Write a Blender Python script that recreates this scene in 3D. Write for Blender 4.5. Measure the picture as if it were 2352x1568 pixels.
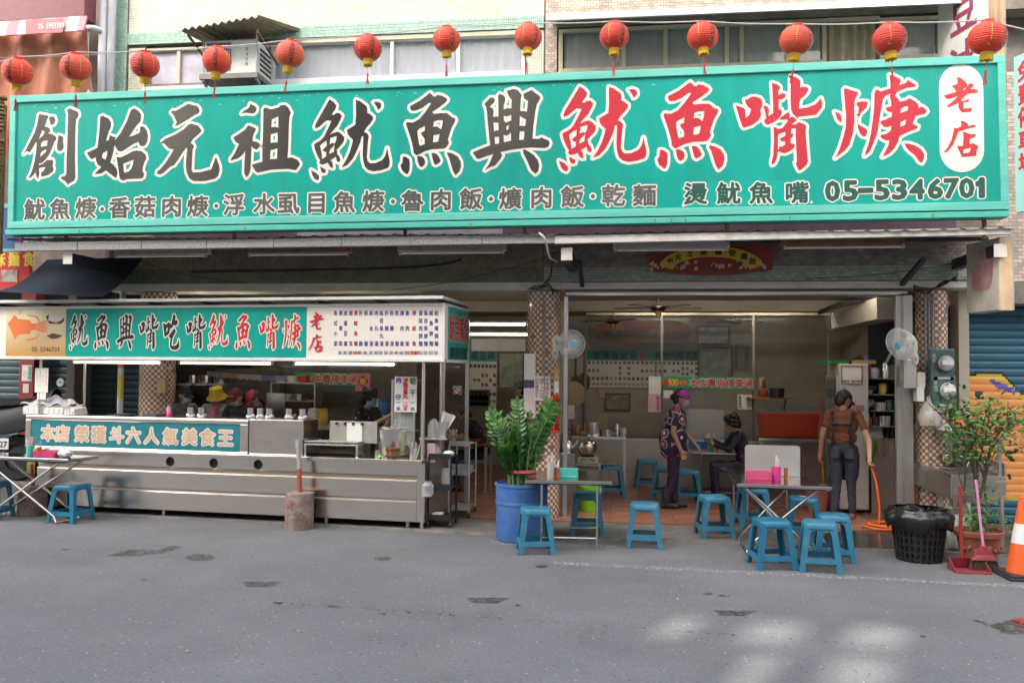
import bpy,bmesh,math,random
import numpy as np
from mathutils import Vector,Matrix
from mathutils.geometry import tessellate_polygon
random.seed(7)
R=math.radians
for o in list(bpy.data.objects):bpy.data.objects.remove(o)
sc=bpy.context.scene
COL=sc.collection

# -- camera
EYE=Vector((0,0,1.85)); FOC=1981.0; PCX,PCY=1176.0,784.0
YAW,PITCH,ROLL=R(7.3),R(2.1),R(0.53)
FWD=Vector((-math.sin(YAW)*math.cos(PITCH),math.cos(YAW)*math.cos(PITCH),math.sin(PITCH)))
_r=Vector((math.cos(YAW),math.sin(YAW),0)); _u=_r.cross(FWD)
RGT=_r*math.cos(ROLL)+_u*math.sin(ROLL); UPV=_u*math.cos(ROLL)-_r*math.sin(ROLL)
cd=bpy.data.cameras.new('camera'); cam=bpy.data.objects.new('camera',cd); COL.objects.link(cam)
cd.sensor_width=36.0; cd.lens=FOC/2352*36; cd.clip_start=0.05; cd.clip_end=600
M=Matrix((RGT,UPV,-FWD)).transposed().to_4x4(); M.translation=EYE
cam.matrix_world=M
sc.camera=cam
# -- sky, sun, exposure
SUN_EL,SUN_AZ=R(37),R(22)  # light travels towards +Y and a little to +X
w=bpy.data.worlds.new('World'); sc.world=w; w.use_nodes=True
nt=w.node_tree; nt.nodes.clear()
sky=nt.nodes.new('ShaderNodeTexSky'); sky.sky_type='NISHITA'; sky.sun_disc=False
sky.sun_elevation=SUN_EL; sky.sun_rotation=math.pi+SUN_AZ
sky.air_density=1.0; sky.dust_density=6.0; sky.ozone_density=0.6
bg=nt.nodes.new('ShaderNodeBackground'); bg.inputs[1].default_value=0.15
wo=nt.nodes.new('ShaderNodeOutputWorld')
hs=nt.nodes.new('ShaderNodeHueSaturation'); hs.inputs['Saturation'].default_value=0.42  # hazy, milky sky
tn=nt.nodes.new('ShaderNodeMix'); tn.data_type='RGBA'; tn.blend_type='MULTIPLY'; tn.inputs[0].default_value=1.0; tn.inputs[7].default_value=(1.0,.965,.925,1)
nt.links.new(sky.outputs[0],hs.inputs['Color']); nt.links.new(hs.outputs[0],tn.inputs[6]); nt.links.new(tn.outputs[2],bg.inputs[0]); nt.links.new(bg.outputs[0],wo.inputs[0])
sl=bpy.data.lights.new('sun','SUN'); sl.energy=2.0; sl.angle=R(1.0); sl.color=(1.0,0.91,0.78)
sun=bpy.data.objects.new('sun',sl); COL.objects.link(sun)
LDIR=Vector((math.sin(SUN_AZ)*math.cos(SUN_EL),math.cos(SUN_AZ)*math.cos(SUN_EL),-math.sin(SUN_EL)))
sun.rotation_euler=LDIR.to_track_quat('-Z','Y').to_euler(); sun.location=(-4,-10,20)
sc.view_settings.view_transform='Standard'; sc.view_settings.look='None'
sc.view_settings.exposure=2.55; sc.view_settings.gamma=1.0
sc.render.engine='CYCLES'
sc.cycles.use_denoising=True; sc.cycles.max_bounces=5; sc.cycles.diffuse_bounces=3
sc.cycles.glossy_bounces=3; sc.cycles.transmission_bounces=6; sc.cycles.transparent_max_bounces=12
sc.cycles.sample_clamp_indirect=6.0; sc.cycles.caustics_reflective=False; sc.cycles.caustics_refractive=False

# -- helpers
def ray(x,y):return FWD+RGT*((x-PCX)/FOC)+UPV*((PCY-y)/FOC)
def at(x,y,Y):
    d=ray(x,y); return EYE+d*(Y/d.y)
def gz(x,y,z=0.0):
    d=ray(x,y); return EYE+d*((z-EYE.z)/d.z)
def hit(x,y,o,n):
    d=ray(x,y); return EYE+d*((Vector(o)-EYE).dot(n)/d.dot(n))

MATS={}
def mat(name,col,rough=0.6,metal=0.0,var=0.0,scale=8.0,bump=0.0,bscale=60.0,col2=None,spec=0.5,emit=None,es=0.0,
        alpha=1.0,trans=0.0,coat=0.0,coords='Object',stretch=None,rvar=0.0,detail=4.0,sub=0.0):
    if name in MATS:return MATS[name]
    m=bpy.data.materials.new(name); m.use_nodes=True; MATS[name]=m
    t=m.node_tree; b=t.nodes['Principled BSDF']
    c4=(*col,1)
    b.inputs['Base Color'].default_value=c4; b.inputs['Roughness'].default_value=rough
    b.inputs['Metallic'].default_value=metal; b.inputs['Specular IOR Level'].default_value=spec
    b.inputs['Alpha'].default_value=alpha; b.inputs['Transmission Weight'].default_value=trans
    b.inputs['Coat Weight'].default_value=coat
    if sub:b.inputs['Subsurface Weight'].default_value=sub; b.inputs['Subsurface Radius'].default_value=(0.02,0.008,0.004)
    if emit:b.inputs['Emission Color'].default_value=(*emit,1); b.inputs['Emission Strength'].default_value=es
    if var or bump or rvar:
        tc=t.nodes.new('ShaderNodeTexCoord'); mp=t.nodes.new('ShaderNodeMapping')
        t.links.new(tc.outputs[coords],mp.inputs[0])
        if stretch:mp.inputs['Scale'].default_value=stretch
        n=t.nodes.new('ShaderNodeTexNoise'); n.inputs['Scale'].default_value=scale; n.inputs['Detail'].default_value=detail
        n.inputs['Roughness'].default_value=0.65
        t.links.new(mp.outputs[0],n.inputs[0])
        if var:
            mx=t.nodes.new('ShaderNodeMix'); mx.data_type='RGBA'
            mr=t.nodes.new('ShaderNodeMapRange'); mr.inputs[1].default_value=0.3; mr.inputs[2].default_value=0.72
            t.links.new(n.outputs[0],mr.inputs[0]); t.links.new(mr.outputs[0],mx.inputs[0])
            c2=col2 or tuple(max(0,v*(1-var)) for v in col); c1=col if col2 else tuple(min(1,v*(1+var*0.5)) for v in col)
            mx.inputs[6].default_value=(*c1,1); mx.inputs[7].default_value=(*c2,1)
            t.links.new(mx.outputs[2],b.inputs['Base Color'])
        if rvar:
            mr2=t.nodes.new('ShaderNodeMapRange'); mr2.inputs[3].default_value=max(0.02,rough-rvar); mr2.inputs[4].default_value=min(1,rough+rvar)
            t.links.new(n.outputs[0],mr2.inputs[0]); t.links.new(mr2.outputs[0],b.inputs['Roughness'])
        if bump:
            n2=t.nodes.new('ShaderNodeTexNoise'); n2.inputs['Scale'].default_value=bscale; n2.inputs['Detail'].default_value=3
            t.links.new(mp.outputs[0],n2.inputs[0])
            bp=t.nodes.new('ShaderNodeBump'); bp.inputs['Strength'].default_value=bump; bp.inputs['Distance'].default_value=0.02
            t.links.new(n2.outputs[0],bp.inputs['Height']); t.links.new(bp.outputs[0],b.inputs['Normal'])
    return m

INV={}; WM={}
def thing(name,label,cat,loc=(0,0,0),rotz=0.0,group=None,kind=None):
    o=bpy.data.objects.new(name,None); COL.objects.link(o); o.empty_display_size=0.1
    o.location=loc; o.rotation_euler=(0,0,rotz)
    m=Matrix.Translation(Vector(loc))@Matrix.Rotation(rotz,4,'Z')
    WM[o.name]=m; INV[o.name]=m.inverted()
    return tag(o,label,cat,group,kind)
def tag(o,label=None,cat=None,group=None,kind=None):
    if label:o['label']=label
    if cat:o['category']=cat
    if group:o['group']=group
    if kind:o['kind']=kind
    return o

class MB:
    def __init__(s):s.v=[]; s.f=[]; s.mi=[]; s.m=0
    def _add(s,vs,fs):
        n=len(s.v); s.v+=[tuple(v) for v in vs]
        for f in fs:s.f.append(tuple(i+n for i in f)); s.mi.append(s.m)
        return s
    def box(s,x0,x1,y0,y1,z0,z1):
        vs=[(x,y,z) for z in (z0,z1) for y in (y0,y1) for x in (x0,x1)]
        return s._add(vs,[(0,2,3,1),(4,5,7,6),(0,1,5,4),(1,3,7,5),(3,2,6,7),(2,0,4,6)])
    def hexa(s,b4,t4):  # two quads, bottom and top loops, same winding (ccw from above)
        return s._add(list(b4)+list(t4),[(3,2,1,0),(4,5,6,7),(0,1,5,4),(1,2,6,5),(2,3,7,6),(3,0,4,7)])
    def bar(s,p0,p1,w,h,up=(0,0,1)):
        p0,p1=Vector(p0),Vector(p1); d=(p1-p0).normalized(); upv=Vector(up)
        if abs(d.dot(upv))>0.98:upv=Vector((0,1,0))
        sx=d.cross(upv).normalized()*w/2; sy=sx.cross(d).normalized()*h/2
        q=[(-1,-1),(1,-1),(1,1),(-1,1)]
        return s._add([p0+sx*a+sy*b for a,b in q]+[p1+sx*a+sy*b for a,b in q],
                      [(0,1,2,3),(7,6,5,4),(0,4,5,1),(1,5,6,2),(2,6,7,3),(3,7,4,0)])
    def quad(s,*p):return s._add(p,[tuple(range(len(p)))])
    def cyl(s,p0,p1,r0,r1=None,n=16,cap=True):
        r1=r0 if r1 is None else r1
        return s.tube([p0,p1],[r0,r1],n,cap)
    def tube(s,pts,r,n=8,cap=True,closed=False):
        pts=[Vector(p) for p in pts]; k=len(pts); rs=r if isinstance(r,(list,tuple)) else [r]*k
        tg=[]
        for i in range(k):
            if closed:a,b=pts[i-1],pts[(i+1)%k]
            else:a,b=pts[max(0,i-1)],pts[min(k-1,i+1)]
            t=b-a; tg.append(t.normalized() if t.length>1e-9 else Vector((0,0,1)))
        ref=Vector((0,0,1)) if abs(tg[0].z)<0.9 else Vector((1,0,0))
        nx=tg[0].cross(ref).normalized(); vs=[]
        for i in range(k):
            nx=(nx-tg[i]*nx.dot(tg[i]))
            nx=nx.normalized() if nx.length>1e-6 else tg[i].orthogonal().normalized()
            ny=tg[i].cross(nx)
            for j in range(n):
                a=2*math.pi*j/n; vs.append(pts[i]+(nx*math.cos(a)+ny*math.sin(a))*rs[i])
        fs=[]
        for i in range(k if closed else k-1):
            i2=(i+1)%k
            for j in range(n):
                j2=(j+1)%n; fs.append((i*n+j,i*n+j2,i2*n+j2,i2*n+j))
        if cap and not closed:fs+=[tuple(range(n-1,-1,-1)),tuple(range((k-1)*n,k*n))]
        return s._add(vs,fs)
    def lathe(s,prof,c=(0,0,0),n=24,ax=None,cap=True):
        c=Vector(c); A=Vector(ax).normalized() if ax else Vector((0,0,1))
        X=A.orthogonal().normalized() if ax else Vector((1,0,0)); Y=A.cross(X)
        vs=[]; fs=[]; k=len(prof)
        for r,z in prof:
            for j in range(n):
                a=2*math.pi*j/n; vs.append(c+A*z+(X*math.cos(a)+Y*math.sin(a))*r)
        for i in range(k-1):
            for j in range(n):
                j2=(j+1)%n; fs.append((i*n+j,i*n+j2,(i+1)*n+j2,(i+1)*n+j))
        if cap:
            if prof[0][0]>1e-5:fs.append(tuple(range(n-1,-1,-1)))
            if prof[-1][0]>1e-5:fs.append(tuple(range((k-1)*n,k*n)))
        return s._add(vs,fs)
    def ball(s,c,r,n=12,m=8,rot=None):
        rx,ry,rz=r if isinstance(r,(list,tuple)) else (r,r,r); c=Vector(c); vs=[]; fs=[]
        for i in range(m+1):
            t=math.pi*i/m
            for j in range(n):
                a=2*math.pi*j/n; v=Vector((rx*math.sin(t)*math.cos(a),ry*math.sin(t)*math.sin(a),rz*math.cos(t)))
                if rot is not None:v=rot@v
                vs.append(c+v)
        for i in range(m):
            for j in range(n):
                j2=(j+1)%n; fs.append((i*n+j,(i+1)*n+j,(i+1)*n+j2,i*n+j2))
        return s._add(vs,fs)
    def grid(s,fn,nu,nv):
        vs=[fn(i/nu,j/nv) for j in range(nv+1) for i in range(nu+1)]
        return s._add(vs,[(j*(nu+1)+i,j*(nu+1)+i+1,(j+1)*(nu+1)+i+1,(j+1)*(nu+1)+i) for j in range(nv) for i in range(nu)])
    def prism(s,poly,o,ux,uy,d):  # polygon (2-D list) in the frame o,ux,uy, extruded along d
        o,ux,uy,d=Vector(o),Vector(ux),Vector(uy),Vector(d); n=len(poly)
        a=[o+ux*x+uy*y for x,y in poly]; b=[p+d for p in a]
        return s._add(a+b,[tuple(range(n-1,-1,-1)),tuple(range(n,2*n))]+[(i,(i+1)%n,n+(i+1)%n,n+i) for i in range(n)])
    def mesh(s,name):
        me=bpy.data.meshes.new(name); me.from_pydata(s.v,[],s.f); return me
    def build(s,name,mats,parent=None,smooth=False,w=False,bev=0.0,fixn=True):
        if not isinstance(mats,(list,tuple)):mats=[mats]
        if w and parent is not None:
            im=INV[parent.name]; s.v=[tuple(im@Vector(v)) for v in s.v]
        me=s.mesh(name)
        for m_ in mats:me.materials.append(m_)
        me.polygons.foreach_set('material_index',s.mi)
        if fixn:
            bm=bmesh.new(); bm.from_mesh(me); bmesh.ops.remove_doubles(bm,verts=bm.verts,dist=1e-5)
            bmesh.ops.recalc_face_normals(bm,faces=bm.faces); bm.to_mesh(me); bm.free()
        if smooth:
            me.polygons.foreach_set('use_smooth',[True]*len(me.polygons))
            try:me.set_sharp_from_angle(angle=R(smooth if smooth is not True else 40))
            except Exception:pass
        o=bpy.data.objects.new(name,me); COL.objects.link(o)
        if parent is not None:o.parent=parent
        if bev:
            b=o.modifiers.new('b','BEVEL'); b.width=bev; b.segments=2; b.limit_method='ANGLE'; b.angle_limit=R(40)
        return o
def top(mb,name,mats,label,cat,group=None,**k):
    return tag(mb.build(name,mats,**k),label,cat,group)
def struct(mb,name,mats,label=None,**k):
    o=mb.build(name,mats,**k); o['kind']='structure'
    if label:o['label']=label
    return o
def copy_tree(o,parent=None):
    c=o.copy(); COL.objects.link(c); c.parent=parent
    for k in ('label','group','category'):
        if k in o.keys():c[k]=o[k]
    for ch in list(o.children):copy_tree(ch,c)
    return c
def place(o,loc,rotz=0.0,label=None,scale=None):
    o.location=loc; o.rotation_euler=(0,0,rotz)
    if scale:o.scale=(scale,)*3
    if label:o['label']=label
    m=Matrix.Translation(Vector(loc))@Matrix.Rotation(rotz,4,'Z')
    WM[o.name]=m; INV[o.name]=m.inverted(); return o
def inst(me,name,parent,loc,rot=(0,0,0),scale=None):
    o=bpy.data.objects.new(name,me); COL.objects.link(o); o.parent=parent; o.location=loc; o.rotation_euler=rot
    if scale:o.scale=scale
    return o
def mmesh(mb,name,mats,smooth=False):
    me=mb.mesh(name)
    for m_ in (mats if isinstance(mats,(list,tuple)) else [mats]):me.materials.append(m_)
    me.polygons.foreach_set('material_index',mb.mi)
    bm=bmesh.new(); bm.from_mesh(me); bmesh.ops.recalc_face_normals(bm,faces=bm.faces); bm.to_mesh(me); bm.free()
    if smooth:me.polygons.foreach_set('use_smooth',[True]*len(me.polygons))
    return me
def bez(p0,p1,p2,p3,n=12):
    p0,p1,p2,p3=map(Vector,(p0,p1,p2,p3)); out=[]
    for i in range(n+1):
        t=i/n; u=1-t; out.append(p0*u**3+p1*3*u*u*t+p2*3*u*t*t+p3*t**3)
    return out
def smoothpath(pts,n=6):
    pts=[Vector(p) for p in pts]; out=[]
    for i in range(len(pts)-1):
        p0=pts[max(0,i-1)]; p1=pts[i]; p2=pts[i+1]; p3=pts[min(len(pts)-1,i+2)]
        for k in range(n):
            t=k/n
            out.append(0.5*((2*p1)+(p2-p0)*t+(2*p0-5*p1+4*p2-p3)*t*t+(3*p1-p0-3*p2+p3)*t**3))
    return out+[pts[-1]]
# -- lettering
TXT=("主福上座魷魚焿香菇肉浮水虱目魯飯爌乾麵燙嘴各式小菜青皮蛋豆腐猪耳肝膲粉腸綜合湯丸大中興吃老店本榮獲斗六人氣美食王創始元祖"
       "免費停車場公尺專用筍干仔一斤元味海道北主顧成京要典土謝龍安建啟風調雨順國泰民安福虎生春牛油泡筍帶贈南站油牙芽茶"
       "內用請先點餐找位子坐取號碼外帶自備環保飲料電振五倍券冰淇淋號出入口無菸害請勿停車機車修理清潔行禁止獅王家0123456789-·R")
GL={}
def prep_glyphs():
    tmp=[]
    for ch in sorted(set(TXT)):
        c=bpy.data.curves.new('g','FONT'); c.body=ch; c.size=1; c.resolution_u=2
        o=bpy.data.objects.new('g',c); COL.objects.link(o); tmp.append((ch,o,c))
    dg=bpy.context.evaluated_depsgraph_get()
    for ch,o,c in tmp:
        e=o.evaluated_get(dg); me=e.to_mesh()
        v=[(p.co.x,p.co.y) for p in me.vertices]; f=[tuple(p.vertices) for p in me.polygons]
        cnt={}
        for q in f:
            for a,b in zip(q,q[1:]+q[:1]):
                k=(min(a,b),max(a,b)); cnt[k]=cnt.get(k,0)+1
        # merge by position for the boundary test
        GL[ch]=(v,f,[k for k,n in cnt.items() if n==1]); e.to_mesh_clear()
    for ch,o,c in tmp:bpy.data.objects.remove(o); bpy.data.curves.remove(c)
prep_glyphs()
_o=[(0,.62),(0,.80),(.17,.84),(.27,1.0),(.50,1.0),(.50,0),(.22,0),(.22,.66)]
GL['1']=(_o,[tuple(range(8))],[(i,(i+1)%8) for i in range(8)])

class Ink:
    """flat lettering in a frame: o + ux*x + uy*y, pieces lifted by tiny steps along n"""
    def __init__(s,o,ux,uy,n,lift=0.003):
        s.o,s.ux,s.uy,s.n=Vector(o),Vector(ux),Vector(uy),Vector(n); s.mb=MB(); s.lift=lift; s.k=0
    def P(s,x,y,e=0.0):return s.o+s.ux*x+s.uy*y+s.n*(s.lift+e)
    def poly(s,v2,faces,e=0.0):s.mb._add([s.P(x,y,e) for x,y in v2],faces)
    def stroke(s,v2,edges,w,e=0.0,nd=7):
        seen=set()
        for a,b in edges:
            (x0,y0),(x1,y1)=v2[a],v2[b]; dx,dy=x1-x0,y1-y0; l=math.hypot(dx,dy)
            s.k=(s.k+1)%24; ee=e+s.k*0.00003
            if l>1e-7:
                px,py=-dy/l*w,dx/l*w
                s.mb._add([s.P(x0+px,y0+py,ee),s.P(x0-px,y0-py,ee),s.P(x1-px,y1-py,ee),s.P(x1+px,y1+py,ee)],[(0,1,2,3)])
            for i in (a,b):
                if i in seen:continue
                seen.add(i); s.k=(s.k+1)%24; x,y=v2[i]
                s.mb._add([s.P(x+w*math.cos(2*math.pi*j/nd),y+w*math.sin(2*math.pi*j/nd),e+s.k*0.00003) for j in range(nd)],[tuple(range(nd))])
    def char(s,ch,cx,cy,w,h,bold=0.0,e=0.0,fit=False):
        v,f,ed=GL[ch]
        if not v:return
        if fit:
            xs=[p[0] for p in v]; ys=[p[1] for p in v]; x0,x1,y0,y1=min(xs),max(xs),min(ys),max(ys)
            q=[(cx+((x-x0)/(x1-x0)-.5)*w,cy+((y-y0)/(y1-y0)-.5)*h) for x,y in v]
        else:q=[(cx+(x-.5)*w,cy+(y-.38)*h) for x,y in v]
        s.poly(q,f,e)
        if bold:s.stroke(q,ed,bold,e+0.0004)
    def line(s,txt,cx,cy,w,h,bold=0.0,e=0.0,vert=False,step=None):
        n=len(txt); step=step or (h*1.05 if vert else w*1.05)
        for i,ch in enumerate(txt):
            if ch==' ':continue
            d=(i-(n-1)/2)*step
            fit=ch in '0123456789R'
            ww=(w*0.36 if ch=='1' else w*0.62) if fit else w; hh=h*0.8 if fit else h
            if vert:s.char(ch,cx,cy-d,ww,hh,bold,e,fit)
            else:s.char(ch,cx+d,cy,ww,hh,bold,e,fit)
    def build(s,name,m,parent,w=True):return s.mb.build(name,m,parent,w=w,fixn=False)

# brush characters of the big sign: contours read off the sign, 1568 units to 400 photo pixels
BR={}
BR['創']=(60,380,3.92,[
 [(390,305),(515,325),(530,340),(500,400),(468,495),(520,510),(552,535),(555,575),(520,603),(560,608),(625,640),(655,670),(650,700),(615,735),(600,790),(560,890),(520,965),(480,1020),(420,1070),(378,1078),(378,1105),(440,1080),(500,1025),(590,1018),(602,1050),(590,1130),(607,1150),(600,1195),(520,1255),(415,1283),(410,1225),(450,1190),(480,1140),(470,1130),(378,1145),(385,1230),(365,1318),(340,1280),(320,1205),(295,1250),(240,1303),(215,1300),(250,1240),(275,1170),(310,1040),(335,880),(345,745),(330,745),(270,840),(240,900),(190,880),(140,925),(180,850),(245,720),(310,590),(350,470),(375,320)],
 [(430,555),(475,580),(440,640),(375,698),(395,640)],[(410,760),(445,725),(515,710),(505,800),(410,818)],[(405,905),(440,880),(495,852),(490,890),(400,975)],
 [(535,352),(560,340),(620,345),(638,400),(615,455),(575,475),(555,455),(545,400)],
 [(685,632),(760,660),(758,720),(765,790),(760,850),(710,888),(672,865),(660,830),(672,720)],
 [(820,240),(860,212),(985,265),(1002,310),(990,345),(960,385),(950,500),(945,700),(942,1000),(948,1300),(925,1350),(870,1375),(832,1408),(790,1355),(722,1310),(735,1285),(785,1270),(808,1235),(812,1000),(822,800),(832,400),(838,300)]])
BR['始']=(330,380,3.92,[
 [(278,350),(320,325),(350,345),(410,370),(445,420),(452,470),(440,520),(410,580),(372,725),(420,705),(425,635),(500,660),(525,660),(510,715),(600,600),(700,410),(760,240),(815,212),(890,260),(925,320),(912,410),(850,480),(730,658),(800,640),(895,595),(905,570),(905,500),(925,492),(970,505),(1010,560),(1030,640),(1020,730),(985,790),(930,808),(905,795),(878,735),(800,770),(620,885),(585,888),(550,865),(510,795),(500,800),(490,880),(438,1060),(490,1095),(540,1165),(552,1230),(530,1298),(500,1290),(372,1182),(300,1230),(190,1248),(205,1225),(298,1132),(240,1090),(215,1030),(212,978),(150,1008),(120,990),(70,908),(235,830),(250,740),(270,540),(278,420)],
 [(312,940),(330,905),(395,875),(385,950),(362,1018),(312,990)],
 [(535,975),(610,978),(690,940),(790,885),(850,870),(935,885),(990,935),(1002,1000),(970,1060),(945,1140),(940,1200),(968,1230),(960,1285),(925,1310),(700,1318),(650,1342),(600,1325),(580,1280),(560,1130)],
 [(640,1080),(803,1015),(790,1100),(765,1160),(730,1200),(655,1222)]])
BR['元']=(590,370,3.92,[
 [(372,315),(395,288),(440,292),(520,250),(625,188),(665,185),(710,202),(770,212),(805,245),(820,290),(805,330),(750,350),(640,420),(480,515),(432,528),(462,470),(440,420),(410,350)],
 [(240,765),(280,730),(440,660),(570,580),(655,500),(690,493),(790,520),(825,560),(850,605),(800,655),(720,725),(678,795),(720,820),(732,855),(712,890),(703,1000),(695,1215),(712,1255),(830,1252),(1000,1208),(1045,1090),(1075,1008),(1090,1050),(1130,1160),(1132,1230),(1110,1310),(1065,1350),(900,1390),(720,1390),(660,1350),(620,1260),(605,1160),(608,1060),(625,880),(610,868),(540,960),(480,1060),(420,1140),(365,1160),(260,1255),(200,1288),(150,1275),(158,1235),(200,1205),(280,1110),(370,975),(415,898),(340,880),(290,830)]])
BR['祖']=(880,370,3.92,[
 [(475,182),(540,210),(575,245),(570,290),(540,325),(490,330),(420,318),(340,332),(375,290),(440,255),(468,220)],
 [(440,522),(470,525),(565,565),(560,605),(530,650),(515,700),(513,768),(560,770),(615,795),(628,820),(610,870),(575,898),(530,880),(498,848),(490,980),(480,1190),(465,1270),(415,1335),(382,1270),(385,1100),(398,920),(370,960),(310,1020),(250,1045),(170,1068),(168,1048),(230,960),(300,810),(250,780),(225,745),(212,705),(330,630),(400,580)],
 [(705,237),(750,250),(800,268),(920,238),(950,205),(1020,198),(1065,230),(1115,320),(1090,390),(1082,500),(1070,900),(1060,1030),(1125,1018),(1220,1060),(1258,1120),(1230,1170),(1188,1220),(1070,1198),(900,1205),(800,1212),(592,1258),(555,1230),(498,1135),(665,1085),(665,900),(678,600),(682,270)],
 [(815,425),(918,378),(915,552),(860,540),(805,550)],[(797,658),(908,628),(903,785),(850,785),(795,795)],[(793,908),(903,880),(895,1042),(840,1045),(785,1048)]])
BR['魷']=(1210,360,3.92,[
 [(425,148),(490,190),(532,245),(520,300),(460,385),(490,395),(530,365),(575,362),(620,405),(595,470),(550,560),(480,640),(428,708),(480,680),(555,655),(610,690),(655,740),(655,790),(630,840),(535,945),(548,985),(545,1012),(575,1035),(597,1100),(578,1137),(540,1118),(525,1050),(440,1105),(470,1140),(482,1225),(455,1222),(430,1200),(395,1142),(345,1165),(290,1172),(262,1140),(278,1110),(240,1040),(200,940),(182,860),(200,840),(290,790),(340,730),(400,610),(455,490),(385,478),(330,520),(260,585),(205,605),(195,575),(225,500),(300,370)],
 [(278,872),(330,825),(383,795),(380,880),(315,942),(340,970),(375,978),(370,1045),(308,1085),(305,1010),(290,940)],
 [(438,755),(538,722),(530,790),(505,843),(470,832),(427,852)],[(507,858),(492,975),(418,1005),(425,968),(440,930),(480,890)],
 [(275,1200),(368,1250),(360,1300),(320,1305),(295,1280)],[(135,1258),(215,1300),(262,1350),(262,1395),(238,1420),(195,1400),(160,1350)],
 [(840,155),(880,172),(900,175),(1005,255),(1018,300),(1015,358),(1060,380),(1110,425),(1105,465),(1060,530),(1010,585),(965,660),(1015,680),(1042,730),(1030,790),(1022,880),(1008,1060),(1025,1120),(1060,1150),(1150,1148),(1250,1100),(1300,1030),(1330,912),(1345,1000),(1370,1120),(1362,1185),(1345,1220),(1240,1258),(1110,1278),(1030,1255),(980,1205),(955,1120),(945,1020),(950,880),(955,725),(925,738),(905,830),(850,960),(790,1080),(700,1180),(612,1218),(680,1110),(740,980),(775,870),(792,785),(740,735),(710,690),(698,630),(830,545),(840,400),(838,250)],
 [(1115,195),(1185,188),(1230,210),(1238,260),(1220,295),(1188,318),(1155,250)]])
BR['魚']=(1570,350,3.92,[
 [(590,85),(650,145),(675,145),(705,118),(770,130),(840,165),(862,195),(840,230),(740,310),(620,390),(655,418),(740,405),(850,405),(900,440),(930,470),(975,482),(990,515),(970,560),(925,640),(890,750),(868,820),(887,870),(850,935),(810,960),(700,965),(620,970),(510,1000),(395,1060),(370,1062),(335,1025),(320,930),(285,790),(240,660),(212,575),(230,545),(320,555),(420,500),(520,380),(608,250),(570,245),(470,320),(370,362),(305,368),(275,330),(278,295),(340,260),(430,210)],
 [(390,690),(420,650),(508,605),(505,685),(442,715),(465,755),(505,810),(505,890),(435,915),(418,890),(400,780)],[(650,540),(700,518),(790,515),(785,575),(765,660),(700,615),(640,618)],[(645,755),(740,733),(720,840),(690,858),(635,862)],
 [(165,1085),(215,1090),(265,1130),(272,1200),(265,1300),(240,1360),(215,1358),(150,1300),(128,1240),(130,1215),(155,1185)],
 [(388,1072),(460,1085),(500,1120),(515,1170),(500,1220),(458,1252),(425,1230),(402,1180)],
 [(610,1025),(680,1035),(725,1080),(755,1150),(735,1185),(680,1215),(655,1200),(630,1120)],
 [(860,1018),(940,1035),(1020,1080),(1068,1160),(1075,1230),(1050,1320),(990,1378),(950,1310),(920,1210),(890,1110),(855,1040)]])
BR['興']=(1860,330,3.92,[
 [(405,237),(450,245),(472,285),(450,325),(388,385),(440,415),(453,465),(442,500),(443,540),(525,537),(525,300),(517,215),(545,182),(600,200),(630,240),(632,290),(605,370),(608,430),(660,405),(727,410),(732,275),(685,215),(653,135),(765,103),(835,130),(888,200),(875,270),(865,450),(972,458),(988,295),(930,255),(912,185),(1045,120),(1100,165),(1165,210),(1183,250),(1125,350),(1100,480),(1070,700),(1058,885),(1165,885),(1195,862),(1315,915),(1330,955),(1310,1005),(1260,1030),(1050,1022),(900,1032),(720,1055),(555,1092),(585,1145),(555,1200),(470,1305),(400,1325),(315,1375),(380,1280),(445,1125),(340,1155),(215,1202),(180,1190),(120,1098),(280,1030),(395,990),(380,850),(360,650),(345,470),(330,380),(308,355),(315,325)],
 [(445,628),(525,635),(528,752),(490,755),(455,768)],[(465,855),(535,852),(535,958),(472,970)],[(605,528),(660,535),(727,512),(725,598),(640,632),(612,600)],
 [(650,690),(692,670),(680,735),(650,752)],[(605,822),(655,838),(722,790),(722,915),(610,940)],[(862,528),(920,568),(958,578),(945,685),(855,682)],[(858,762),(935,770),(922,898),(850,905)],
 [(905,1055),(950,1055),(1080,1140),(1140,1215),(1165,1300),(1150,1390),(1105,1435),(1035,1370),(980,1240),(920,1120)]])
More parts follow.
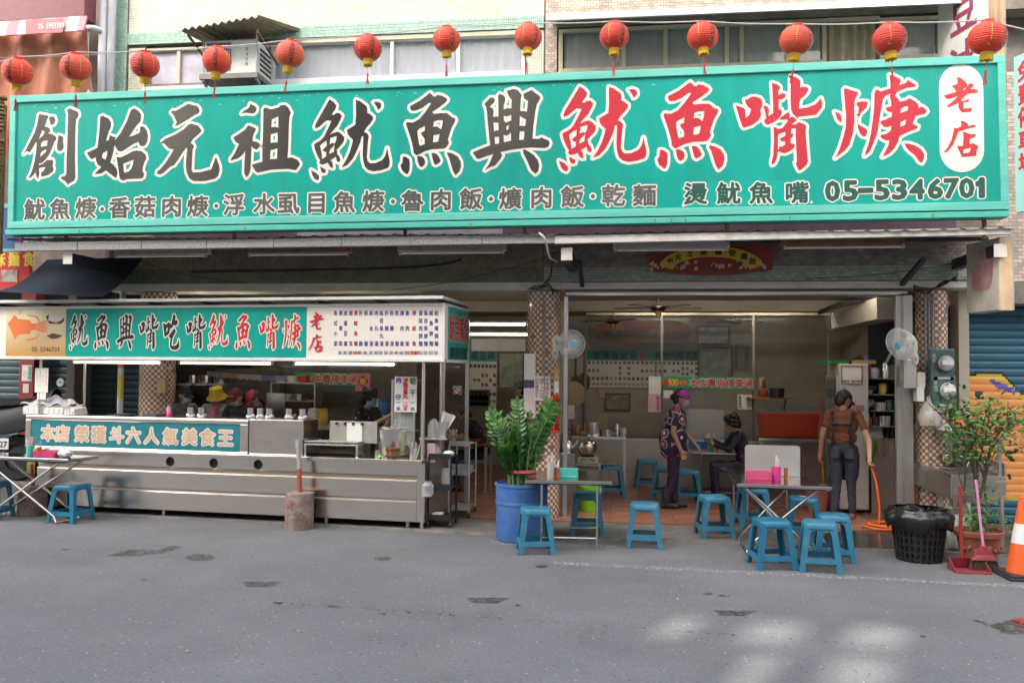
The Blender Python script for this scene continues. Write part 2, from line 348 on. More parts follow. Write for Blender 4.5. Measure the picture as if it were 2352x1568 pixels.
BR['嘴']=(2920,290,3.92,[
 [(88,518),(215,560),(240,600),(245,715),(300,670),(332,580),(280,545),(250,495),(228,428),(265,430),(320,390),(400,380),(475,408),(508,460),(500,540),(472,600),(488,640),(480,695),(440,760),(340,830),(215,870),(185,830),(150,720)],
 [(520,520),(570,530),(605,565),(610,610),(600,690),(675,640),(675,500),(665,300),(655,165),(740,190),(782,230),(780,265),(755,305),(758,360),(820,325),(870,345),(872,380),(820,425),(765,430),(762,580),(805,585),(815,635),(775,715),(700,775),(590,825),(555,805),(530,765),(568,715),(545,610)],
 [(960,55),(1030,75),(1095,120),(1105,160),(1100,245),(1130,228),(1200,232),(1230,255),(1215,310),(1180,355),(1105,420),(1090,470),(1082,572),(1220,550),(1340,500),(1425,408),(1445,480),(1440,550),(1350,665),(1240,680),(1040,698),(985,655),(955,580),(948,400),(950,100)],
 [(770,745),(800,705),(870,650),(915,625),(945,660),(930,715),(985,690),(1040,735),(1040,755),(965,825),(1045,810),(1062,780),(1150,805),(1192,835),(1185,950),(1205,1200),(1222,1400),(1200,1450),(1130,1515),(1085,1540),(1060,1500),(1022,1418),(1048,1415),(1038,1200),(1030,1000),(1028,880),(965,885),(955,955),(995,965),(980,1015),(950,1045),(950,1112),(1018,1130),(1000,1190),(920,1245),(855,1268),(805,1258),(770,1210),(770,1168),(830,1160),(862,1130),(862,1085),(800,1080),(778,1040),(850,1005),(868,985),(865,930),(765,968),(752,1000),(750,1240),(740,1320),(700,1420),(660,1448),(650,1420),(678,1300),(688,1050),(680,855),(730,870),(750,895),(825,870),(905,765),(890,738)]])
BR['焿']=(3320,280,3.92,[
 [(72,658),(140,680),(180,730),(185,790),(165,828),(110,770),(90,700)],
 [(235,288),(300,310),(430,350),(440,375),(390,470),(378,600),(382,800),(362,980),(300,1180),(240,1260),(80,1382),(150,1240),(210,1050),(245,900),(250,750),(235,550),(215,320)],
 [(412,545),(420,515),(500,495),(580,500),(592,530),(565,600),(490,670),(450,730),(438,790),(440,850),(500,890),(570,930),(585,965),(570,1020),(548,1048),(500,1035),(465,990),(440,920),(428,820),(445,680),(448,590)],
 [(725,305),(795,340),(870,315),(945,295),(945,200),(930,85),(985,88),(1105,150),(1110,170),(1085,245),(1190,200),(1222,160),(1340,235),(1335,268),(1200,285),(1060,340),(1015,408),(1060,445),(1095,500),(1200,475),(1240,442),(1310,480),(1380,535),(1392,600),(1440,575),(1500,620),(1518,655),(1475,695),(1345,722),(1320,780),(1295,848),(1375,885),(1365,920),(1200,985),(1090,1042),(1060,1140),(1000,1240),(930,1310),(820,1365),(880,1250),(915,1180),(932,1102),(880,1110),(820,1080),(785,1045),(805,1018),(880,1005),(945,960),(965,878),(890,902),(840,890),(785,825),(800,802),(870,780),(965,735),(968,662),(920,662),(890,640),(865,600),(960,570),(955,490),(935,425),(948,390),(935,378),(870,410),(828,465),(800,620),(770,800),(745,980),(690,1130),(620,1290),(540,1350),(560,1270),(600,1170),(640,1000),(668,800),(690,600),(695,370)],
 [(1110,610),(1165,580),(1225,568),(1215,635),(1102,682)],[(1105,822),(1190,780),(1172,865),(1100,895)],
 [(1162,1155),(1250,1160),(1340,1190),(1430,1250),(1475,1320),(1470,1400),(1440,1458),(1400,1440),(1330,1340),(1240,1270),(1195,1220)]])
BR['老']=(3690,260,3.92,[
 [(535,195),(600,210),(655,260),(695,300),(700,335),(735,290),(790,305),(792,340),(745,390),(800,378),(868,405),(850,440),(710,455),(670,480),(595,560),(640,575),(700,545),(738,555),(715,580),(640,590),(635,690),(665,688),(770,680),(772,705),(755,735),(620,745),(580,715),(562,670),(562,590),(480,635),(400,665),(370,658),(440,600),(520,530),(555,490),(400,538),(365,530),(330,485),(530,425),(500,385),(460,332),(540,305),(548,270)],
 [(630,405),(640,375),(690,348),(660,390)]])
BR['店']=(3690,260,3.92,[
 [(595,878),(640,885),(710,925),(712,965),(800,940),(843,968),(760,985),(690,1005),(630,1030),(580,1035),(555,1060),(520,1150),(470,1260),(400,1345),(360,1375),(328,1370),(380,1310),(450,1180),(480,1060),(490,990),(540,998),(600,970),(608,930)],
 [(632,1048),(740,1085),(765,1095),(800,1082),(838,1105),(800,1140),(738,1160),(735,1245),(790,1232),(875,1280),(850,1340),(835,1385),(852,1395),(835,1428),(720,1435),(620,1445),(585,1380),(535,1275),(630,1275),(638,1150)],
 [(638,1330),(680,1312),(755,1300),(745,1350),(715,1380),(640,1392)]])
BR['吃']=(620,1220,7.84,[
 [(245,555),(360,605),(435,528),(480,555),(525,610),(560,450),(590,300),(615,285),(665,340),(675,370),(655,490),(715,462),(745,495),(748,560),(720,625),(665,650),(610,615),(575,690),(540,720),(485,735),(480,800),(475,875),(320,995),(300,940),(270,750)],
 [(355,770),(375,720),(415,685),(405,770),(385,830),(355,845)],
 [(445,955),(625,735),(655,738),(690,820),(670,860),(610,960),(570,1060),(555,1170),(555,1240),(590,1262),(700,1245),(760,1170),(790,1040),(810,1150),(825,1280),(780,1350),(700,1380),(600,1380),(540,1345),(505,1290),(495,1200),(505,1100),(515,1030),(480,1015)]])
BRM={}
def brush(ch):
    """triangulated brush character: verts in photo view units, faces, boundary edges"""
    if ch in BRM:return BRM[ch]
    ox,oy,k,cs=BR[ch]
    def inside(p,poly):
        c=False; x,y=p
        for (x0,y0),(x1,y1) in zip(poly,poly[1:]+poly[:1]):
            if (y0>y)!=(y1>y) and x<(x1-x0)*(y-y0)/(y1-y0)+x0:c= not c
        return c
    outers=[c for c in cs if not any(c is not d and inside(c[0],d) and len(c)<len(d) for d in cs)]
    V=[]; Fc=[]; E=[]
    for oc in outers:
        loops=[oc]+[h for h in cs if h is not oc and inside(h[0],oc)]
        base=len(V); flat=[]
        for lp in loops:
            n=len(V)
            for x,y in lp:V.append(((ox+x/k)*0.57422,(oy+y/k)*0.57422))
            E+=[(n+i,n+(i+1)%len(lp)) for i in range(len(lp))]
        for t in tessellate_polygon([[Vector((x,y,0)) for x,y in lp] for lp in loops]):Fc.append(tuple(base+i for i in t))
    BRM[ch]=(V,Fc,E); return BRM[ch]
# -- materials
YW=10.8
M_cream=[mat('tile_cream_%d'%i,c,0.28,var=0.15,scale=3,coat=0.2) for i,c in enumerate([(.80,.76,.63),(.76,.71,.58),(.83,.80,.69)])]
M_green=[mat('tile_green_%d'%i,c,0.28,var=0.15,scale=3,coat=0.2) for i,c in enumerate([(.42,.62,.52),(.48,.67,.57),(.37,.56,.47)])]
M_brick=[mat('tile_brick_%d'%i,c,0.45,var=0.25,scale=6) for i,c in enumerate([(.56,.46,.38),(.48,.39,.32),(.62,.53,.45),(.44,.36,.31)])]
M_gbrk=[mat('tile_greenbrick_%d'%i,c,0.4,var=0.25,scale=9) for i,c in enumerate([(.33,.38,.32),(.28,.33,.29),(.38,.42,.36)])]
M_creamd=[mat('tile_cream_grimy_%d'%i,c,.4,var=.4,scale=2.5) for i,c in enumerate([(.30,.25,.17),(.26,.215,.14),(.33,.28,.20)])]  # three darker beam tile sets: awning shade put into the colour
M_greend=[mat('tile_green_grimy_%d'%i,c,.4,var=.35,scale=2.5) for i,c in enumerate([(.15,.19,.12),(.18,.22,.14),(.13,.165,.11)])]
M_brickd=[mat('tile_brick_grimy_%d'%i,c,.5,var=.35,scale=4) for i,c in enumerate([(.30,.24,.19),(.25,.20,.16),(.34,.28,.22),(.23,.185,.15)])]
M_grout=mat('grout',(.22,.20,.17),0.9,var=0.4,scale=5)
M_white=mat('white_paint',(.74,.73,.70),0.5,var=0.12,scale=4)
M_offw=mat('off_white',(.66,.62,.55),0.6,var=0.2,scale=3)
M_beige=mat('beige_frame',(.56,.50,.37),0.45,var=0.15,scale=5)
M_alu=mat('aluminium',(.66,.67,.68),0.35,0.9,rvar=0.1,scale=5)
M_steel=mat('stainless',(.72,.70,.67),0.25,1.0,rvar=0.08,scale=1.5)
M_steeld=mat('stainless_dull',(.58,.55,.51),0.36,.95,rvar=0.1,scale=1.5,var=0.12)
M_galv=mat('galvanised',(.46,.46,.46),0.45,0.3,var=0.5,scale=38,detail=2,col2=(.27,.27,.28))
M_lipw=mat('lip_white',(.74,.70,.64),0.5,var=0.25,scale=4)
M_rust=mat('rust',(.26,.12,.06),0.85,var=0.5,scale=14,bump=0.3)
M_darkm=mat('dark_metal',(.06,.06,.065),0.5,0.4,var=0.3,scale=6)
M_black=mat('black_plastic',(.02,.02,.022),0.42)
M_teal=mat('sign_teal',(.005,.375,.305),0.36,spec=.3,var=0.1,scale=2.6,col2=(.006,.30,.245),stretch=(1.3,1,.22),rvar=.1,bump=.03,bscale=1.2)
M_tealf=mat('sign_frame_teal',(.16,.60,.50),0.45,var=0.25,scale=3,stretch=(.4,1,3),col2=(.10,.46,.39))
M_cream2=mat('sign_cream',(.80,.76,.68),0.4)
M_inkk=mat('ink_black',(.028,.026,.026),0.3,var=0.35,scale=0.8,rvar=0.1,detail=1)
M_inkg=mat('ink_grey',(.075,.085,.08),0.33,var=0.5,scale=1.0,col2=(.15,.15,.14))
M_inkbig=mat('ink_brushed',(.020,.019,.020),0.3,var=.9,scale=.75,detail=1.5,col2=(.105,.098,.085),stretch=(1,1,.6))
M_inkgr=mat('ink_darkgreen',(.02,.10,.075),0.4)
M_inkr=mat('ink_red',(.54,.035,.055),0.4,var=0.15,scale=2,spec=.3)
M_inkr2=mat('ink_red2',(.55,.03,.035),0.4)
M_inkb=mat('ink_blue',(.10,.09,.33),0.5)
M_tube=mat('fluorescent_lit',(.9,.9,.85),0.4,emit=(1.0,.90,.74),es=1.6)
M_tubeo=mat('fluorescent_off',(.72,.72,.70),0.3)
M_batten=mat('batten_white',(.62,.58,.50),0.5,var=0.35,scale=6)
M_battenr=mat('batten_rusty',(.40,.22,.13),0.6,var=0.4,scale=9)
M_glass=mat('window_glass',(.55,.58,.6),0.05,spec=0.8,alpha=0.35)
M_curtl=mat('curtain_lilac',(.52,.52,.66),0.8,var=0.12,scale=5)
M_curtb=mat('curtain_beige',(.42,.38,.28),0.85,var=0.2,scale=5)
M_dark=mat('dark_interior',(.03,.028,.026),0.8)
M_tilew=[mat('pillar_white',(.80,.73,.66),0.2,var=0.15,scale=8,coat=0.4),mat('pillar_brown',(.46,.19,.08),0.22,var=0.35,scale=8,coat=0.4)]
M_cable=mat('cable_dark',(.03,.028,.026),0.6)
M_cableg=mat('cable_grey',(.30,.30,.30),0.55)
M_pvc=mat('pvc_grey',(.50,.52,.54),0.4,var=0.12,scale=5)

def asphalt():
    m=bpy.data.materials.new('asphalt'); m.use_nodes=True; t=m.node_tree; b=t.nodes['Principled BSDF']; N=t.nodes.new; L=t.links.new
    tc=N('ShaderNodeTexCoord')
    def noise(s,d=4,r=.6):
        n=N('ShaderNodeTexNoise'); n.inputs['Scale'].default_value=s; n.inputs['Detail'].default_value=d; n.inputs['Roughness'].default_value=r
        L(tc.outputs['Object'],n.inputs[0]); return n.outputs[0]
    def ramp(x,pts):
        r=N('ShaderNodeValToRGB'); e=r.color_ramp.elements; e[0].position,e[0].color=pts[0][0],(*pts[0][1],1); e[1].position,e[1].color=pts[1][0],(*pts[1][1],1)
        for p,c in pts[2:]:q=e.new(p); q.color=(*c,1)
        L(x,r.inputs[0]); return r.outputs[0]
    def mix(f,a,bb,mode='MIX'):
        x=N('ShaderNodeMix'); x.data_type='RGBA'; x.blend_type=mode
        if isinstance(f,float):x.inputs[0].default_value=f
        else:L(f,x.inputs[0])
        L(a,x.inputs[6]); L(bb,x.inputs[7]) if not isinstance(bb,tuple) else setattr(x.inputs[7],'default_value',(*bb,1)); return x.outputs[2]
    base=mix(1.0,ramp(noise(34,8,.85),[(.30,(.112,.115,.126)),(.50,(.165,.169,.182)),(.70,(.235,.240,.256))]),ramp(noise(160,3,.8),[(.3,(.75,.75,.75)),(.7,(1.25,1.25,1.25))]),'MULTIPLY')
    big=ramp(noise(.7,5),[(.32,(.80,.80,.80)),(.7,(1.12,1.11,1.09))])
    c=mix(1.0,base,big,'MULTIPLY')
    sp=N('ShaderNodeTexVoronoi'); sp.inputs['Scale'].default_value=26; L(tc.outputs['Object'],sp.inputs[0])
    sf=ramp(sp.outputs['Distance'],[(.13,(1,1,1)),(.26,(0,0,0))])
    rs=N('ShaderNodeSeparateColor'); L(sp.outputs['Color'],rs.inputs[0])
    pick=ramp(rs.outputs[0],[(.91,(0,0,0)),(.93,(1,1,1))]); f=mix(1.0,sf,pick,'MULTIPLY')
    c=mix(f,c,(.38,.38,.37))
    pick2=ramp(rs.outputs[1],[(.92,(0,0,0)),(.94,(1,1,1))]); f2=mix(1.0,sf,pick2,'MULTIPLY'); c=mix(f2,c,(.035,.035,.038))
    mp=N('ShaderNodeMapping'); mp.inputs['Scale'].default_value=(.45,1.5,1); L(tc.outputs['Object'],mp.inputs[0])
    n=N('ShaderNodeTexNoise'); n.inputs['Scale'].default_value=5.2; n.inputs['Detail'].default_value=2; L(mp.outputs[0],n.inputs[0])
    st=ramp(n.outputs[0],[(.74,(0,0,0)),(.80,(.45,.45,.45))]); c=mix(st,c,(.055,.055,.058))
    n3=N('ShaderNodeTexNoise'); n3.inputs['Scale'].default_value=2.3; L(mp.outputs[0],n3.inputs[0])
    st2=ramp(n3.outputs[0],[(.66,(0,0,0)),(.8,(.45,.45,.45))]); c=mix(st2,c,(.16,.12,.10))
    L(c,b.inputs['Base Color']); b.inputs['Roughness'].default_value=.82; b.inputs['Specular IOR Level'].default_value=.35
    bp=N('ShaderNodeBump'); bp.inputs['Strength'].default_value=.55; bp.inputs['Distance'].default_value=.012
    L(noise(130,3,.7),bp.inputs['Height']); L(bp.outputs[0],b.inputs['Normal']); return m
M_asph=asphalt()
M_conc=mat('concrete_apron',(.17,.16,.145),0.8,var=0.45,scale=4,bump=0.4,bscale=50)
M_wet=mat('wet_concrete',(.045,.042,.038),0.22,var=0.5,scale=5,rvar=0.15)
def decal(name,col,rough,sc_,lo,hi):
    m=bpy.data.materials.new(name); m.use_nodes=True; t=m.node_tree; b=t.nodes['Principled BSDF']
    b.inputs['Base Color'].default_value=(*col,1); b.inputs['Roughness'].default_value=rough
    tc=t.nodes.new('ShaderNodeTexCoord'); n=t.nodes.new('ShaderNodeTexNoise'); n.inputs['Scale'].default_value=sc_; n.inputs['Detail'].default_value=6
    n.inputs['Roughness'].default_value=.75
    mr=t.nodes.new('ShaderNodeMapRange'); mr.inputs[1].default_value=lo; mr.inputs[2].default_value=hi
    t.links.new(tc.outputs['Object'],n.inputs[0]); t.links.new(n.outputs[0],mr.inputs[0]); t.links.new(mr.outputs[0],b.inputs['Alpha']); return m
M_paint=decal('worn_road_paint',(.62,.61,.58),.7,34,.50,.66)
M_puddle=decal('damp_stain',(.06,.058,.05),.35,12,.40,.62)
M_skid=decal('skid_mark',(.02,.02,.021),.6,30,.40,.55)
M_redst=decal('red_stain',(.30,.03,.02),.35,7,.40,.52)

# -- ground
g=MB(); g.quad((-90,-60,0),(90,-60,0),(90,120,0),(-90,120,0))
road=struct(g,'road',M_asph,'grey asphalt street in front of the shop')
def blob(pts,z,m,name,parent,jag=0.05):
    pts=smoothpath([(*p,0) for p in pts]+[(*pts[0],0)],5)[:-1]; b=MB()
    q=[Vector((p.x+random.uniform(-jag,jag),p.y+random.uniform(-jag,jag)*.6,z)) for p in pts]
    b.quad(*q); return b.build(name,m,parent,fixn=False)
def gp(x,y):p=gz(x,y); return (p.x,p.y)
blob([gp(245,1277),gp(300,1262),gp(360,1262),gp(400,1253),gp(420,1257),gp(370,1270),gp(310,1277)],.004,M_puddle,'damp_stain',road,.02)
blob([gp(2238,1424),gp(2290,1432),gp(2330,1424),gp(2390,1430),gp(2400,1450),gp(2320,1456),gp(2290,1442)],.004,M_puddle,'damp_stain',road,.03)
blob([gp(2318,1425),gp(2345,1420),gp(2360,1436),gp(2335,1441)],.008,M_redst,'red_stain',road,.02)
for x0,x1,y in ((555,648,1336),(1072,1170,1373),(1640,1735,1402)):
    b=MB()
    for k in range(4):
        yy=y+k*3.2; o=k*4
        b.quad(*[Vector((*gp(px,py),.004)) for px,py in ((x0+o,yy),(x1-o*2,yy+.6),(x1-o*2,yy+2.2),(x0+o,yy+1.6))])
    b.build('skid_mark',M_skid,road,fixn=False)
for cx_,cy_,r in ((460,1280,34),(1245,1300,16),(880,1283,22),(640,1385,12),(1665,1368,14),(1625,1364,10),(760,1392,9),(880,1410,8),(2120,1462,10),(1190,1390,8),(330,1332,9),(150,1262,10)):
    a=[gp(cx_+r*math.cos(t*.785),cy_+r*.22*math.sin(t*.785)) for t in range(8)]
    blob(a,.005,M_puddle,'damp_stain',road,.01)
b=MB(); n=60
for i in range(n):
    xa,xb=1270+i*1110/n,1270+(i+1)*1110/n; f=lambda x:1290+(x-1270)*.0495
    b.quad(*[Vector((*gp(px,py),.006)) for px,py in ((xa,f(xa)+7),(xb,f(xb)+7),(xb,f(xb)),(xa,f(xa)))])
b.build('worn_white_line',M_paint,road,fixn=False)
b=MB()
b.quad(*[Vector((*gp(px,py),.006)) for px,py in ((1130,1240),(1190,1243),(1195,1252),(1120,1250))])
for i in range(14):
    x=1120+i*30+random.uniform(-8,8); b.quad(*[Vector((*gp(px,py),.0065)) for px,py in ((x,1246+i*.6),(x+26,1247+i*.6),(x+24,1251+i*.6),(x-2,1250+i*.6))])
b.build('worn_white_line',M_paint,road,fixn=False)
b=MB(); random.seed(4)
for i in range(44):
    x=560+i*34+random.uniform(-8,8); y=1378+(x-560)*.0705; l=random.choice((5,8,14,22)); h_=random.uniform(.8,1.8) if l<20 else .6
    b.quad(*[Vector((*gp(px,py),.0045)) for px,py in ((x,y),(x+l,y+l*.07),(x+l*.9,y+l*.07+h_),(x+l*.15,y+h_))])
o=b.build('seam_spot',M_skid,road,fixn=False); o['kind']='stuff'
# concrete apron and tiled floor
ap=MB(); fr=[(-8.6,10.4),(-6.5,10.25),(-3.8,10.07),(-1.6,9.80),(0.5,9.72),(2.5,9.62),(5.2,9.45)]
fr=smoothpath([(x,y,0) for x,y in fr],6)
for p,q in zip(fr,fr[1:]):
    j=random.uniform(-.015,.015)
    ap.quad((p.x,p.y,.028),(q.x,q.y,.028),(q.x,10.72,.03),(p.x,10.72,.03)); ap.quad((p.x,p.y-.02,-.01),(q.x,q.y-.02,-.01),(q.x,q.y,.028),(p.x,p.y,.028))
apron=struct(ap,'pavement',M_conc,'rough concrete strip between the street and the tiled floor')
blob([(2.25,9.70),(3.2,9.66),(4.6,9.6),(4.9,10.3),(4.3,10.68),(2.9,10.69),(2.3,10.4)],.033,M_wet,'wet_patch',apron,.02)
fl=MB(); fl.box(-8.4,5.6,10.70,18.5,-.05,.036)
floor=struct(fl,'floor',mat('floor_grout',(.12,.075,.055),.7,var=.3,scale=6),'tiled shop floor')
M_ft=[mat('floor_tile_%d'%i,c,.30,var=.3,scale=3,rvar=.12) for i,c in enumerate([(.36,.155,.095),(.33,.14,.085),(.39,.17,.11),(.30,.125,.078)])]
TS=.40
tm=[]
for m_ in M_ft:
    q=MB(); q.box(-TS/2+.003,TS/2-.003,-TS/2+.003,TS/2-.003,0,.012); tm.append(mmesh(q,'floor_tile',m_))
cnt=0; rest=MB()
cells=[(-1.95+TS*i,10.90+TS*j) for j in range(13) for i in range(16)]
for (x,y) in cells:
    if cnt<300:inst(random.choice(tm),'floor_tile',floor,(x,y,.030+random.uniform(0,.0012))); cnt+=1
for i in range(14):
    for j in range(18):
        x,y=-7.55+TS*i,10.90+TS*j
        rest.box(x-TS/2+.003,x+TS/2-.003,y-TS/2+.003,y+TS/2-.003,.03,.042)
o=rest.build('floor_tile',M_ft[1],floor); o['kind']='stuff'

# -- facade of the shop-house
def tilefield(parent,x0,x1,z0,z1,Y,tw,th,gap,mats,bond=False,holes=(),parts=0,t=.006):
    nx=int((x1-x0)/tw); nz=int((z1-z0)/th); tw=(x1-x0)/max(nx,1); th=(z1-z0)/max(nz,1)
    mb=MB(); singles=[]; me=[]
    for k,m_ in enumerate(mats):
        q=MB(); q.box(-tw/2+gap/2,tw/2-gap/2,-t,0.004,-th/2+gap/2,th/2-gap/2); me.append(mmesh(q,'tile',m_))
    for j in range(nz):
        for i in range(nx+(1 if bond else 0)):
            a=x0+i*tw-(tw/2 if bond and j%2 else 0); c=a+tw; z=z0+j*th
            a2,c2=max(a,x0),min(c,x1)
            if c2-a2<tw*.3:continue
            if any(h[0]<c2 and h[1]>a2 and h[2]<z+th and h[3]>z for h in holes):continue
            if parts and abs(c2-a2-tw)<1e-4 and len(singles)<parts:singles.append((a+tw/2,z+th/2)); continue
            mb.m=random.randrange(len(mats)); d=random.uniform(0,.0015)
            mb._add([(a2+gap/2,Y-t-d,z+gap/2),(c2-gap/2,Y-t-d,z+gap/2),(c2-gap/2,Y-t-d,z+th-gap/2),(a2+gap/2,Y-t-d,z+th-gap/2),
                     (a2+gap/2,Y+.002,z+gap/2),(c2-gap/2,Y+.002,z+gap/2),(c2-gap/2,Y+.002,z+th-gap/2),(a2+gap/2,Y+.002,z+th-gap/2)],
                    [(0,1,2,3),(0,4,5,1),(1,5,6,2),(2,6,7,3),(3,7,4,0)])
    for x,z in singles:inst(random.choice(me),'tile',parent,INV[parent.name]@Vector((x,Y-random.uniform(0,.0015),z)))
    if mb.v:o=mb.build('tile',mats,parent,w=True,fixn=False); o['kind']='stuff'
lh=thing('shop_house','cream and green mosaic tiled house behind the left part of the big teal sign','building',(-4,YW,0))
XL0,XS,XR1=-6.87,-1.0,4.25
# walls as slabs around the window openings (z 5.70 - 6.20)
b=MB(); t=.28
b.box(XL0,XS,YW,YW+t,3.0,5.70); b.box(XL0,XS,YW,YW+t,6.23,7.6)
b.box(XL0,-6.42,YW,YW+t,5.70,6.23); b.box(-5.45,-4.66,YW,YW+t,5.70,6.23); b.box(-1.24,XS,YW,YW+t,5.70,6.23)
b.build('wall',M_grout,lh,w=True)
tilefield(lh,XL0+.2,XS-.01,6.402,7.4,YW,.0265,.034,.0045,M_cream)
tilefield(lh,XL0+.2,XS-.01,6.235,6.40,YW-.03,.0265,.034,.0045,M_green)
tilefield(lh,XL0,XL0+.195,4.9,7.4,YW-.03,.0265,.034,.0045,M_green)
tilefield(lh,-6.66,-6.43,5.3,6.2,YW,.0265,.034,.0045,M_cream)
tilefield(lh,-5.44,-4.67,5.3,6.2,YW,.0265,.034,.0045,M_cream); tilefield(lh,-1.23,XS-.01,5.2,6.22,YW,.0265,.034,.0045,M_cream)
b=MB(); b.box(XL0+.2,XS-.005,YW-.028,YW+.01,6.236,6.398); b.box(XL0,XL0+.197,YW-.028,YW+.01,4.9,7.4); b.build('band',M_grout,lh,w=True)
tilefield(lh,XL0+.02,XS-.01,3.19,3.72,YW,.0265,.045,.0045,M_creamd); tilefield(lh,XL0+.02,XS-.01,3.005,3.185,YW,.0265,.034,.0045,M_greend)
b=MB(); b.box(XL0,XS,YW+.02,YW+.5,2.90,2.998); b.build('lintel',M_offw,lh,w=True)
def window(parent,x0,x1,z0,z1,mull,fm,cm,Y=YW+.05,fw=.045,curt=True,gl=None):
    wdw=MB()
    wdw.box(x0,x1,Y-.05,Y+.03,z1-fw,z1); wdw.box(x0,x1,Y-.06,Y+.03,z0,z0+fw)
    wdw.box(x0,x0+fw,Y-.048,Y+.03,z0+fw,z1-fw); wdw.box(x1-fw,x1,Y-.048,Y+.03,z0+fw,z1-fw)
    for m_ in mull:wdw.box(m_-fw*.5,m_+fw*.5,Y-.045,Y+.03,z0+fw,z1-fw)
    o=wdw.build('window',fm,parent,w=True,bev=.004)
    xs=[x0+fw]+sorted(mull)+[x1-fw]
    for a,c in zip(xs,xs[1:]):
        p=MB(); p.box(a+fw*.3,c-fw*.3,Y-.004,Y+.002,z0+fw*.7,z1-fw*.7)
        q=p.build('pane',gl or M_glass,None); q.parent=o; im=INV[parent.name]
        q.data.transform(im)
    if curt:
        c=MB(); k=int((x1-x0)*40)
        c.grid(lambda u,v:(x0+(x1-x0)*u,Y+.09+.022*math.sin(u*(x1-x0)*46+.8*math.sin(u*23))+.008*math.sin(u*171),z0+(z1-z0)*v),k*2,1)
        c.build('curtain',cm,parent,smooth=80,w=True)
    return o
M_frost=mat('frosted_pane',(.50,.48,.56),.25,var=.25,scale=5,spec=.6)
window(lh,-6.41,-5.46,5.62,6.19,[-5.95],M_beige,M_curtl,curt=False,gl=M_frost)
window(lh,-4.65,-1.25,5.66,6.20,[-3.0,-2.12],M_white,M_curtl)
b=MB(); b.box(-4.66,-1.24,YW-.02,YW+.06,6.17,6.228); b.build('window_head',M_beige,lh,w=True)
b=MB(); b.box(-6.43,-1.24,YW-.04,YW+.02,5.60,5.655); b.build('window_sill',M_white,lh,w=True,bev=.005)
# right house
rh=thing('shop_house','beige brick-tiled house behind the right part of the big teal sign','building',(2,YW,0))
b=MB(); b.box(XS+.005,XR1,YW,YW+t,3.0,5.66); b.box(XS+.005,6.6,YW,YW+t,6.24,7.6); b.box(XS+.005,-.84,YW,YW+t,5.66,6.24); b.box(3.80,4.25,YW,YW+t,5.66,6.24)
b.box(4.25,8.0,YW+.35,YW+.6,2.75,7.6)
b.build('wall',M_grout,rh,w=True)
tilefield(rh,XS+.01,4.25,6.33,7.4,YW,.075,.033,.005,M_brick,bond=True,parts=150)
tilefield(rh,XS+.01,-.84,5.1,6.33,YW,.075,.033,.005,M_brick,bond=True); tilefield(rh,3.80,4.25,5.1,6.33,YW,.075,.033,.005,M_brick,bond=True)
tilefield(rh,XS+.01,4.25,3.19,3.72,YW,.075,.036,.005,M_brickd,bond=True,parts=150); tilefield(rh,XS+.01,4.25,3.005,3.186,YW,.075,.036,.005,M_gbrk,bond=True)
tilefield(rh,4.26,6.8,3.02,5.6,YW+.35,.10,.045,.006,M_brick,bond=True)
b=MB(); b.box(XS,XR1,YW+.02,YW+.5,2.915,2.998); b.build('lintel',M_offw,rh,w=True)
window(rh,-.82,2.46,5.66,6.22,[-.02+.02,.52,1.27,1.45,2.0],M_beige,M_curtb,fw=.05)
window(rh,3.08,3.80,5.68,6.2,[],M_beige,M_curtb,fw=.05)
c=MB(); c.grid(lambda u,v:(2.44+.66*u,YW+.10+.03*math.sin(u*32+math.sin(u*9)),5.66+.55*v),60,1); c.build('curtain',mat('curtain_sand',(.55,.48,.34),.85,var=.2),rh,smooth=80,w=True)
b=MB(); b.box(2.46,3.08,YW-.01,YW+.08,6.17,6.22); b.box(-.84,3.82,YW-.05,YW+.03,5.60,5.655); b.build('window_sill',M_beige,rh,w=True,bev=.004)
b=MB(); b.box(-7.5,4.3,YW+1.2,YW+1.3,5.4,6.6); b.box(-7.5,4.3,YW+.3,YW+1.3,6.5,6.6); b.box(-7.5,4.3,YW+.3,YW+1.3,5.35,5.45); b.build('room_shell',M_dark,rh,w=True)
# glass rain canopy over the right windows
cp=thing('window_canopy','pale translucent canopy with aluminium edge over the right upstairs windows','canopy',(1.5,YW-.3,6.2))
A,B_=at(1275,62,YW-.05),at(2196,22,YW-.05)
P0,P1=at(1262,88,10.1),at(2215,30,9.9)
M_poly=mat('translucent_sheet',(.42,.44,.37),.35,var=.2,scale=3,alpha=.82)
b=MB()
zA=6.36; zf=6.13
b._add([(-.92,YW-.02,zA),(4.05,YW-.02,zA),(4.05,10.22,zf),(-.92,10.22,zf),(-.92,YW-.02,zA-.012),(4.05,YW-.02,zA-.012),(4.05,10.22,zf-.012),(-.92,10.22,zf-.012)],
       [(0,1,2,3),(7,6,5,4),(0,4,5,1),(1,5,6,2),(2,6,7,3),(3,7,4,0)]); b.build('sheet',M_poly,cp,w=True)
b=MB(); b.box(-.93,4.06,10.18,10.215,zf-.05,zf+.035); b.build('edge_rail',M_alu,cp,w=True,bev=.004)
for k in range(6):
    x=-.9+k*.98; b=MB(); b.bar((x,YW-.03,zA-.03),(x,10.23,zf-.03),.03,.03); b.build('rafter',M_alu,cp,w=True)
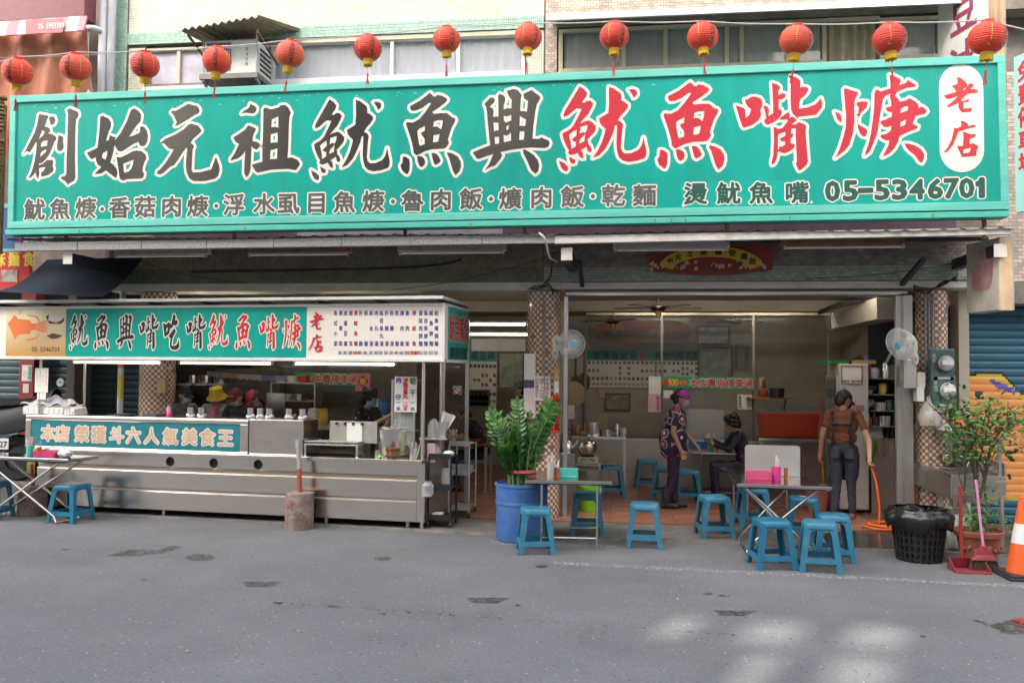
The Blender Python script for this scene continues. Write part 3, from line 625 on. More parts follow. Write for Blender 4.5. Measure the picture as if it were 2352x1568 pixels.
# opening frame of the shop: rolling-shutter housing, beam conduits
sh=thing('shutter_housing','long steel rolling-shutter box above the right shop opening','shutter box',(1.3,10.9,2.7))
b=MB(); b.box(-.72,3.42,11.02,11.30,2.84,2.913); b.build('housing',mat('housing_grey',(.30,.29,.27),.5,.3,var=.2),sh,w=True)
b=MB(); b.tube([(-.72,10.97,2.872),(3.42,10.97,2.872)],.036,12); b.build('roller',M_alu,sh,w=True,smooth=True)
b=MB(); b.box(-.74,-.69,10.98,11.05,.04,2.83); b.build('guide_rail',M_alu,sh,w=True); b=MB(); b.box(3.30,3.36,10.98,11.05,.04,2.83); b.build('guide_rail',M_alu,sh,w=True)
# -- mosaic pillars
def pillar(label,cx,cy,r,h,parts=300):
    p=thing('pillar',label,'pillar',(cx,cy,0),0,'checkered mosaic pillars')
    c=MB(); c.cyl((0,0,0),(0,0,h),r-.006,n=48); c.build('core',mat('pillar_grout',(.30,.22,.17),.9),p,smooth=True)
    n=int(round(2*math.pi*r/.0375)/2)*2; tw=2*math.pi*r/n; th=.0395; rows=int(h/th); me=[]
    for m_ in M_tilew:
        q=MB(); q.box(-tw/2+.002,tw/2-.002,-.008,.004,-th/2+.0022,th/2-.0022); me.append(mmesh(q,'mosaic_tile',m_))
    rest=MB(); k=0; cand=[]
    for j in range(rows):
        for i in range(n):
            a=2*math.pi*i/n
            if math.sin(a)>.35:continue  # the side away from the street stays grouted
            cand.append((j,i,a))
    cand.sort(key=lambda q:(q[0]*th-1.5)**2*.05+(math.sin(q[2])+1))
    for q,(j,i,a) in enumerate(cand):
        kind=(i+j)%2
        z=(j+.5)*th; ang=a+math.pi/2
        if random.random()<.01:kind=1-kind
        if q<parts:inst(me[kind],'mosaic_tile',p,(r*math.cos(a),r*math.sin(a),z),(0,0,ang)); continue
        rest.m=kind; ca,sa=math.cos(a),math.sin(a); tx,ty=-sa*(tw/2-.002),ca*(tw/2-.002); R1=r+.008+random.uniform(0,.001); R0=r-.004; hz=th/2-.0022
        rest._add([(R1*ca-tx,R1*sa-ty,z-hz),(R1*ca+tx,R1*sa+ty,z-hz),(R1*ca+tx,R1*sa+ty,z+hz),(R1*ca-tx,R1*sa-ty,z+hz),
                   (R0*ca-tx,R0*sa-ty,z-hz),(R0*ca+tx,R0*sa+ty,z-hz),(R0*ca+tx,R0*sa+ty,z+hz),(R0*ca-tx,R0*sa-ty,z+hz)],
                  [(0,1,2,3),(0,4,5,1),(1,5,6,2),(2,6,7,3),(3,7,4,0)])
    o=rest.build('mosaic_tile',M_tilew,p,fixn=False); o['kind']='stuff'; return p
pm=pillar('brown and white checkered mosaic pillar behind the blue plant drum',-1.0,11.02,.205,2.91)
pr=pillar('brown and white checkered mosaic pillar with two electricity meters',3.72,11.02,.17,2.91)
pl=pillar('brown and white checkered mosaic pillar behind the food cart',-6.28,11.05,.225,2.895)

# -- the shop room
b=MB()
M_ceil=mat('ceiling_paint',(.46,.40,.30),.8,var=.15,scale=2)
M_wall=mat('room_wall',(.48,.42,.33),.6,var=.15,scale=3)
b.box(-7.6,4.2,11.31,17.2,2.98,3.04); b.build('ceiling',M_ceil)['kind']='structure'
b=MB(); b.box(-7.6,4.2,17.0,17.15,0,2.98); b.build('wall',M_wall)['kind']='structure'
b=MB(); b.box(4.10,4.22,11.2,17.0,0,2.98); b.build('wall',M_wall)['kind']='structure'
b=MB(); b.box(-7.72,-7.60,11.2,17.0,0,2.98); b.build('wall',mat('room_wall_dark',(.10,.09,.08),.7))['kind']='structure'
# cream wall tiles on the lower back wall
wt=MB(); tl=.30
for i in range(38):
    for j in range(5):wt.box(-7.4+i*tl+.003,-7.4+(i+1)*tl-.003,16.988,16.996,.04+j*tl+.003,.04+(j+1)*tl-.003)
back=[o for o in bpy.data.objects if o.name.startswith('wall') and o.get('kind')=='structure'][0]
o=wt.build('wall_tile',mat('wall_tile',(.56,.50,.40),.25,var=.15,scale=2),back); o['kind']='stuff'
# beams in the room
b=MB(); b.box(-.9,3.6,13.4,13.6,2.82,2.98); b.box(-7.4,-.9,13.4,13.6,2.82,2.98); b.build('ceiling_beam',M_ceil)['kind']='structure'
b=MB(); b.box(-1.1,-.85,13.35,13.65,.04,2.9); b.build('wall',M_wall)['kind']='structure'
# houses across the street (behind the photographer): they shade the shop front; wall height and openings are shaped for the sun patches
op=thing('street_house','pale apartment block across the street behind the photographer','building',(0,-5,0))
M_opp=mat('opposite_wall',(.55,.50,.43),.8,var=.2,scale=1.5)
def onwall(px,py):
    p=gz(px,py); k=(p.y+5.0)/LDIR.y; q=p-LDIR*k; return q.x,q.z
xs=[onwall(1548,1421)[0],onwall(1642,1420)[0],onwall(1728,1434)[0],onwall(1874,1434)[0],onwall(1962,1443)[0],onwall(2102,1443)[0]]
zt=[onwall(1640,1420)[1],onwall(1640,1484)[1],onwall(1640,1500)[1],onwall(1500,1640)[1]]
print('opening',[round(v,2) for v in xs],[round(v,2) for v in zt])
zt=[max(zt[0],zt[1]),min(zt[0],zt[1]),zt[2],zt[3]]
ztop,z1b,z2t,z2b=zt
b=MB(); y0,y1=-5.0,-4.85
BX0,BX1,BT=-19.0,4.5,20.5
b.box(BX0,BX1,y0,y1,ztop,BT); b.box(BX0,BX1,y0,y1,0,z2b)
b.box(BX0,xs[0],y0,y1,z2b,ztop); b.box(xs[5],BX1,y0,y1,z2b,ztop)
b.box(xs[1],xs[2],y0,y1,z2b,ztop); b.box(xs[3],xs[4],y0,y1,z2b,ztop)
for a_,c_ in ((0,1),(2,3),(4,5)):
    b.box(xs[a_],xs[c_],y0+.02,y1-.02,z2t,z1b)
    for z in np.arange(z2b+.03,ztop-.03,.12):b.box(xs[a_],xs[c_],y0+.07,y1-.07,z,z+.024)  # slats added across the openings to dim the sun patches
b.box(-60,BX0,-5.2,-4.9,0,11); b.box(BX1,60,-5.2,-4.9,0,11)
b.build('wall',M_opp,op,w=True)
wn=MB(); wn.box(-.7,.7,-.03,.03,-.6,.6); wme=mmesh(wn,'window',mat('opp_window',(.10,.12,.14),.1,spec=.8))
for i in range(15):
    for j in range(3):inst(wme,'window',op,INV[op.name]@Vector((-24+i*3.3,-4.84,2.2+j*3.0)))
# -- the big teal sign
YS=9.4
sg=thing('shop_sign','huge teal shop sign board with black and red brush characters','sign',(-1.7,YS,3.5))
TLc,TRc,BRc,BLc=at(23,220,YS),at(2309,125,YS),at(2319,481,YS),at(16,525,YS)
def lerp(a,b,t):return Vector(a)*(1-t)+Vector(b)*t
back=Vector((0,.22,0))
b=MB(); o_=Vector((0,.025,0))
b.hexa([BLc+o_,BRc+o_,BRc+back,BLc+back],[TLc+o_,TRc+o_,TRc+back,TLc+back]); b.build('panel',M_teal,sg,w=True)
def framebar(p,q,r_,s_,d0=-.0,d1=.05):  # quad p,q,r,s (outer bottom-left ...) extruded in depth
    m_=MB(); e0,e1=Vector((0,d0,0)),Vector((0,d1,0)); m_.hexa([p+e0,q+e0,q+e1,p+e1],[s_+e0,r_+e0,r_+e1,s_+e1]); return m_
fw=.085
ih=(TLc-BLc).normalized()*fw; ih2=(TRc-BRc).normalized()*fw; iw=(BRc-BLc).normalized()*.075
framebar(TLc-ih,TRc-ih2,TRc,TLc).build('frame',M_tealf,sg,w=True,bev=.006)
framebar(BLc,BRc,BRc+ih2,BLc+ih).build('frame',M_tealf,sg,w=True,bev=.006)
framebar(BLc+ih,BLc+ih+iw,TLc-ih+iw,TLc-ih).build('frame',M_tealf,sg,w=True,bev=.006)
framebar(BRc+ih2-iw,BRc+ih2,TRc-ih2,TRc-ih2-iw).build('frame',M_tealf,sg,w=True,bev=.006)
# lower strip with a dark gap
dn=Vector((0,0,-.012)); h2=Vector((0,0,-.062))
framebar(BLc+dn+h2+Vector((-.03,0,0)),BRc+dn+h2,BRc+dn,BLc+dn+Vector((-.03,0,0)),.004,.2).build('lower_strip',mat('strip_teal',(.10,.56,.44),.4,var=.3,scale=2.5,stretch=(1,1,.2),col2=(.06,.44,.35)),sg,w=True,bev=.005)
b=MB(); p=BLc+dn*.9; q=BRc+dn*.9; b.hexa([p+Vector((0,.03,0)),q+Vector((0,.03,0)),q+back,p+back],[p+Vector((0,.03,.012)),q+Vector((0,.03,.012)),q+back+Vector((0,0,.012)),p+back+Vector((0,0,.012))]); b.build('gap',M_dark,sg,w=True)
def brush_on(parent,ch,m_,Y,bw,box=None,lift=.0,o=None,n=None,border=M_cream2,name='character'):
    """brush character on the plane; box = ink bounding box in view units"""
    V,Fc,E=brush(ch)
    if box:
        xs=[v[0] for v in V]; ys=[v[1] for v in V]; x0,x1,y0,y1=min(xs),max(xs),min(ys),max(ys)
        V=[(box[0]+(x-x0)/(x1-x0)*(box[2]-box[0]),box[1]+(y-y0)/(y1-y0)*(box[3]-box[1])) for x,y in V]
    if o is None:o=Vector((0,Y,0)); n=Vector((0,-1,0))
    uy=Vector((0,0,1)); ux=uy.cross(-Vector(n)).normalized()*-1
    q=[hit(x,y,o,n)-Vector(o) for x,y in V]; q=[(p.dot(ux),p.dot(uy)) for p in q]
    ink=Ink(o,ux,uy,n,.004+lift); ink.poly(q,Fc); c=ink.build(name,m_,parent)
    if border:
        k=Ink(o,ux,uy,n,.001+lift); k.stroke(q,E,bw,nd=12); oo=k.build('outline',border,parent)
        oo.parent=c
    return c
for ch in '創始元祖魷魚興':brush_on(sg,ch,M_inkbig,YS+.025,.031)
brush_on(sg,'魷',M_inkr,YS+.025,.031,(1284,199,1485,394)); brush_on(sg,'魚',M_inkr,YS+.025,.031,(1510,189,1664,390))
brush_on(sg,'嘴',M_inkr,YS+.025,.030); brush_on(sg,'焿',M_inkr,YS+.025,.030)
# cream capsule with two characters
b=MB(); cx_,ty,by,rr=2207,148,396,51
poly=[(cx_+rr*math.cos(a),ty+rr-rr*math.sin(a)) for a in np.linspace(0,math.pi,14)]+[(cx_+2-rr*math.cos(a),by-rr-rr*-math.sin(a)) for a in np.linspace(0,math.pi,14)]
pp=[at(x,y,YS+.025) for x,y in poly]; b._add([p+Vector((0,-.004,0)) for p in pp],[tuple(range(len(pp)))])
b.build('capsule',M_cream2,sg,w=True,fixn=False)
brush_on(sg,'老',M_inkr2,YS+.025,0,lift=.004,border=None); brush_on(sg,'店',M_inkr2,YS+.025,0,lift=.004,border=None)
# slightly fresher teal sticker behind four characters and the seams of the vinyl
b=MB(); pp=[at(x,y,YS+.024) for x,y in ((1565,476),(1862,469),(1858,412),(1562,419))]; b._add(pp,[(0,1,2,3)]); b.build('sticker',mat('sticker_teal',(.006,.385,.312),.36,spec=.3),sg,w=True,fixn=False)
for pts_ in (((30,437),(2300,404)),((30,444),(1560,422))):
    pa,pb=at(*pts_[0],YS+.0245),at(*pts_[1],YS+.0245); b=MB(); b.quad(pa,pb,pb+Vector((0,0,.005)),pa+Vector((0,0,.005))); b.build('vinyl_seam',mat('seam_teal',(.008,.30,.235),.5),sg,w=True,fixn=False)
random.seed(12); b=MB()
for i in range(70):
    x=random.uniform(60,1650); y0_=222-(x-60)*.0415+16+random.uniform(0,22); l=random.uniform(2,9); p_=at(x,y0_,YS+.0243); w__=l*.0047; h__=random.uniform(.003,.007); b.quad(p_,p_+Vector((w__,0,0)),p_+Vector((w__*.8,0,h__)),p_+Vector((w__*.1,0,h__)))
o=b.build('scuff',mat('scuff_pale',(.45,.66,.60),.6),sg,w=True,fixn=False); o['kind']='stuff'
# second line
L2=[('魷',80,481),('魚',137.6,480),('焿',197.6,478),('香',274.6,477),('菇',333.4,475),('肉',394.4,474),('焿',454.7,473.5),('浮',537.7,470.2),('水',606.8,468.5),('虱',663,467),('目',727.3,465.5),('魚',791,464),('焿',858,462),('魯',947.4,461),('肉',1012.7,458.5),('飯',1082,456.7),('爌',1172,456),('肉',1243.6,453.5),('飯',1314.8,451.7),('乾',1409,449),('麵',1480.4,448.5)]
L2b=[('燙',1597.5,444.7),('魷',1673.7,443.5),('魚',1748,443),('嘴',1830.2,442)]
def plane_line(parent,items,Y,m_,bold,bw,name,hk=1.0,size=None,e=0.0):
    a=Ink((0,Y,0),(1,0,0),(0,0,1),(0,-1,0),.004+e); k=Ink((0,Y,0),(1,0,0),(0,0,1),(0,-1,0),.0012+e)
    for ch,x,y in items:
        p=at(x,y,Y); s_=size or (49+x*.0042)
        w_=(at(x+s_/2,y,Y)-at(x-s_/2,y,Y)).x; fit=ch in '0123456789-'
        h_=w_*.95*hk
        a.char(ch,p.x,p.z,w_*((.30 if ch=='1' else .56) if fit else 1),h_*(.16 if ch=='-' else 1),bold,fit=fit)
        v,f,ed=GL[ch]
        if fit:
            xs=[q[0] for q in v]; ys=[q[1] for q in v]; x0,x1,y0,y1=min(xs),max(xs),min(ys),max(ys)
            q=[(p.x+((xx-x0)/(x1-x0)-.5)*w_*(.30 if ch=='1' else .56),p.z+((yy-y0)/(y1-y0)-.5)*h_*(.16 if ch=='-' else 1)) for xx,yy in v]
        else:q=[(p.x+(xx-.5)*w_,p.z+(yy-.38)*h_) for xx,yy in v]
        if bw:k.stroke(q,ed,bw,nd=8)
    o=a.build(name,m_,parent)
    if bw:z=k.build('outline',M_cream2,parent); z.parent=o
    return o
for it in L2:plane_line(sg,[it],YS+.025,M_inkg,.0065,.021,'character')
for it in L2b:plane_line(sg,[it],YS+.025,M_inkgr,.0065,.021,'character')
dots=MB()
for x,y in ((235,480),(497,473),(902.6,463),(1127.7,457),(1361.8,451)):
    p=at(x,y,YS+.025)
    for rr,m_,e in ((.042,0,.002),(.024,1,.005)):
        dots.m=m_; dots._add([(p.x+rr*math.cos(t*.393),YS+.025-e,p.z+rr*math.sin(t*.393)) for t in range(16)],[tuple(range(16))])
dots.build('separator_dot',[M_cream2,M_inkg],sg,w=True,fixn=False)
ph='05-5346701'; px=[1912,1953,1988,2026,2066,2106,2148,2185,2220,2251]
plane_line(sg,[(c,x,439-(x-1912)*.0225) for c,x in zip(ph,px)],YS+.025,M_inkgr,.012,.026,'phone_number',hk=.88,size=54)
b=MB()
for x,y,w_,h_ in ((1505,487,34,3),(1566,470,7,5),(1862,462,4,5)):
    p,q=at(x,y,YS+.025),at(x+w_,y+h_,YS+.025); b.box(p.x,q.x,YS+.0205,YS+.0235,q.z,p.z)
b.build('peeled_patch',M_cream2,sg,w=True)
for x in (150,537,930,1205,1670,2262):
    p=at(x,500,YS+.12); b=MB(); b.cyl((p.x,YS+.14,3.30),(p.x,YS+.14,3.56),.022,n=10); b.build('post',M_rust,sg,w=True,smooth=True)

random.seed(3)
for x,l in ((180,.05),(560,.045),(1078,.06),(1502,.06),(1540,.05),(1572,.055),(1812,.04),(2140,.05)):
    yb=531-(x-16)*.0191; p_=at(x,yb,YS+.002); b=MB(); b.quad(p_,p_+Vector((.022,0,0)),p_+Vector((.014,0,-l)),p_+Vector((.006,0,-l*.8))); b.build('rust_streak',mat('rust_streak',(.22,.22,.09),.7),sg,w=True,fixn=False)
# -- tin awning
YL=9.5
aw=thing('tin_awning','corrugated tin awning with galvanised gutter edge under the big sign','awning',(-1.7,YL,3.3))
def corr(x0,x1,y0,z0,y1,z1,mk,name,parent,pitch=.19,amp=.022,sag=0.0):
    m_=MB(); n=int((x1-x0)/pitch*8)
    def fn(u,v):
        x=x0+(x1-x0)*u; ph_=(x/pitch)%1.0; hgt=amp*max(0,math.cos((ph_-.5)*2*math.pi))**3 if True else 0
        return (x,y0+(y1-y0)*v,z0+(z1-z0)*v+hgt+.01*sag*math.sin(x*1.7))
    m_.grid(fn,n,3); return m_.build(name,mk,parent,smooth=50,w=True,fixn=False)
M_tin=mat('tin_sheet',(.20,.19,.18),.6,.3,var=.5,scale=3,stretch=(6,1,1))
corr(-7.38,4.06,YL-.04,3.388,YW-.06,3.56,M_tin,'corrugated_sheet',aw,sag=1)
zl=lambda x:3.262+(x+7.26)*.0049
b=MB()
for k in range(8):
    x0,x1=-7.27+k*.815,-7.27+(k+1)*.815-.004
    b=MB(); b.hexa([(x0,YL,zl(x0)),(x1,YL,zl(x1)),(x1,YL+.06,zl(x1)),(x0,YL+.06,zl(x0))],[(x0,YL,zl(x0)+.105),(x1,YL,zl(x1)+.105),(x1,YL+.06,zl(x1)+.105),(x0,YL+.06,zl(x0)+.105)]); b.build('gutter',M_galv,aw,w=True,bev=.006)
x0,x1=-.75,4.0
b=MB(); b.hexa([(x0,YL-.01,3.286),(x1,YL-.01,3.335),(x1,YL+.06,3.335),(x0,YL+.06,3.286)],[(x0,YL-.01,3.378),(x1,YL-.01,3.412),(x1,YL+.06,3.412),(x0,YL+.06,3.378)]); b.build('gutter',M_lipw,aw,w=True,bev=.006)
b=MB(); b.box(-6.2,3.9,YW-.09,YW-.03,3.56,3.70); b.build('flashing',mat('flashing_purple',(.16,.085,.12),.5,var=.35,scale=2),aw,w=True)
b=MB(); b.box(-4.2,-1.5,YW-.10,YW-.031,3.6,3.75); b.build('flashing',mat('flashing_lilac',(.42,.38,.45),.5,var=.25,scale=2),aw,w=True)
for x,w_ in ((-6.62,.1),(-.62,.11),(3.92,.11)):
    b=MB(); b.box(x-w_/2,x+w_/2,YL+.07,YW-.04,3.12,3.24); b.build('support_arm',M_darkm,aw,w=True)
    b=MB(); b.box(x-w_/2-.008,x+w_/2+.008,YL+.061,YL+.068,3.11,3.25); b.build('arm_end',M_lipw,aw,w=True)
for x in (-.5,3.3):b=MB(); b.bar((x,YW-.05,2.95),(x,YL+.5,3.15),.05,.05); b.build('brace',M_darkm,aw,w=True)
b=MB(); b.box(-7.2,4.0,YL+.55,YL+.60,3.36,3.40); b.box(-7.2,4.0,YL+.95,YL+1.0,3.42,3.46); b.build('purlin',M_darkm,aw,w=True)
# five unlit fluorescent battens under the awning
FX=[(262,478,581,592,M_batten,'leftmost rusty-white unlit tube lamp under the awning'),(568,803,577,589,M_battenr,'brownish unlit tube lamp under the awning above the squid picture side of the cart'),
      (913,1162,573,586,M_batten,'white unlit tube lamp under the awning left of the middle pillar'),(1408,1676,566,578,M_white,'white unlit tube lamp in front of the red banner'),
      (1796,2081,560,574,M_battenr,'rust-brown unlit tube lamp right of the red banner')]
for x0,x1,y0,y1,m_,lb in FX:
    p,q=at(x0,y0,9.9),at(x1,y0-4,9.9); L=q.x-p.x; z=p.z
    f=thing('tube_lamp',lb,'lamp',(p.x,9.9,z),0,'unlit tube lamps under the awning')
    b=MB(); b._add([(p.x,9.88,z-.02),(q.x,9.88,z-.02),(q.x,9.93,z+.07),(p.x,9.93,z+.07),(p.x,10.0,z-.02),(q.x,10.0,z-.02),(q.x,9.95,z+.07),(p.x,9.95,z+.07)],[(0,1,2,3),(5,4,7,6),(3,2,6,7),(0,4,5,1),(0,3,7,4),(1,5,6,2)])
    b.build('reflector',m_,f,w=True)
    b=MB(); b.tube([(p.x+.05,9.90,z-.045),(q.x-.05,9.90,z-.045)],.014,10); b.build('tube',M_tubeo,f,w=True,smooth=True)
    for x in (p.x+.03,q.x-.03):b=MB(); b.box(x-.012,x+.012,9.885,9.915,z-.065,z-.018); b.build('lamp_holder',M_batten,f,w=True)

# -- lanterns on a wire
M_lan=mat('lantern_red',(.80,.065,.025),.34,var=.12,scale=6,sub=0.0)
M_lan2=mat('lantern_faded',(.76,.10,.045),.4,var=.2,scale=7); M_lan3=mat('lantern_deep',(.70,.05,.022),.32,var=.18,scale=5)
M_gold=mat('lantern_gold',(.78,.52,.14),.4); M_yel=mat('tassel_yellow',(.75,.50,.03),.7); M_redt=mat('tassel_red',(.55,.04,.04),.7); M_lgr=mat('lantern_green',(.22,.33,.17),.5)
LT=[(40,165,66,10),(174,155,67,8),(333,150,64,6),(498,140,63,4),(666,125,64,6),(845,112,62.5,-4),(1026,92,62.5,2),(1213,86,64,0),(1411,84,66,3),(1614,85,69,-3),(1829,93,72.5,2),(2043,91,76,-2),(2268,88,81,5)]
LLAB=['leftmost tilted lantern by the red-brown tarp','second lantern from the left end of the string','lantern before the small frosted window','lantern hanging in front of the air conditioner',
        'lantern just right of the air conditioner','lantern before the left part of the lilac-curtained window','lantern before the middle of the lilac-curtained window','lantern at the seam between the two houses','lantern above the red character nearest the sign middle',
        'lantern before the middle of the beige upstairs windows','lantern whose tassel hangs over the red mouth character','second lantern from the right end of the string','rightmost and largest-looking lantern before the white vertical sign']
def make_lantern():
    r=thing('paper_lantern','round red lantern','lantern',(0,0,0),0,'red lanterns strung above the big sign')
    b=MB(); prof=[]; N=64
    for i in range(N+1):
        t=math.pi*(.10+.80*i/N); rib=1+.018*math.cos(i*math.pi*2/N*18); prof.append((.14*math.sin(t)**.86*rib,.128*math.cos(t)))
    b.lathe(prof[::-1],n=36,cap=True); b.build('shade',M_lan,r,smooth=60)
    b=MB(); b.lathe([(.050,.118),(.052,.118),(.052,.142),(.046,.142)],n=20); b.build('top_collar',M_lan,r,smooth=40)
    b=MB(); b.lathe([(.046,-.118),(.050,-.120),(.048,-.132)],n=20); b.build('bottom_collar',M_gold,r)
    fr_=MB()
    for i in range(30):
        a=2*math.pi*i/30; l=.058+random.uniform(-.008,.01)
        fr_.bar((.042*math.cos(a),.042*math.sin(a),-.125),(.046*math.cos(a+.1),.046*math.sin(a+.1),-.125-l),.009,.003)
    fr_.build('fringe',M_yel,r)
    b=MB(); b.tube([(0,0,-.125),(.004,0,-.26)],.0022,5); b.m=1; b.lathe([(.004,-.31),(.010,-.305),(.009,-.27),(.004,-.262)],n=8)
    for i in range(7):a=i*.9; b.tube([(.004*math.cos(a),.004*math.sin(a),-.30),(.014*math.cos(a),.014*math.sin(a),-.385)],.0028,4)
    b.build('tassel',[M_redt,M_redt],r)
    for k in range(6):  # dashed gold meridians
        g_=MB(); a=-math.pi/2+(k-.4)*math.pi/3.4
        if k>3:continue
        for i in range(14,46):
            t=math.pi*(.10+.80*i/N); t2=math.pi*(.10+.80*(i+.62)/N); w_=.02
            g_._add([(.1432*math.sin(tt)**.86*math.cos(a+s),.1432*math.sin(tt)**.86*math.sin(a+s),.1305*math.cos(tt)) for tt,s in ((t,-w_),(t,w_),(t2,w_),(t2,-w_))],[(0,1,2,3)])
        g_.build('gold_stripe',M_gold,r,fixn=False)
    k=MB()
    for i,ch in enumerate('風調雨順'):
        v,f,ed=GL[ch]; ang0=-math.pi/2+.62
        for q in ([v],):
            vs=[]
            for x,y in v:
                zz=.075-.052*i+(y-.38)*.05; a=ang0+(x-.5)*.36; t=math.acos(max(-1,min(1,zz/.128))); rr=.1448*math.sin(t)**.86
                vs.append((rr*math.cos(a),rr*math.sin(a),zz))
            k._add(vs,f)
    k.build('lettering',mat('lantern_ink',(.03,.015,.02),.5),r,fixn=False)
    b=MB()
    for s in (-1,1):
        a=-math.pi/2+s*.5; b._add([(.118*math.cos(a-.14),.118*math.sin(a-.14),-.09),(.110*math.cos(a+.16),.110*math.sin(a+.16),-.102),(.126*math.cos(a),.126*math.sin(a),-.076)],[(0,1,2)])
    b.build('leaf_trim',M_lgr,r,fixn=False); return r
lan0=make_lantern(); wire=[]
for i,((x,y,wd,tilt),lb) in enumerate(zip(LT,LLAB)):
    d=ray(x,y); p=EYE+d*(.28*FOC/wd)
    o=lan0 if i==0 else copy_tree(lan0)
    place(o,p,R(-18+i*3.5),'red paper lantern, '+lb); o.rotation_euler=(R(random.uniform(-7,7)),R(tilt+random.uniform(-3,3)),R(-30+i*4.2+random.uniform(-8,8))); o.scale=(1+random.uniform(-.03,.03),1,1+random.uniform(-.05,.03))
    for ch_ in o.children:
        if ch_.name.startswith('shade'):ch_.material_slots[0].link='OBJECT'; ch_.material_slots[0].material=[M_lan,M_lan2,M_lan3][i*7%3]
    wire.append(p+Vector((0,0,.148)))
pts=[at(-60,152,7.5)]+wire+[at(2420,80,7.0)]; path=[]
for a,c in zip(pts,pts[1:]):
    for k in range(6):q=a.lerp(c,k/6); q.z-=.012*math.sin(math.pi*k/6); path.append(q)
b=MB(); b.tube(path+[pts[-1]],.006,6); top(b,'lantern_wire',mat('wire_white',(.55,.55,.54),.5),'pale grey wire carrying the row of red lanterns','wire')
path2=[at(-40,205,8.9),at(200,130,8.7),at(560,90,8.7),at(1200,40,9.0)]
b=MB(); b.tube(smoothpath([at(-40,134,9.6),at(180,128,9.6),at(420,113,9.6),at(700,105,9.9)]),.004,5); top(b,'overhead_wire',M_cableg,'thin grey wire crossing left of the air conditioner','wire')

# -- air conditioner
ac=thing('air_conditioner','white window air conditioner hanging on angle brackets','air conditioner',(-5.15,10.45,5.7))
p,q=at(470,103,10.35),at(588,186,10.35); bx0,bx1,bz0,bz1=p.x,q.x,at(470,174,10.35).z,at(500,93,10.35).z
b=MB(); b.box(bx0,bx1,10.35,10.95,bz0,bz1); b.build('casing',M_white,ac,w=True,bev=.015)
b=MB(); b.box(bx0+.03,bx0+.36,10.343,10.349,bz0+.05,bz1-.04); b.build('grille',mat('ac_grille',(.10,.10,.10),.6),ac,w=True)
for i in range(9):z=bz0+.06+i*(bz1-bz0-.1)/9; b=MB(); b.box(bx0+.03,bx0+.36,10.335,10.342,z,z+.007); b.build('slat',M_alu,ac,w=True)
for i in range(12):x=bx0+.04+i*.028; b=MB(); b.box(x,x+.004,10.333,10.341,bz0+.05,bz1-.04); b.build('slat',M_alu,ac,w=True)
for i in range(5):z=bz0+.08+i*.065; b=MB(); b.box(bx1+.001,bx1+.006,10.45,10.85,z,z+.03); b.build('side_vent',M_black,ac,w=True)
b=MB(); b.box(bx0-.03,bx1+.05,10.28,10.95,bz0-.07,bz0-.005); b.build('drip_tray',mat('tray_grey',(.20,.20,.19),.5,.4,var=.3),ac,w=True)
for x in (bx0+.02,bx1+.03):
    b=MB(); b.bar((x,10.3,bz0-.08),(x,10.79,bz0-.40),.03,.03); b.bar((x,10.3,bz0-.03),(x,10.28,bz1+.1),.02,.02); b.build('bracket',M_galv,ac,w=True)
ink=Ink((0,10.35,0),(1,0,0),(0,0,1),(0,-1,0),.003); ink.line('0408',bx1-.13,(bz0+bz1)/2,.05,.06,vert=True); ink.build('lettering',M_inkk,ac)
rf=thing('tin_rain_hood','rusty corrugated tin sheet above the air conditioner','rain hood',(-5.1,10.4,6.3))
x0,x1=at(415,75,10.1).x,at(600,75,10.1).x
m_=MB()
def hood(u,v):
    x=x0+(x1-x0)*u; s=.018*math.cos(u*2*math.pi*11); return (x+.25*v*(1 if u>.5 else -.1),10.02+.75*v,at(415,76,10.1).z+.13*u-.02*v*0+.12*v+s)
m_.grid(hood,88,4); m_.build('sheet',mat('tin_rusty',(.42,.33,.24),.6,.2,var=.6,scale=5,col2=(.24,.15,.10),stretch=(4,1,1)),rf,smooth=50,w=True,fixn=False)
for x in (x0+.1,x1-.05):b=MB(); b.bar((x,10.1,at(415,80,10.1).z-.01),(x,10.75,bz1-.2),.025,.025); b.build('strut',M_rust,rf,w=True)

# -- pipes and neighbours on the left edge
def pipe(name,pts,r,m_,label,cat='pipe',n=12,sm=True):
    b=MB(); b.tube(smoothpath(pts,6) if sm else pts,r,n); return top(b,name,m_,label,cat,smooth=50)
M_pvcw=mat('pvc_white',(.66,.67,.70),.4,var=.15,scale=3)
a,c=at(236,0,10.6),at(232,230,10.6)
pipe('downpipe',[(a.x,10.6,7.4),(c.x+.03,10.6,3.9)],.055,M_pvcw,'thick white downpipe left of the green tile strip',sm=False)
pipe('downpipe',[(a.x+.13,10.62,7.4),(a.x+.12,10.62,3.9)],.05,M_pvc,'grey downpipe right beside the thick white one',sm=False)
pipe('bent_pipe',[at(206,225,10.3),at(196,140,10.3),at(198,75,10.3),at(210,66,10.3),at(232,72,10.4)],.045,M_pvc,'grey pipe bending like a hook beside the striped awning')
nb=thing('neighbour_house','neighbouring house front hung with a red-brown tarp at the left edge','building',(-8.2,10.6,0))
b=MB(); b.box(-12,-7.02,10.95,11.2,3.2,8.0); b.build('wall',mat('nb_wall',(.20,.15,.13),.8,var=.3),nb,w=True)
m_=MB(); A0=at(-30,82,10.2); A1=at(205,78,10.2)
m_.grid(lambda u,v:(A0.x-.6+(A1.x-A0.x+.6)*u,10.2+.05*math.sin(u*30+v*5)+.08*v,A0.z+.02-(1.6)*v),60,8); m_.build('tarp',mat('tarp_redbrown',(.42,.15,.085),.55,var=.3,scale=3,stretch=(3,1,.6)),nb,smooth=60,w=True)
sa=thing('striped_awning','red and white striped awning valance with a phone number at the top left','awning',(-8,9.9,6))
M_srd,M_swh=mat('awning_red',(.60,.19,.22),.6,var=.15),mat('awning_white',(.70,.66,.63),.6,var=.1)
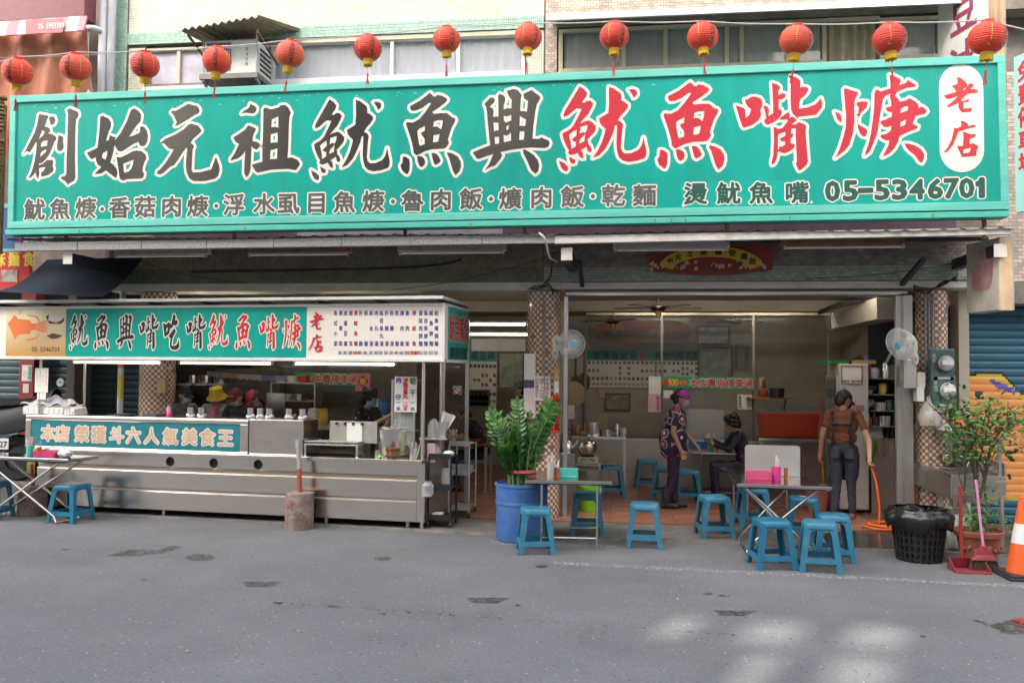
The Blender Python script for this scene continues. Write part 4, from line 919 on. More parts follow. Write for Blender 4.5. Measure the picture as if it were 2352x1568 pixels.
x0s,x1s=at(-40,70,10.0).x,at(194,60,10.0).x
k=0; x=x0s
while x<x1s:
    b=MB(); xe=min(x+.165,x1s); zt_=lambda xx:at(0,47,10.0).z+(xx-at(0,60,10).x)*.02; b.hexa([(x,9.98,zt_(x)-.21),(xe,9.98,zt_(xe)-.21),(xe,10.01,zt_(xe)-.21),(x,10.01,zt_(x)-.21)],[(x,10.04,zt_(x)),(xe,10.04,zt_(xe)),(xe,10.07,zt_(xe)),(x,10.07,zt_(x))]); b.build('stripe',[M_srd,M_swh][k%2],sa,w=True); x+=.165; k+=1
p,q=at(60,63,9.96),at(145,63,9.96); b=MB(); b.box(p.x,q.x,9.952,9.96,p.z-.09,p.z+.09); b.build('name_patch',M_srd,sa,w=True)
ink=Ink((0,9.951,0),(1,0,0),(0,0,1),(0,-1,0),.003); ink.line('05-5955989',(p.x+q.x)/2+.1,p.z,.042,.09,.003,step=.036); ink.build('lettering',M_swh,sa)
b=MB(); p,q=at(-40,0,10.3),at(194,40,10.3); b.box(p.x,q.x,10.3,10.55,at(0,50,10.3).z,at(0,-40,10.3).z); top(b,'maroon_canopy',mat('maroon',(.17,.04,.055),.4,var=.2),'maroon metal canopy box in the top left corner','canopy',bev=.01)
# carved gilt column, painted board and red noodle sign of the neighbour
b=MB(); p=at(4,300,9.9)
for i in range(30):
    z=at(4,225,9.9).z-i*.05; b.ball((p.x-.1+random.uniform(-.02,.02),9.9,z),(.12+random.uniform(-.02,.03),.1,.04),8,5)
b.cyl((p.x-.1,9.95,3.3),(p.x-.1,9.95,5.2),.1,n=12)
top(b,'carved_column',mat('gilt',(.34,.24,.12),.5,.3,var=.6,scale=18),'gilt carved column at the left edge of the big sign','column',smooth=40)
bb=thing('painted_board','blue painted temple board with gold flame at the left edge below the sign','board',(-8,10.2,3.5))
p,q=at(-60,470,10.2),at(60,578,10.2); b=MB(); b.box(p.x,q.x,10.2,10.25,q.z,p.z); b.build('panel',mat('board_blue',(.05,.12,.30),.5,var=.3),bb,w=True)
b=MB(); b.box(p.x,q.x,10.185,10.2,q.z,q.z+.04); b.box(p.x,q.x,10.185,10.2,p.z-.05,p.z); b.build('border',mat('board_cyan',(.20,.50,.55),.5),bb,w=True)
for i in range(6):b=MB(); xx=at(40,560,10.19).x+i*.09; b.box(xx,xx+.06,10.18,10.199,q.z+.02,q.z+.2); b.build('stripe',[mat('st1',(.3,.1,.3),.5),M_swh,mat('st2',(.1,.45,.4),.5)][i%3],bb,w=True)
rs_=thing('noodle_sign','red sign with yellow noodle characters left of the awning','sign',(-8,10.6,3.0))
p,q=at(-30,572,10.6),at(66,668,10.6); b=MB(); b.box(p.x,q.x,10.6,10.66,q.z,p.z); b.build('panel',mat('sign_red',(.52,.03,.03),.4),rs_,w=True)
ink=Ink((0,10.6,0),(1,0,0),(0,0,1),(0,-1,0),.003)
for ch,x in (('味',3),('麵',58),('食',113)):
    c=at(x*.60-2,594,10.6); ink.char(ch,c.x,c.z,.17,.22,.006)
ink.build('lettering',mat('sign_yellow',(.75,.58,.06),.5),rs_)
b=MB(); c=at(22,634,10.6); b.box(c.x-.12,c.x+.12,10.59,10.598,c.z-.08,c.z+.08); b.build('bowl_photo',mat('photo_noodle',(.55,.50,.45),.5,var=.8,scale=9,col2=(.12,.10,.08)),rs_,w=True)
nt0,nt1,nb0,nb1=at(108,596,10.5),at(330,590,10.7),at(-40,668,9.75),at(235,682,9.9)
b=MB(); b.grid(lambda u,v:tuple(lerp(lerp(nb0,nb1,u),lerp(nt0,nt1,u),v)-Vector((0,0,.13*math.sin(v*3.14)*(1-.5*u)))),20,10)
top(b,'cloth_awning',mat('navy_cloth',(.006,.016,.032),.85),'dark navy cloth awning sagging left of the cart roof','awning',smooth=60)

# -- right edge signs
vs_=thing('vertical_sign','white vertical sign box with purple brush strokes behind the rightmost lantern','sign',(4.0,9.6,5.5))
p,q=at(2208,-40,9.9),at(2263,126,9.9)
b=MB(); b.hexa([(p.x,10.6,4.6),(q.x-.02,9.75,4.6),(q.x+.02,9.8,4.6),(p.x+.04,10.7,4.6)],[(p.x,10.6,6.6),(q.x-.02,9.75,6.6),(q.x+.02,9.8,6.6),(p.x+.04,10.7,6.6)]); b.build('panel',M_white,vs_,w=True)
b=MB(); b.hexa([(q.x-.018,9.745,4.6),(q.x+.15,9.74,4.6),(q.x+.16,9.79,4.6),(q.x+.0,9.79,4.6)],[(q.x-.018,9.745,6.6),(q.x+.15,9.74,6.6),(q.x+.16,9.79,6.6),(q.x+.0,9.79,6.6)]); b.build('edge_board',mat('scorched_cream',(.62,.42,.25),.5,var=.7,scale=3,col2=(.10,.05,.03),stretch=(5,1,.4)),vs_,w=True)
nrm=Vector((q.x-.02-p.x,9.75-10.6,0)); ux=nrm.normalized(); nn=Vector((ux.y,-ux.x,0))
if nn.y>0:nn=-nn
ink=Ink((p.x,10.6,0),ux,(0,0,1),nn,.004)
ink.char('豆',.46,5.98,.5,.52,.010); ink.char('冰',.46,5.40,.5,.52,.010); ink.char('店',.46,4.9,.5,.5,.010); ink.build('lettering',mat('ink_plum',(.30,.05,.10),.5),vs_)
ss=thing('side_sign','narrow teal sign facing sideways with red parking characters at the right edge','sign',(4.1,9.0,3.6))
p0,p1=Vector((3.99,9.36,0)),Vector((4.45,8.4,0)); d=(p1-p0); th_=Vector((.06,.03,0))
zt0,zb0=at(2326,132,9.36).z,at(2330,488,9.36).z
b=MB(); b.hexa([p0+Vector((0,0,zb0)),p1+Vector((0,0,zb0)),p1+th_+Vector((0,0,zb0)),p0+th_+Vector((0,0,zb0))],[v+Vector((0,0,zt0)) for v in (p0,p1,p1+th_,p0+th_)]); b.build('panel',mat('side_teal',(.36,.66,.60),.4),ss,w=True)
ux=d.normalized(); nn=Vector((ux.y,-ux.x,0)); nn=nn if nn.x<0 else -nn
ink=Ink(p0,ux,(0,0,1),nn,.004); wk=Ink(p0,ux,(0,0,1),nn,.002)
for i,ch in enumerate('免費停車場'):
    zz=zt0-.18-i*.235; ink.char(ch,.14,zz,.20,.22,.008); v,f,ed=GL[ch]; wk.stroke([(.14+(x-.5)*.20,zz+(y-.38)*.22) for x,y in v],ed,.016,nd=6)
c_=ink.build('lettering',M_inkr2,ss); o=wk.build('outline',M_white,ss); o.parent=c_
b=MB(); b.hexa([p0+ux*.12+nn*.003+Vector((0,0,zb0+.06)),p1+nn*.003+Vector((0,0,zb0+.06)),p1+nn*.0005+Vector((0,0,zb0+.06)),p0+ux*.12+nn*.0005+Vector((0,0,zb0+.06))],[p0+ux*.12+nn*.003+Vector((0,0,zb0+.42)),p1+nn*.003+Vector((0,0,zb0+.42)),p1+nn*.0005+Vector((0,0,zb0+.42)),p0+ux*.12+nn*.0005+Vector((0,0,zb0+.42))]); b.build('blue_panel',mat('sign_blue',(.03,.04,.30),.4),ss,w=True)
# weathered ice-cream light box under the awning at the right
ib=thing('light_box','faded ice-lolly light box with rusty cream edge under the awning corner','sign',(4.0,9.9,2.5))
p,q=at(2219,570,9.9),at(2296,730,9.6); z0_,z1_=at(2296,712,9.6).z,at(2296,545,9.6).z
fx0,fx1=at(2219,600,10.1).x,at(2294,600,9.6).x
b=MB(); b.hexa([(fx0,10.1,z0_),(fx1,9.6,z0_),(fx1+.18,9.66,z0_),(fx0+.18,10.16,z0_)],[(fx0,10.1,z1_),(fx1,9.6,z1_),(fx1+.18,9.66,z1_),(fx0+.18,10.16,z1_)]); b.build('box',mat('old_plastic',(.50,.47,.40),.5,var=.4,scale=3),ib,w=True,bev=.01)
e1=Vector((fx1,9.6,0)); ex=Vector((.145,.048,0))
b=MB(); b.hexa([e1+Vector((.006,-.012,z0_)),e1+ex+Vector((.006,-.012,z0_)),e1+ex+Vector((0,-.003,z0_)),e1+Vector((0,-.003,z0_))],[e1+Vector((.006,-.012,z1_)),e1+ex+Vector((.006,-.012,z1_)),e1+ex+Vector((0,-.003,z1_)),e1+Vector((0,-.003,z1_))]); b.build('edge',mat('rusty_cream',(.72,.50,.30),.5,var=.3,scale=2),ib,w=True)
ux=Vector((fx1-fx0,-.5,0)); LL=ux.length; ux.normalize(); nn=Vector((ux.y,-ux.x,0)); nn=nn if nn.x<0 else -nn
ink=Ink((fx0,10.1,0),ux,(0,0,1),nn,.005)
sh=[(.12,.42),(.10,.30),(.14,.22),(.28,.20),(.40,.23),(.46,.34),(.47,.50),(.41,.64),(.33,.57),(.27,.66),(.18,.58)]
ink.poly([(x*LL/.56,z0_+y*(z1_-z0_)/.72) for x,y in sh],[tuple(range(len(sh)))]); ink.build('lolly_print',mat('faded_red',(.42,.12,.13),.5,var=.8,scale=7,col2=(.5,.42,.38)),ib)
# -- the stainless food cart
CA=R(5); CO=Vector((-2.43,9.91,0)); CX_=Vector((math.cos(CA),-math.sin(CA),0)); CY_=Vector((math.sin(CA),math.cos(CA),0))
ct=thing('food_cart','long stainless steel food cart with teal squid sign and white roof','cart',CO,-CA)
def C(px,py,dy=0.0):
    p=hit(px,py,CO+CY_*dy,CY_)-CO; return Vector((p.dot(CX_),dy,p.z))
def cw(x,y,z):return CO+CX_*x+CY_*y+Vector((0,0,z))
xr=C(975,1150).x; xl=C(83,1150).x
zb=(C(975,1197).z+C(300,1171).z)/2; zs=C(700,1047).z  # bottom of the body, slab front top
DEP=1.0
M_stp=mat('cart_steel',(.80,.735,.66),.22,1.0,bump=.22,bscale=1.1,rvar=.08,scale=1.2,stretch=(1.6,1,.5))
def lb(name,x0,x1,y0,y1,z0,z1,m_=M_stp,par=ct,bev=.004,**k):b=MB(); b.box(x0,x1,y0,y1,z0,z1); return b.build(name,m_,par,bev=bev,**k)
lb('body',xl+.02,xr-.02,.03,DEP,zb,zs-.05,M_steeld)
zrow=[zb,C(800,1138).z,C(800,1146).z-.0,C(800,1096).z,C(800,1085).z,zs-.055]
lb('front_panel',xl,xr-.10,.0,.03,zb+.004,C(800,1147).z); lb('front_panel',xl,xr-.10,.022,.03,C(800,1146).z,C(800,1141).z-.002,M_steeld)
lb('front_panel',xl,xr-.10,.0,.03,C(800,1140).z,C(800,1099).z); lb('front_panel',xl,xr-.10,.022,.03,C(800,1098).z,C(800,1088).z,mat('cart_steel_warm',(.55,.47,.38),.35,1.0,rvar=.1))
# upper panel with three round holes: a strip mesh with circular cut-outs
holes=[C(391,1058,0),C(491,1061,0),C(593,1064.5,0)]; z0_,z1_=C(800,1087).z,zs-.052
b=MB(); rad=min(.068,(z1_-z0_)/2-.006); zc=(z0_+z1_)/2
xs_=sorted(h.x for h in holes); prev=xl
for hx in xs_:
    b._add([(prev,0,z0_),(hx-rad-.02,0,z0_),(hx-rad-.02,0,z1_),(prev,0,z1_)],[(0,1,2,3)])
    n=24; ring=[(hx+rad*math.cos(2*math.pi*i/n),0,zc+rad*math.sin(2*math.pi*i/n)) for i in range(n)]
    def sq(i):
        a=2*math.pi*i/n; c_,s_=math.cos(a),math.sin(a); k=1/max(abs(c_),abs(s_)); return (hx+(rad+.02)*c_*k,0,zc+(z1_-z0_)/2*s_*k)
    outer=[sq(i) for i in range(n)]
    b._add(ring+outer,[(i,(i+1)%n,n+(i+1)%n,n+i) for i in range(n)]); prev=hx+rad+.02
b._add([(prev,0,z0_),(xr-.10,0,z0_),(xr-.10,0,z1_),(prev,0,z1_)],[(0,1,2,3)])
b.build('front_panel',M_stp,ct)
for hx in xs_:
    r_=MB(); r_.lathe([(rad-.004,-.006),(rad+.008,-.006),(rad+.008,.004),(rad-.004,.004)],(hx,0,zc),28,(0,-1,0),cap=False); r_.build('hole_ring',M_steel,ct,smooth=40)
    r_=MB(); r_.cyl((hx,.028,zc),(hx,.029,zc),rad-.004,n=24); r_.build('hole',M_dark,ct)
lb('end_post',xr-.097,xr,-.002,.06,zb+.004,zs-.052); lb('end_panel',xr-.018,xr,.06,DEP,zb,zs-.052,M_steeld)
slab_x1=C(968,1050,-.06).x
lb('slab',xl-.05,slab_x1,-.06,DEP,zs-.048,zs,M_stp,bev=.006)
for px,py in ((370,1180),(745,1180),(933,1180)):
    x=C(px,py).x; b=MB(); b.lathe([(.018,0),(.022,.02),(.028,zb+.01)],(x,.06,0),14); b.build('leg',M_steeld,ct,smooth=30)
for px in (505,800,950):
    x=C(px,1190).x; b=MB(); b.cyl((x-.012,.30,.04),(x+.012,.30,.04),.04,n=16); b.m=1; b.box(x-.03,x+.03,.27,.33,.075,zb); b.build('caster',[M_black,mat('caster_orange',(.45,.20,.05),.5)],ct)
# raised front box with the teal award board
bx0,bx1=C(59,990).x,C(570,1000).x; bz1=(C(59,952).z+C(570,963).z)/2; bz0=zs+.004
lb('counter_box',bx0,bx1,.012,.42,bz0,bz1-.012,M_steeld); lb('counter_top',bx0,bx1,.0,.44,bz1-.012,bz1,M_steel)
fz0=C(300,1037).z; ty0,ty1=C(300,1030,-.002).z,C(300,968.5,-.002).z; tx0,tx1=C(71,1000).x,C(552,1000).x
lb('counter_frame',bx0,bx1,-.006,.011,ty1,bz1-.013); lb('counter_frame',bx0,bx1,-.006,.011,bz0,ty0); lb('counter_frame',bx0,tx0,-.006,.011,ty0,ty1); lb('counter_frame',tx1,bx1,-.006,.011,ty0,ty1)
lb('award_board',tx0,tx1,.004,.011,ty0,ty1,mat('award_teal',(.015,.20,.235),.4,var=.15,scale=3),bev=0)
kk=Ink((0,.004,0),(1,0,0),(0,0,1),(0,-1,0),.0015); aa=Ink((0,.004,0),(1,0,0),(0,0,1),(0,-1,0),.0045)
zmid=(ty0+ty1)/2
for ch,px in zip('本店榮獲斗六人氣美食王',(110,143,187.5,226,267.6,306,347.6,391,435,476,518)):
    x=C(px,1000).x; s_=.215; aa.char(ch,x,zmid,s_,s_,.004); v,f,ed=GL[ch]; kk.stroke([(x+(a-.5)*s_,zmid+(c-.38)*s_) for a,c in v],ed,.019,nd=7)
o1=aa.build('award_lettering',mat('award_orange',(.76,.50,.32),.5,var=.3,scale=2),ct,w=False); o2=kk.build('outline',M_white,ct,w=False); o2.parent=o1
# plain steel box right of the board
sx0,sx1=C(572,1000).x,C(696,1000).x; sz1=C(640,963.5).z
lb('steel_box',sx0,sx1,.0,.42,bz0,sz1,mat('dented_steel',(.74,.67,.60),.22,1.0,bump=.5,bscale=1.6,rvar=.08),bev=.008)
# glazed tray unit with back plate
gx0,gx1=C(698,1030,-.02).x,C(822,1030,-.02).x; gz1=C(760,1013,-.02).z
for x in (gx0,gx1-.03):lb('tray_leg',x,x+.03,-.02,.38,zs+.002,gz1-.055,M_steel)
lb('tray_frame',gx0,gx1,-.02,.40,gz1-.055,gz1-.035,M_steel); lb('tray_frame',gx0,gx1,-.02,-.005,gz1-.012,gz1,M_steel); lb('tray_frame',gx0,gx0+.012,-.005,.4,gz1-.012,gz1,M_steel); lb('tray_frame',gx1-.012,gx1,-.005,.4,gz1-.012,gz1,M_steel)
for k in range(3):w_=(gx1-gx0)/3; lb('food_tray',gx0+.012+k*w_+.01,gx0+(k+1)*w_-.02,.005,.38,gz1-.034,gz1-.012,[mat('tray_grey2',(.32,.33,.34),.4),mat('tray_green',(.25,.42,.22),.5)][k==1],bev=.003)
lb('under_shelf',gx0+.03,gx1-.03,.05,.38,zs+.002,zs+.006,M_dark)
bpx0,bpx1=C(757,990,.2).x,C(866,990,.2).x
lb('splash_plate',bpx0,bpx1,.20,.206,gz1-.03,C(800,967,.2).z,mat('dull_plate',(.52,.50,.46),.45,.7,var=.15),bev=.01)
# corner posts and roof
ztop=C(700,700,-.1).z
for px,dy,py in ((973.5,.03,840),(1014,.92,850),(196,.5,845),(95,.05,835)):
    x=C(px,py,dy).x; b=MB(); b.tube([(x,dy,(.02 if px>900 else zs)),(x,dy,ztop)],.022,14); b.build('post',M_steel,ct,smooth=40)
YSg=-.10
rx0,rx1=C(-40,760,YSg).x,C(1022,760,YSg).x; rz0,rz1=(C(8,823,YSg).z+C(1022,829,YSg).z)/2,(C(10,702,YSg).z+C(1022,698,YSg).z)/2
roofz=(C(200,690,-.2).z+C(1000,690,-.2).z)/2
b=MB(); b.box(rx0-.1,rx1,-.20,DEP+.15,roofz,roofz+.035); b.build('roof',M_white,ct,bev=.004)
b=MB()
for x in np.linspace(rx0+.2,rx1-.1,9):b.box(x,x+.04,-.15,DEP+.1,rz1+.01,roofz-.002)
b.build('roof_rib',M_darkm,ct)
fr=.028
b=MB(); b.box(rx0,rx1,YSg+.012,YSg+.12,rz0+.004,rz1-.004); b.build('sign_box',M_cream2,ct)
lb('sign_frame',rx0,rx1,YSg-.006,YSg+.125,rz1-.032,rz1,M_white); lb('sign_frame',rx0,rx1,YSg-.006,YSg+.125,rz0-.01,rz0+.028,M_white)
lb('sign_frame',rx1-.032,rx1,YSg-.006,YSg+.011,rz0+.028,rz1-.032,M_white)
SD=1.02
lb('side_sign',rx1-.05,rx1+.004,YSg+.125,YSg+SD,rz0,rz1,M_teal); lb('sign_frame',rx1-.05,rx1+.008,YSg+.125,YSg+SD,rz1-.03,rz1+.001,M_white); lb('sign_frame',rx1-.05,rx1+.008,YSg+.125,YSg+SD,rz0-.012,rz0+.02,M_white)
Z0,Z1=rz0+.028,rz1-.032; yf=YSg+.008
def cplate(name,px0,px1,m_):return lb(name,C(px0,760,YSg).x,C(px1,760,YSg).x,yf,YSg+.0115,Z0,Z1,m_,bev=0)
def sqpic():
    m=bpy.data.materials.new('squid_poster'); m.use_nodes=True; t=m.node_tree; b=t.nodes['Principled BSDF']; tc=t.nodes.new('ShaderNodeTexCoord')
    s=t.nodes.new('ShaderNodeSeparateXYZ'); t.links.new(tc.outputs['Generated'],s.inputs[0])
    r=t.nodes.new('ShaderNodeValToRGB'); e=r.color_ramp.elements; e[0].color=(.50,.27,.07,1); e[0].position=.05; e[1].color=(.78,.68,.48,1); e[1].position=.9
    n=t.nodes.new('ShaderNodeTexNoise'); n.inputs['Scale'].default_value=30; n.inputs['Detail'].default_value=6; t.links.new(tc.outputs['Generated'],n.inputs[0])
    mt=t.nodes.new('ShaderNodeMath'); mt.operation='MULTIPLY_ADD'; mt.inputs[1].default_value=.45; t.links.new(n.outputs[0],mt.inputs[0]); t.links.new(s.outputs[2],mt.inputs[2])
    m2=t.nodes.new('ShaderNodeMath'); m2.operation='SUBTRACT'; m2.inputs[1].default_value=.2; t.links.new(mt.outputs[0],m2.inputs[0]); t.links.new(m2.outputs[0],r.inputs[0]); t.links.new(r.outputs[0],b.inputs['Base Color']); b.inputs['Roughness'].default_value=.4; return m
cplate('squid_poster',13,150,sqpic()); cplate('teal_panel',150,703,M_teal)
sqm=MB(); nP=Vector((0,yf-.002,0))
def cpt(px,py,e=.002):p=C(px,py,YSg); return (p.x,yf-e,p.z)
def cpoly(mb,pts,e=.002):mb._add([cpt(x,y,e) for x,y in pts],[tuple(range(len(pts)))])
ORG=mat('squid_orange',(.72,.17,.04),.5); q=MB()
cpoly(q,[(17,743),(33,723),(41,732),(68,735),(72,742),(82,743),(82,757),(72,758),(68,766),(42,768),(34,780)])
for i in range(6):cpoly(q,[(82,743+i*2.6),(96,738+i*4.4),(108,735+i*5.2),(108,737+i*5.2),(96,741+i*4.4),(82,745+i*2.6)],.0022)
cpoly(q,[(62,722),(84,726),(92,738),(90,739),(82,729),(62,724.5)],.0024); cpoly(q,[(60,780),(82,775),(88,766),(90,767),(84,777),(60,783)],.0024)
q.build('squid_print',ORG,ct,fixn=False)
q=MB()
for cx_,cy_ in ((117,729),(134,728)):
    q._add([cpt(cx_+8*math.cos(a),cy_+8.5*math.sin(a),.0026) for a in np.linspace(0,6.0,12)],[tuple(range(12))])
q.build('ball_print',M_white,ct,fixn=False)
q=MB(); cpoly(q,[(104,726),(112,722),(110,736),(128,741),(140,736),(147,728),(146,738),(138,744),(112,743)],.0029); cpoly(q,[(106,771),(120,765),(134,768),(143,770),(132,777),(118,778)],.0029); q.build('dark_print',mat('print_dark',(.07,.04,.03),.5),ct,fixn=False)
ik=Ink((0,yf,0),(1,0,0),(0,0,1),(0,-1,0),.002)
p=C(104,802,YSg); ik.line('05-5346701',p.x,p.z,.062,.075,0,step=.042); ik.build('phone_number',M_inkk,ct,w=False)
ik=Ink((0,yf,0),(1,0,0),(0,0,1),(0,-1,0),.002); p=C(45.5,717,YSg); ik.char('R',p.x,p.z,.014,.018,0,fit=True)
ik.stroke([(p.x+.021*math.cos(a),p.z+.021*math.sin(a)) for a in np.linspace(0,6.283,17)],[(i,i+1) for i in range(16)],.002); ik.build('trademark',M_inkr2,ct,w=False)
def cart_brush(ch,box,m_,lift=0.0,border=M_cream2):
    V,Fc,E=brush(ch); xs=[v[0] for v in V]; ys=[v[1] for v in V]; x0,x1,y0,y1=min(xs),max(xs),min(ys),max(ys)
    a,c=C(box[0],760,YSg).x,C(box[2],760,YSg).x; zt_,zb_=C(box[0],box[1],YSg).z,C(box[0],box[3],YSg).z
    q=[(a+(x-x0)/(x1-x0)*(c-a),zt_+(y-y0)/(y1-y0)*(zb_-zt_)) for x,y in V]
    ik=Ink((0,yf,0),(1,0,0),(0,0,1),(0,-1,0),.004+lift); ik.poly(q,Fc); o=ik.build('character',m_,ct,w=False)
    if border:k=Ink((0,yf,0),(1,0,0),(0,0,1),(0,-1,0),.0015+lift); k.stroke(q,E,.014,nd=9); z=k.build('outline',border,ct,w=False); z.parent=o
for ch,x0,x1,r_ in (('魷',157.5,204,0),('魚',214,252.6,0),('興',265,310,0),('嘴',316,366,0),('吃',371,415,0),('嘴',424,474,0),('魷',476,526,1),('魚',538,578,1),('嘴',592,642,1),('焿',647,694,1)):
    cart_brush(ch,(x0+2.5,721,x1-2.5,803),[M_inkk,M_inkr2][r_])
cart_brush('老',(710,716,743,757),M_inkr2,border=None); cart_brush('店',(708,767,742,808),M_inkr2,border=None)
cols=[(728,'各式小菜',0),(775,'燙青菜',0),(820,'皮蛋豆腐',0),(868,'猪耳',0),(914,'燙魷魚嘴',1),(960,'肝膲',0),(1008,'粉腸',0),(1055,'綜合湯',0),(1103,'肉丸湯',0),(1150,'虱目魚丸湯',0),(1198,'肝膲湯',0),(1245,'粉腸湯',0),(1293,'乾麵',0),(1340,'爌肉飯',0),(1388,'魯肉飯',0),(1450,'燙魷魚',1),(1510,'香菇肉焿麵',0),(1558,'虱目魚焿麵',0),(1607,'魷魚焿麵',0),(1655,'魷魚嘴焿麵',0)]
iks=[Ink((0,yf,0),(1,0,0),(0,0,1),(0,-1,0),.006) for _ in range(2)]
yfm=YSg+.012
for i_ in iks:i_.o=Vector((0,yfm,0)); i_.lift=.003
for zx,tx,rd in cols:
    px=588+zx*.2501; n=len(tx)
    for i,ch in enumerate(tx):
        p=C(px,718.6+70.3*i/max(1,n-1),YSg); iks[rd].char(ch,p.x,p.z,.050,.062,.0009)
for zx,tx,rd in zip((767,813,860,893,922,953,1001,1050,1097,1141,1190,1240,1286,1334,1380,1419,1448,1474,1508,1555,1603,1650),'30 30 30 130 80 80 80 30 30 50 50 50 40 60 30 250 130 80 50 50 50 50'.split(),[0]*3+[1,1]+[0]*10+[1]*3+[0]*4):
    p=C(588+zx*.2501,810,YSg); iks[rd].line(tx,p.x,p.z,.036,.052,.0006,step=.026)
iks[0].build('menu_lettering',M_inkb,ct,w=False); iks[1].build('menu_lettering',M_inkr2,ct,w=False)
# side panel lettering, runs away from the street
xk=rx1+.004
sk=[Ink((xk,0,0),(0,1,0),(0,0,1),(1,0,0),.003+.002*i) for i in range(3)]
for i,ch in enumerate('魷魚嘴焿'):
    yy=YSg+.26+i*.21; v,f,ed=GL[ch]; q=[(yy+(a-.5)*.21,rz0+.40+(c-.38)*.34) for a,c in v]; sk[0].stroke(q,ed,.016,nd=6); sk[1].poly(q,f); sk[1].stroke(q,ed,.006)
for i,ch in enumerate('創始元祖'):yy=YSg+.28+i*.19; sk[2].char(ch,yy,rz0+.11,.17,.15,.005)
sk[0].build('outline',M_cream2,ct,w=False); sk[1].build('side_lettering',M_inkr2,ct,w=False); sk[2].build('side_lettering',M_inkk,ct,w=False)
# three lit tubes under the sign
for i,(x0,x1,lbx) in enumerate(((172,369,'leftmost'),(417,623,'middle'),(680,906,'rightmost'))):
    a,c=C(x0,830,.02).x,C(x1,830,.02).x; z=rz0-.04
    f=thing('lit_tube_lamp',lbx+' of the three lit fluorescent tubes under the cart sign','lamp',cw((a+c)/2,.02,z),-CA,'lit tubes under the cart sign')
    h=(c-a)/2
    b=MB(); b.box(-h-.03,h+.03,-.02,.03,.016,.04); b.build('batten',M_batten,f)
    b=MB(); b.tube([(-h,0,0),(h,0,0)],.013,12); b.build('tube',M_tube,f,smooth=40)
    for s in (-1,1):b=MB(); b.box(s*(h+.015)-.014,s*(h+.015)+.014,-.018,.018,-.02,.016); b.build('lamp_holder',M_batten,f)

# -- things standing on the cart
def onc(name,label,cat,px,dy,z,group=None,rot=0):return thing(name,label,cat,cw(C(px,955,dy).x,dy,z+.0005),-CA+rot,group)
M_foam=mat('foam_white',(.80,.79,.76),.6,var=.06); M_bag=mat('clear_bag',(.80,.80,.82),.25,alpha=.45,spec=.6,bump=.6,bscale=18)
M_pink=mat('plastic_pink',(.75,.06,.26),.35); M_paper=mat('paper',(.78,.76,.72),.7)
f=onc('foam_box_stack','white foam takeaway boxes lying stacked on the left end of the cart','boxes',140,.18,bz1)
for i,(x,w_) in enumerate(((-.33,.30),(-.02,.30),(.22,.16))):
    b=MB(); b.hexa([(x-w_/2,-.13,0),(x+w_/2,-.13,0),(x+w_/2+.01,.13,0),(x-w_/2,.13,0)],[(x-w_/2+.01,-.12,.11-.015*i),(x+w_/2-.01,-.12,.11-.015*i),(x+w_/2-.01,.12,.10),(x-w_/2+.01,.12,.12)]); b.build('foam_box',M_foam,f,bev=.012)
    for k in range(4):b=MB(); b.box(x-w_/2+.012+k*w_/4,x-w_/2+.016+k*w_/4,-.134,-.128,.005,.10); b.build('box_edge',M_foam,f)
b=MB(); b.grid(lambda u,v:(-.5+.75*u,-.15+.3*v,.13+.10*math.sin(u*3.1)*math.sin(v*3.1)+.02*math.sin(u*19+v*7)+.015*math.sin(v*23)),24,12); top(b,'plastic_bag',M_bag,'clear plastic bag lying over the foam boxes on the cart','bag',smooth=60)
bg_=bpy.data.objects['plastic_bag']; bg_.location=cw(C(140,955,.18).x,.18,bz1); bg_.rotation_euler=(0,0,-CA)
b=MB(); b.lathe([(.0,.0),(.17,0),(.185,.022),(.18,.024),(.165,.008),(0,.008)],n=32); o=top(b,'round_tray',M_black,'round black tray lying on the cart counter','tray',smooth=40); o.location=cw(C(278,955,.2).x,.2,bz1+.001); o.rotation_euler=(0,0,0); o.scale=(1,.8,1)
b=MB(); b.lathe([(.0,.0),(.11,0),(.12,.035),(.115,.037),(.105,.01),(0,.01)],n=4); o=top(b,'grey_tray',mat('tray_slate',(.12,.14,.14),.5),'small grey plastic tray right of the round black tray','tray'); o.location=cw(C(354,955,.2).x,.2,bz1+.001); o.scale=(1.2,.8,1); o.rotation_euler=(0,0,R(45)-CA)
bt=onc('drink_bottle','pink and gold drink bottle with blue cap on the cart counter','bottle',388,.12,bz1)
b=MB(); b.lathe([(.032,0),(.034,.01),(.034,.075),(.030,.08)],n=20); b.build('body',M_pink,bt,smooth=40); b=MB(); b.lathe([(.030,.08),(.028,.12),(.026,.135)],n=20); b.build('neck',mat('rose_gold',(.7,.42,.3),.3,.6),bt,smooth=40); b=MB(); b.lathe([(.014,.135),(.014,.16),(.004,.17)],n=12); b.build('cap',mat('cap_blue',(.1,.2,.5),.4),bt,smooth=40)
CUPL=['leftmost steel cup wrapped in white plastic, beside the pink bottle','steel cup wrapped in white plastic before the yellow-hatted cook','steel cup wrapped in white plastic at the left end of the plain steel box','second steel cup on the plain steel box','third steel cup on the plain steel box','steel cup second from the right on the plain steel box','rightmost steel cup on the plain steel box']
cup0=None
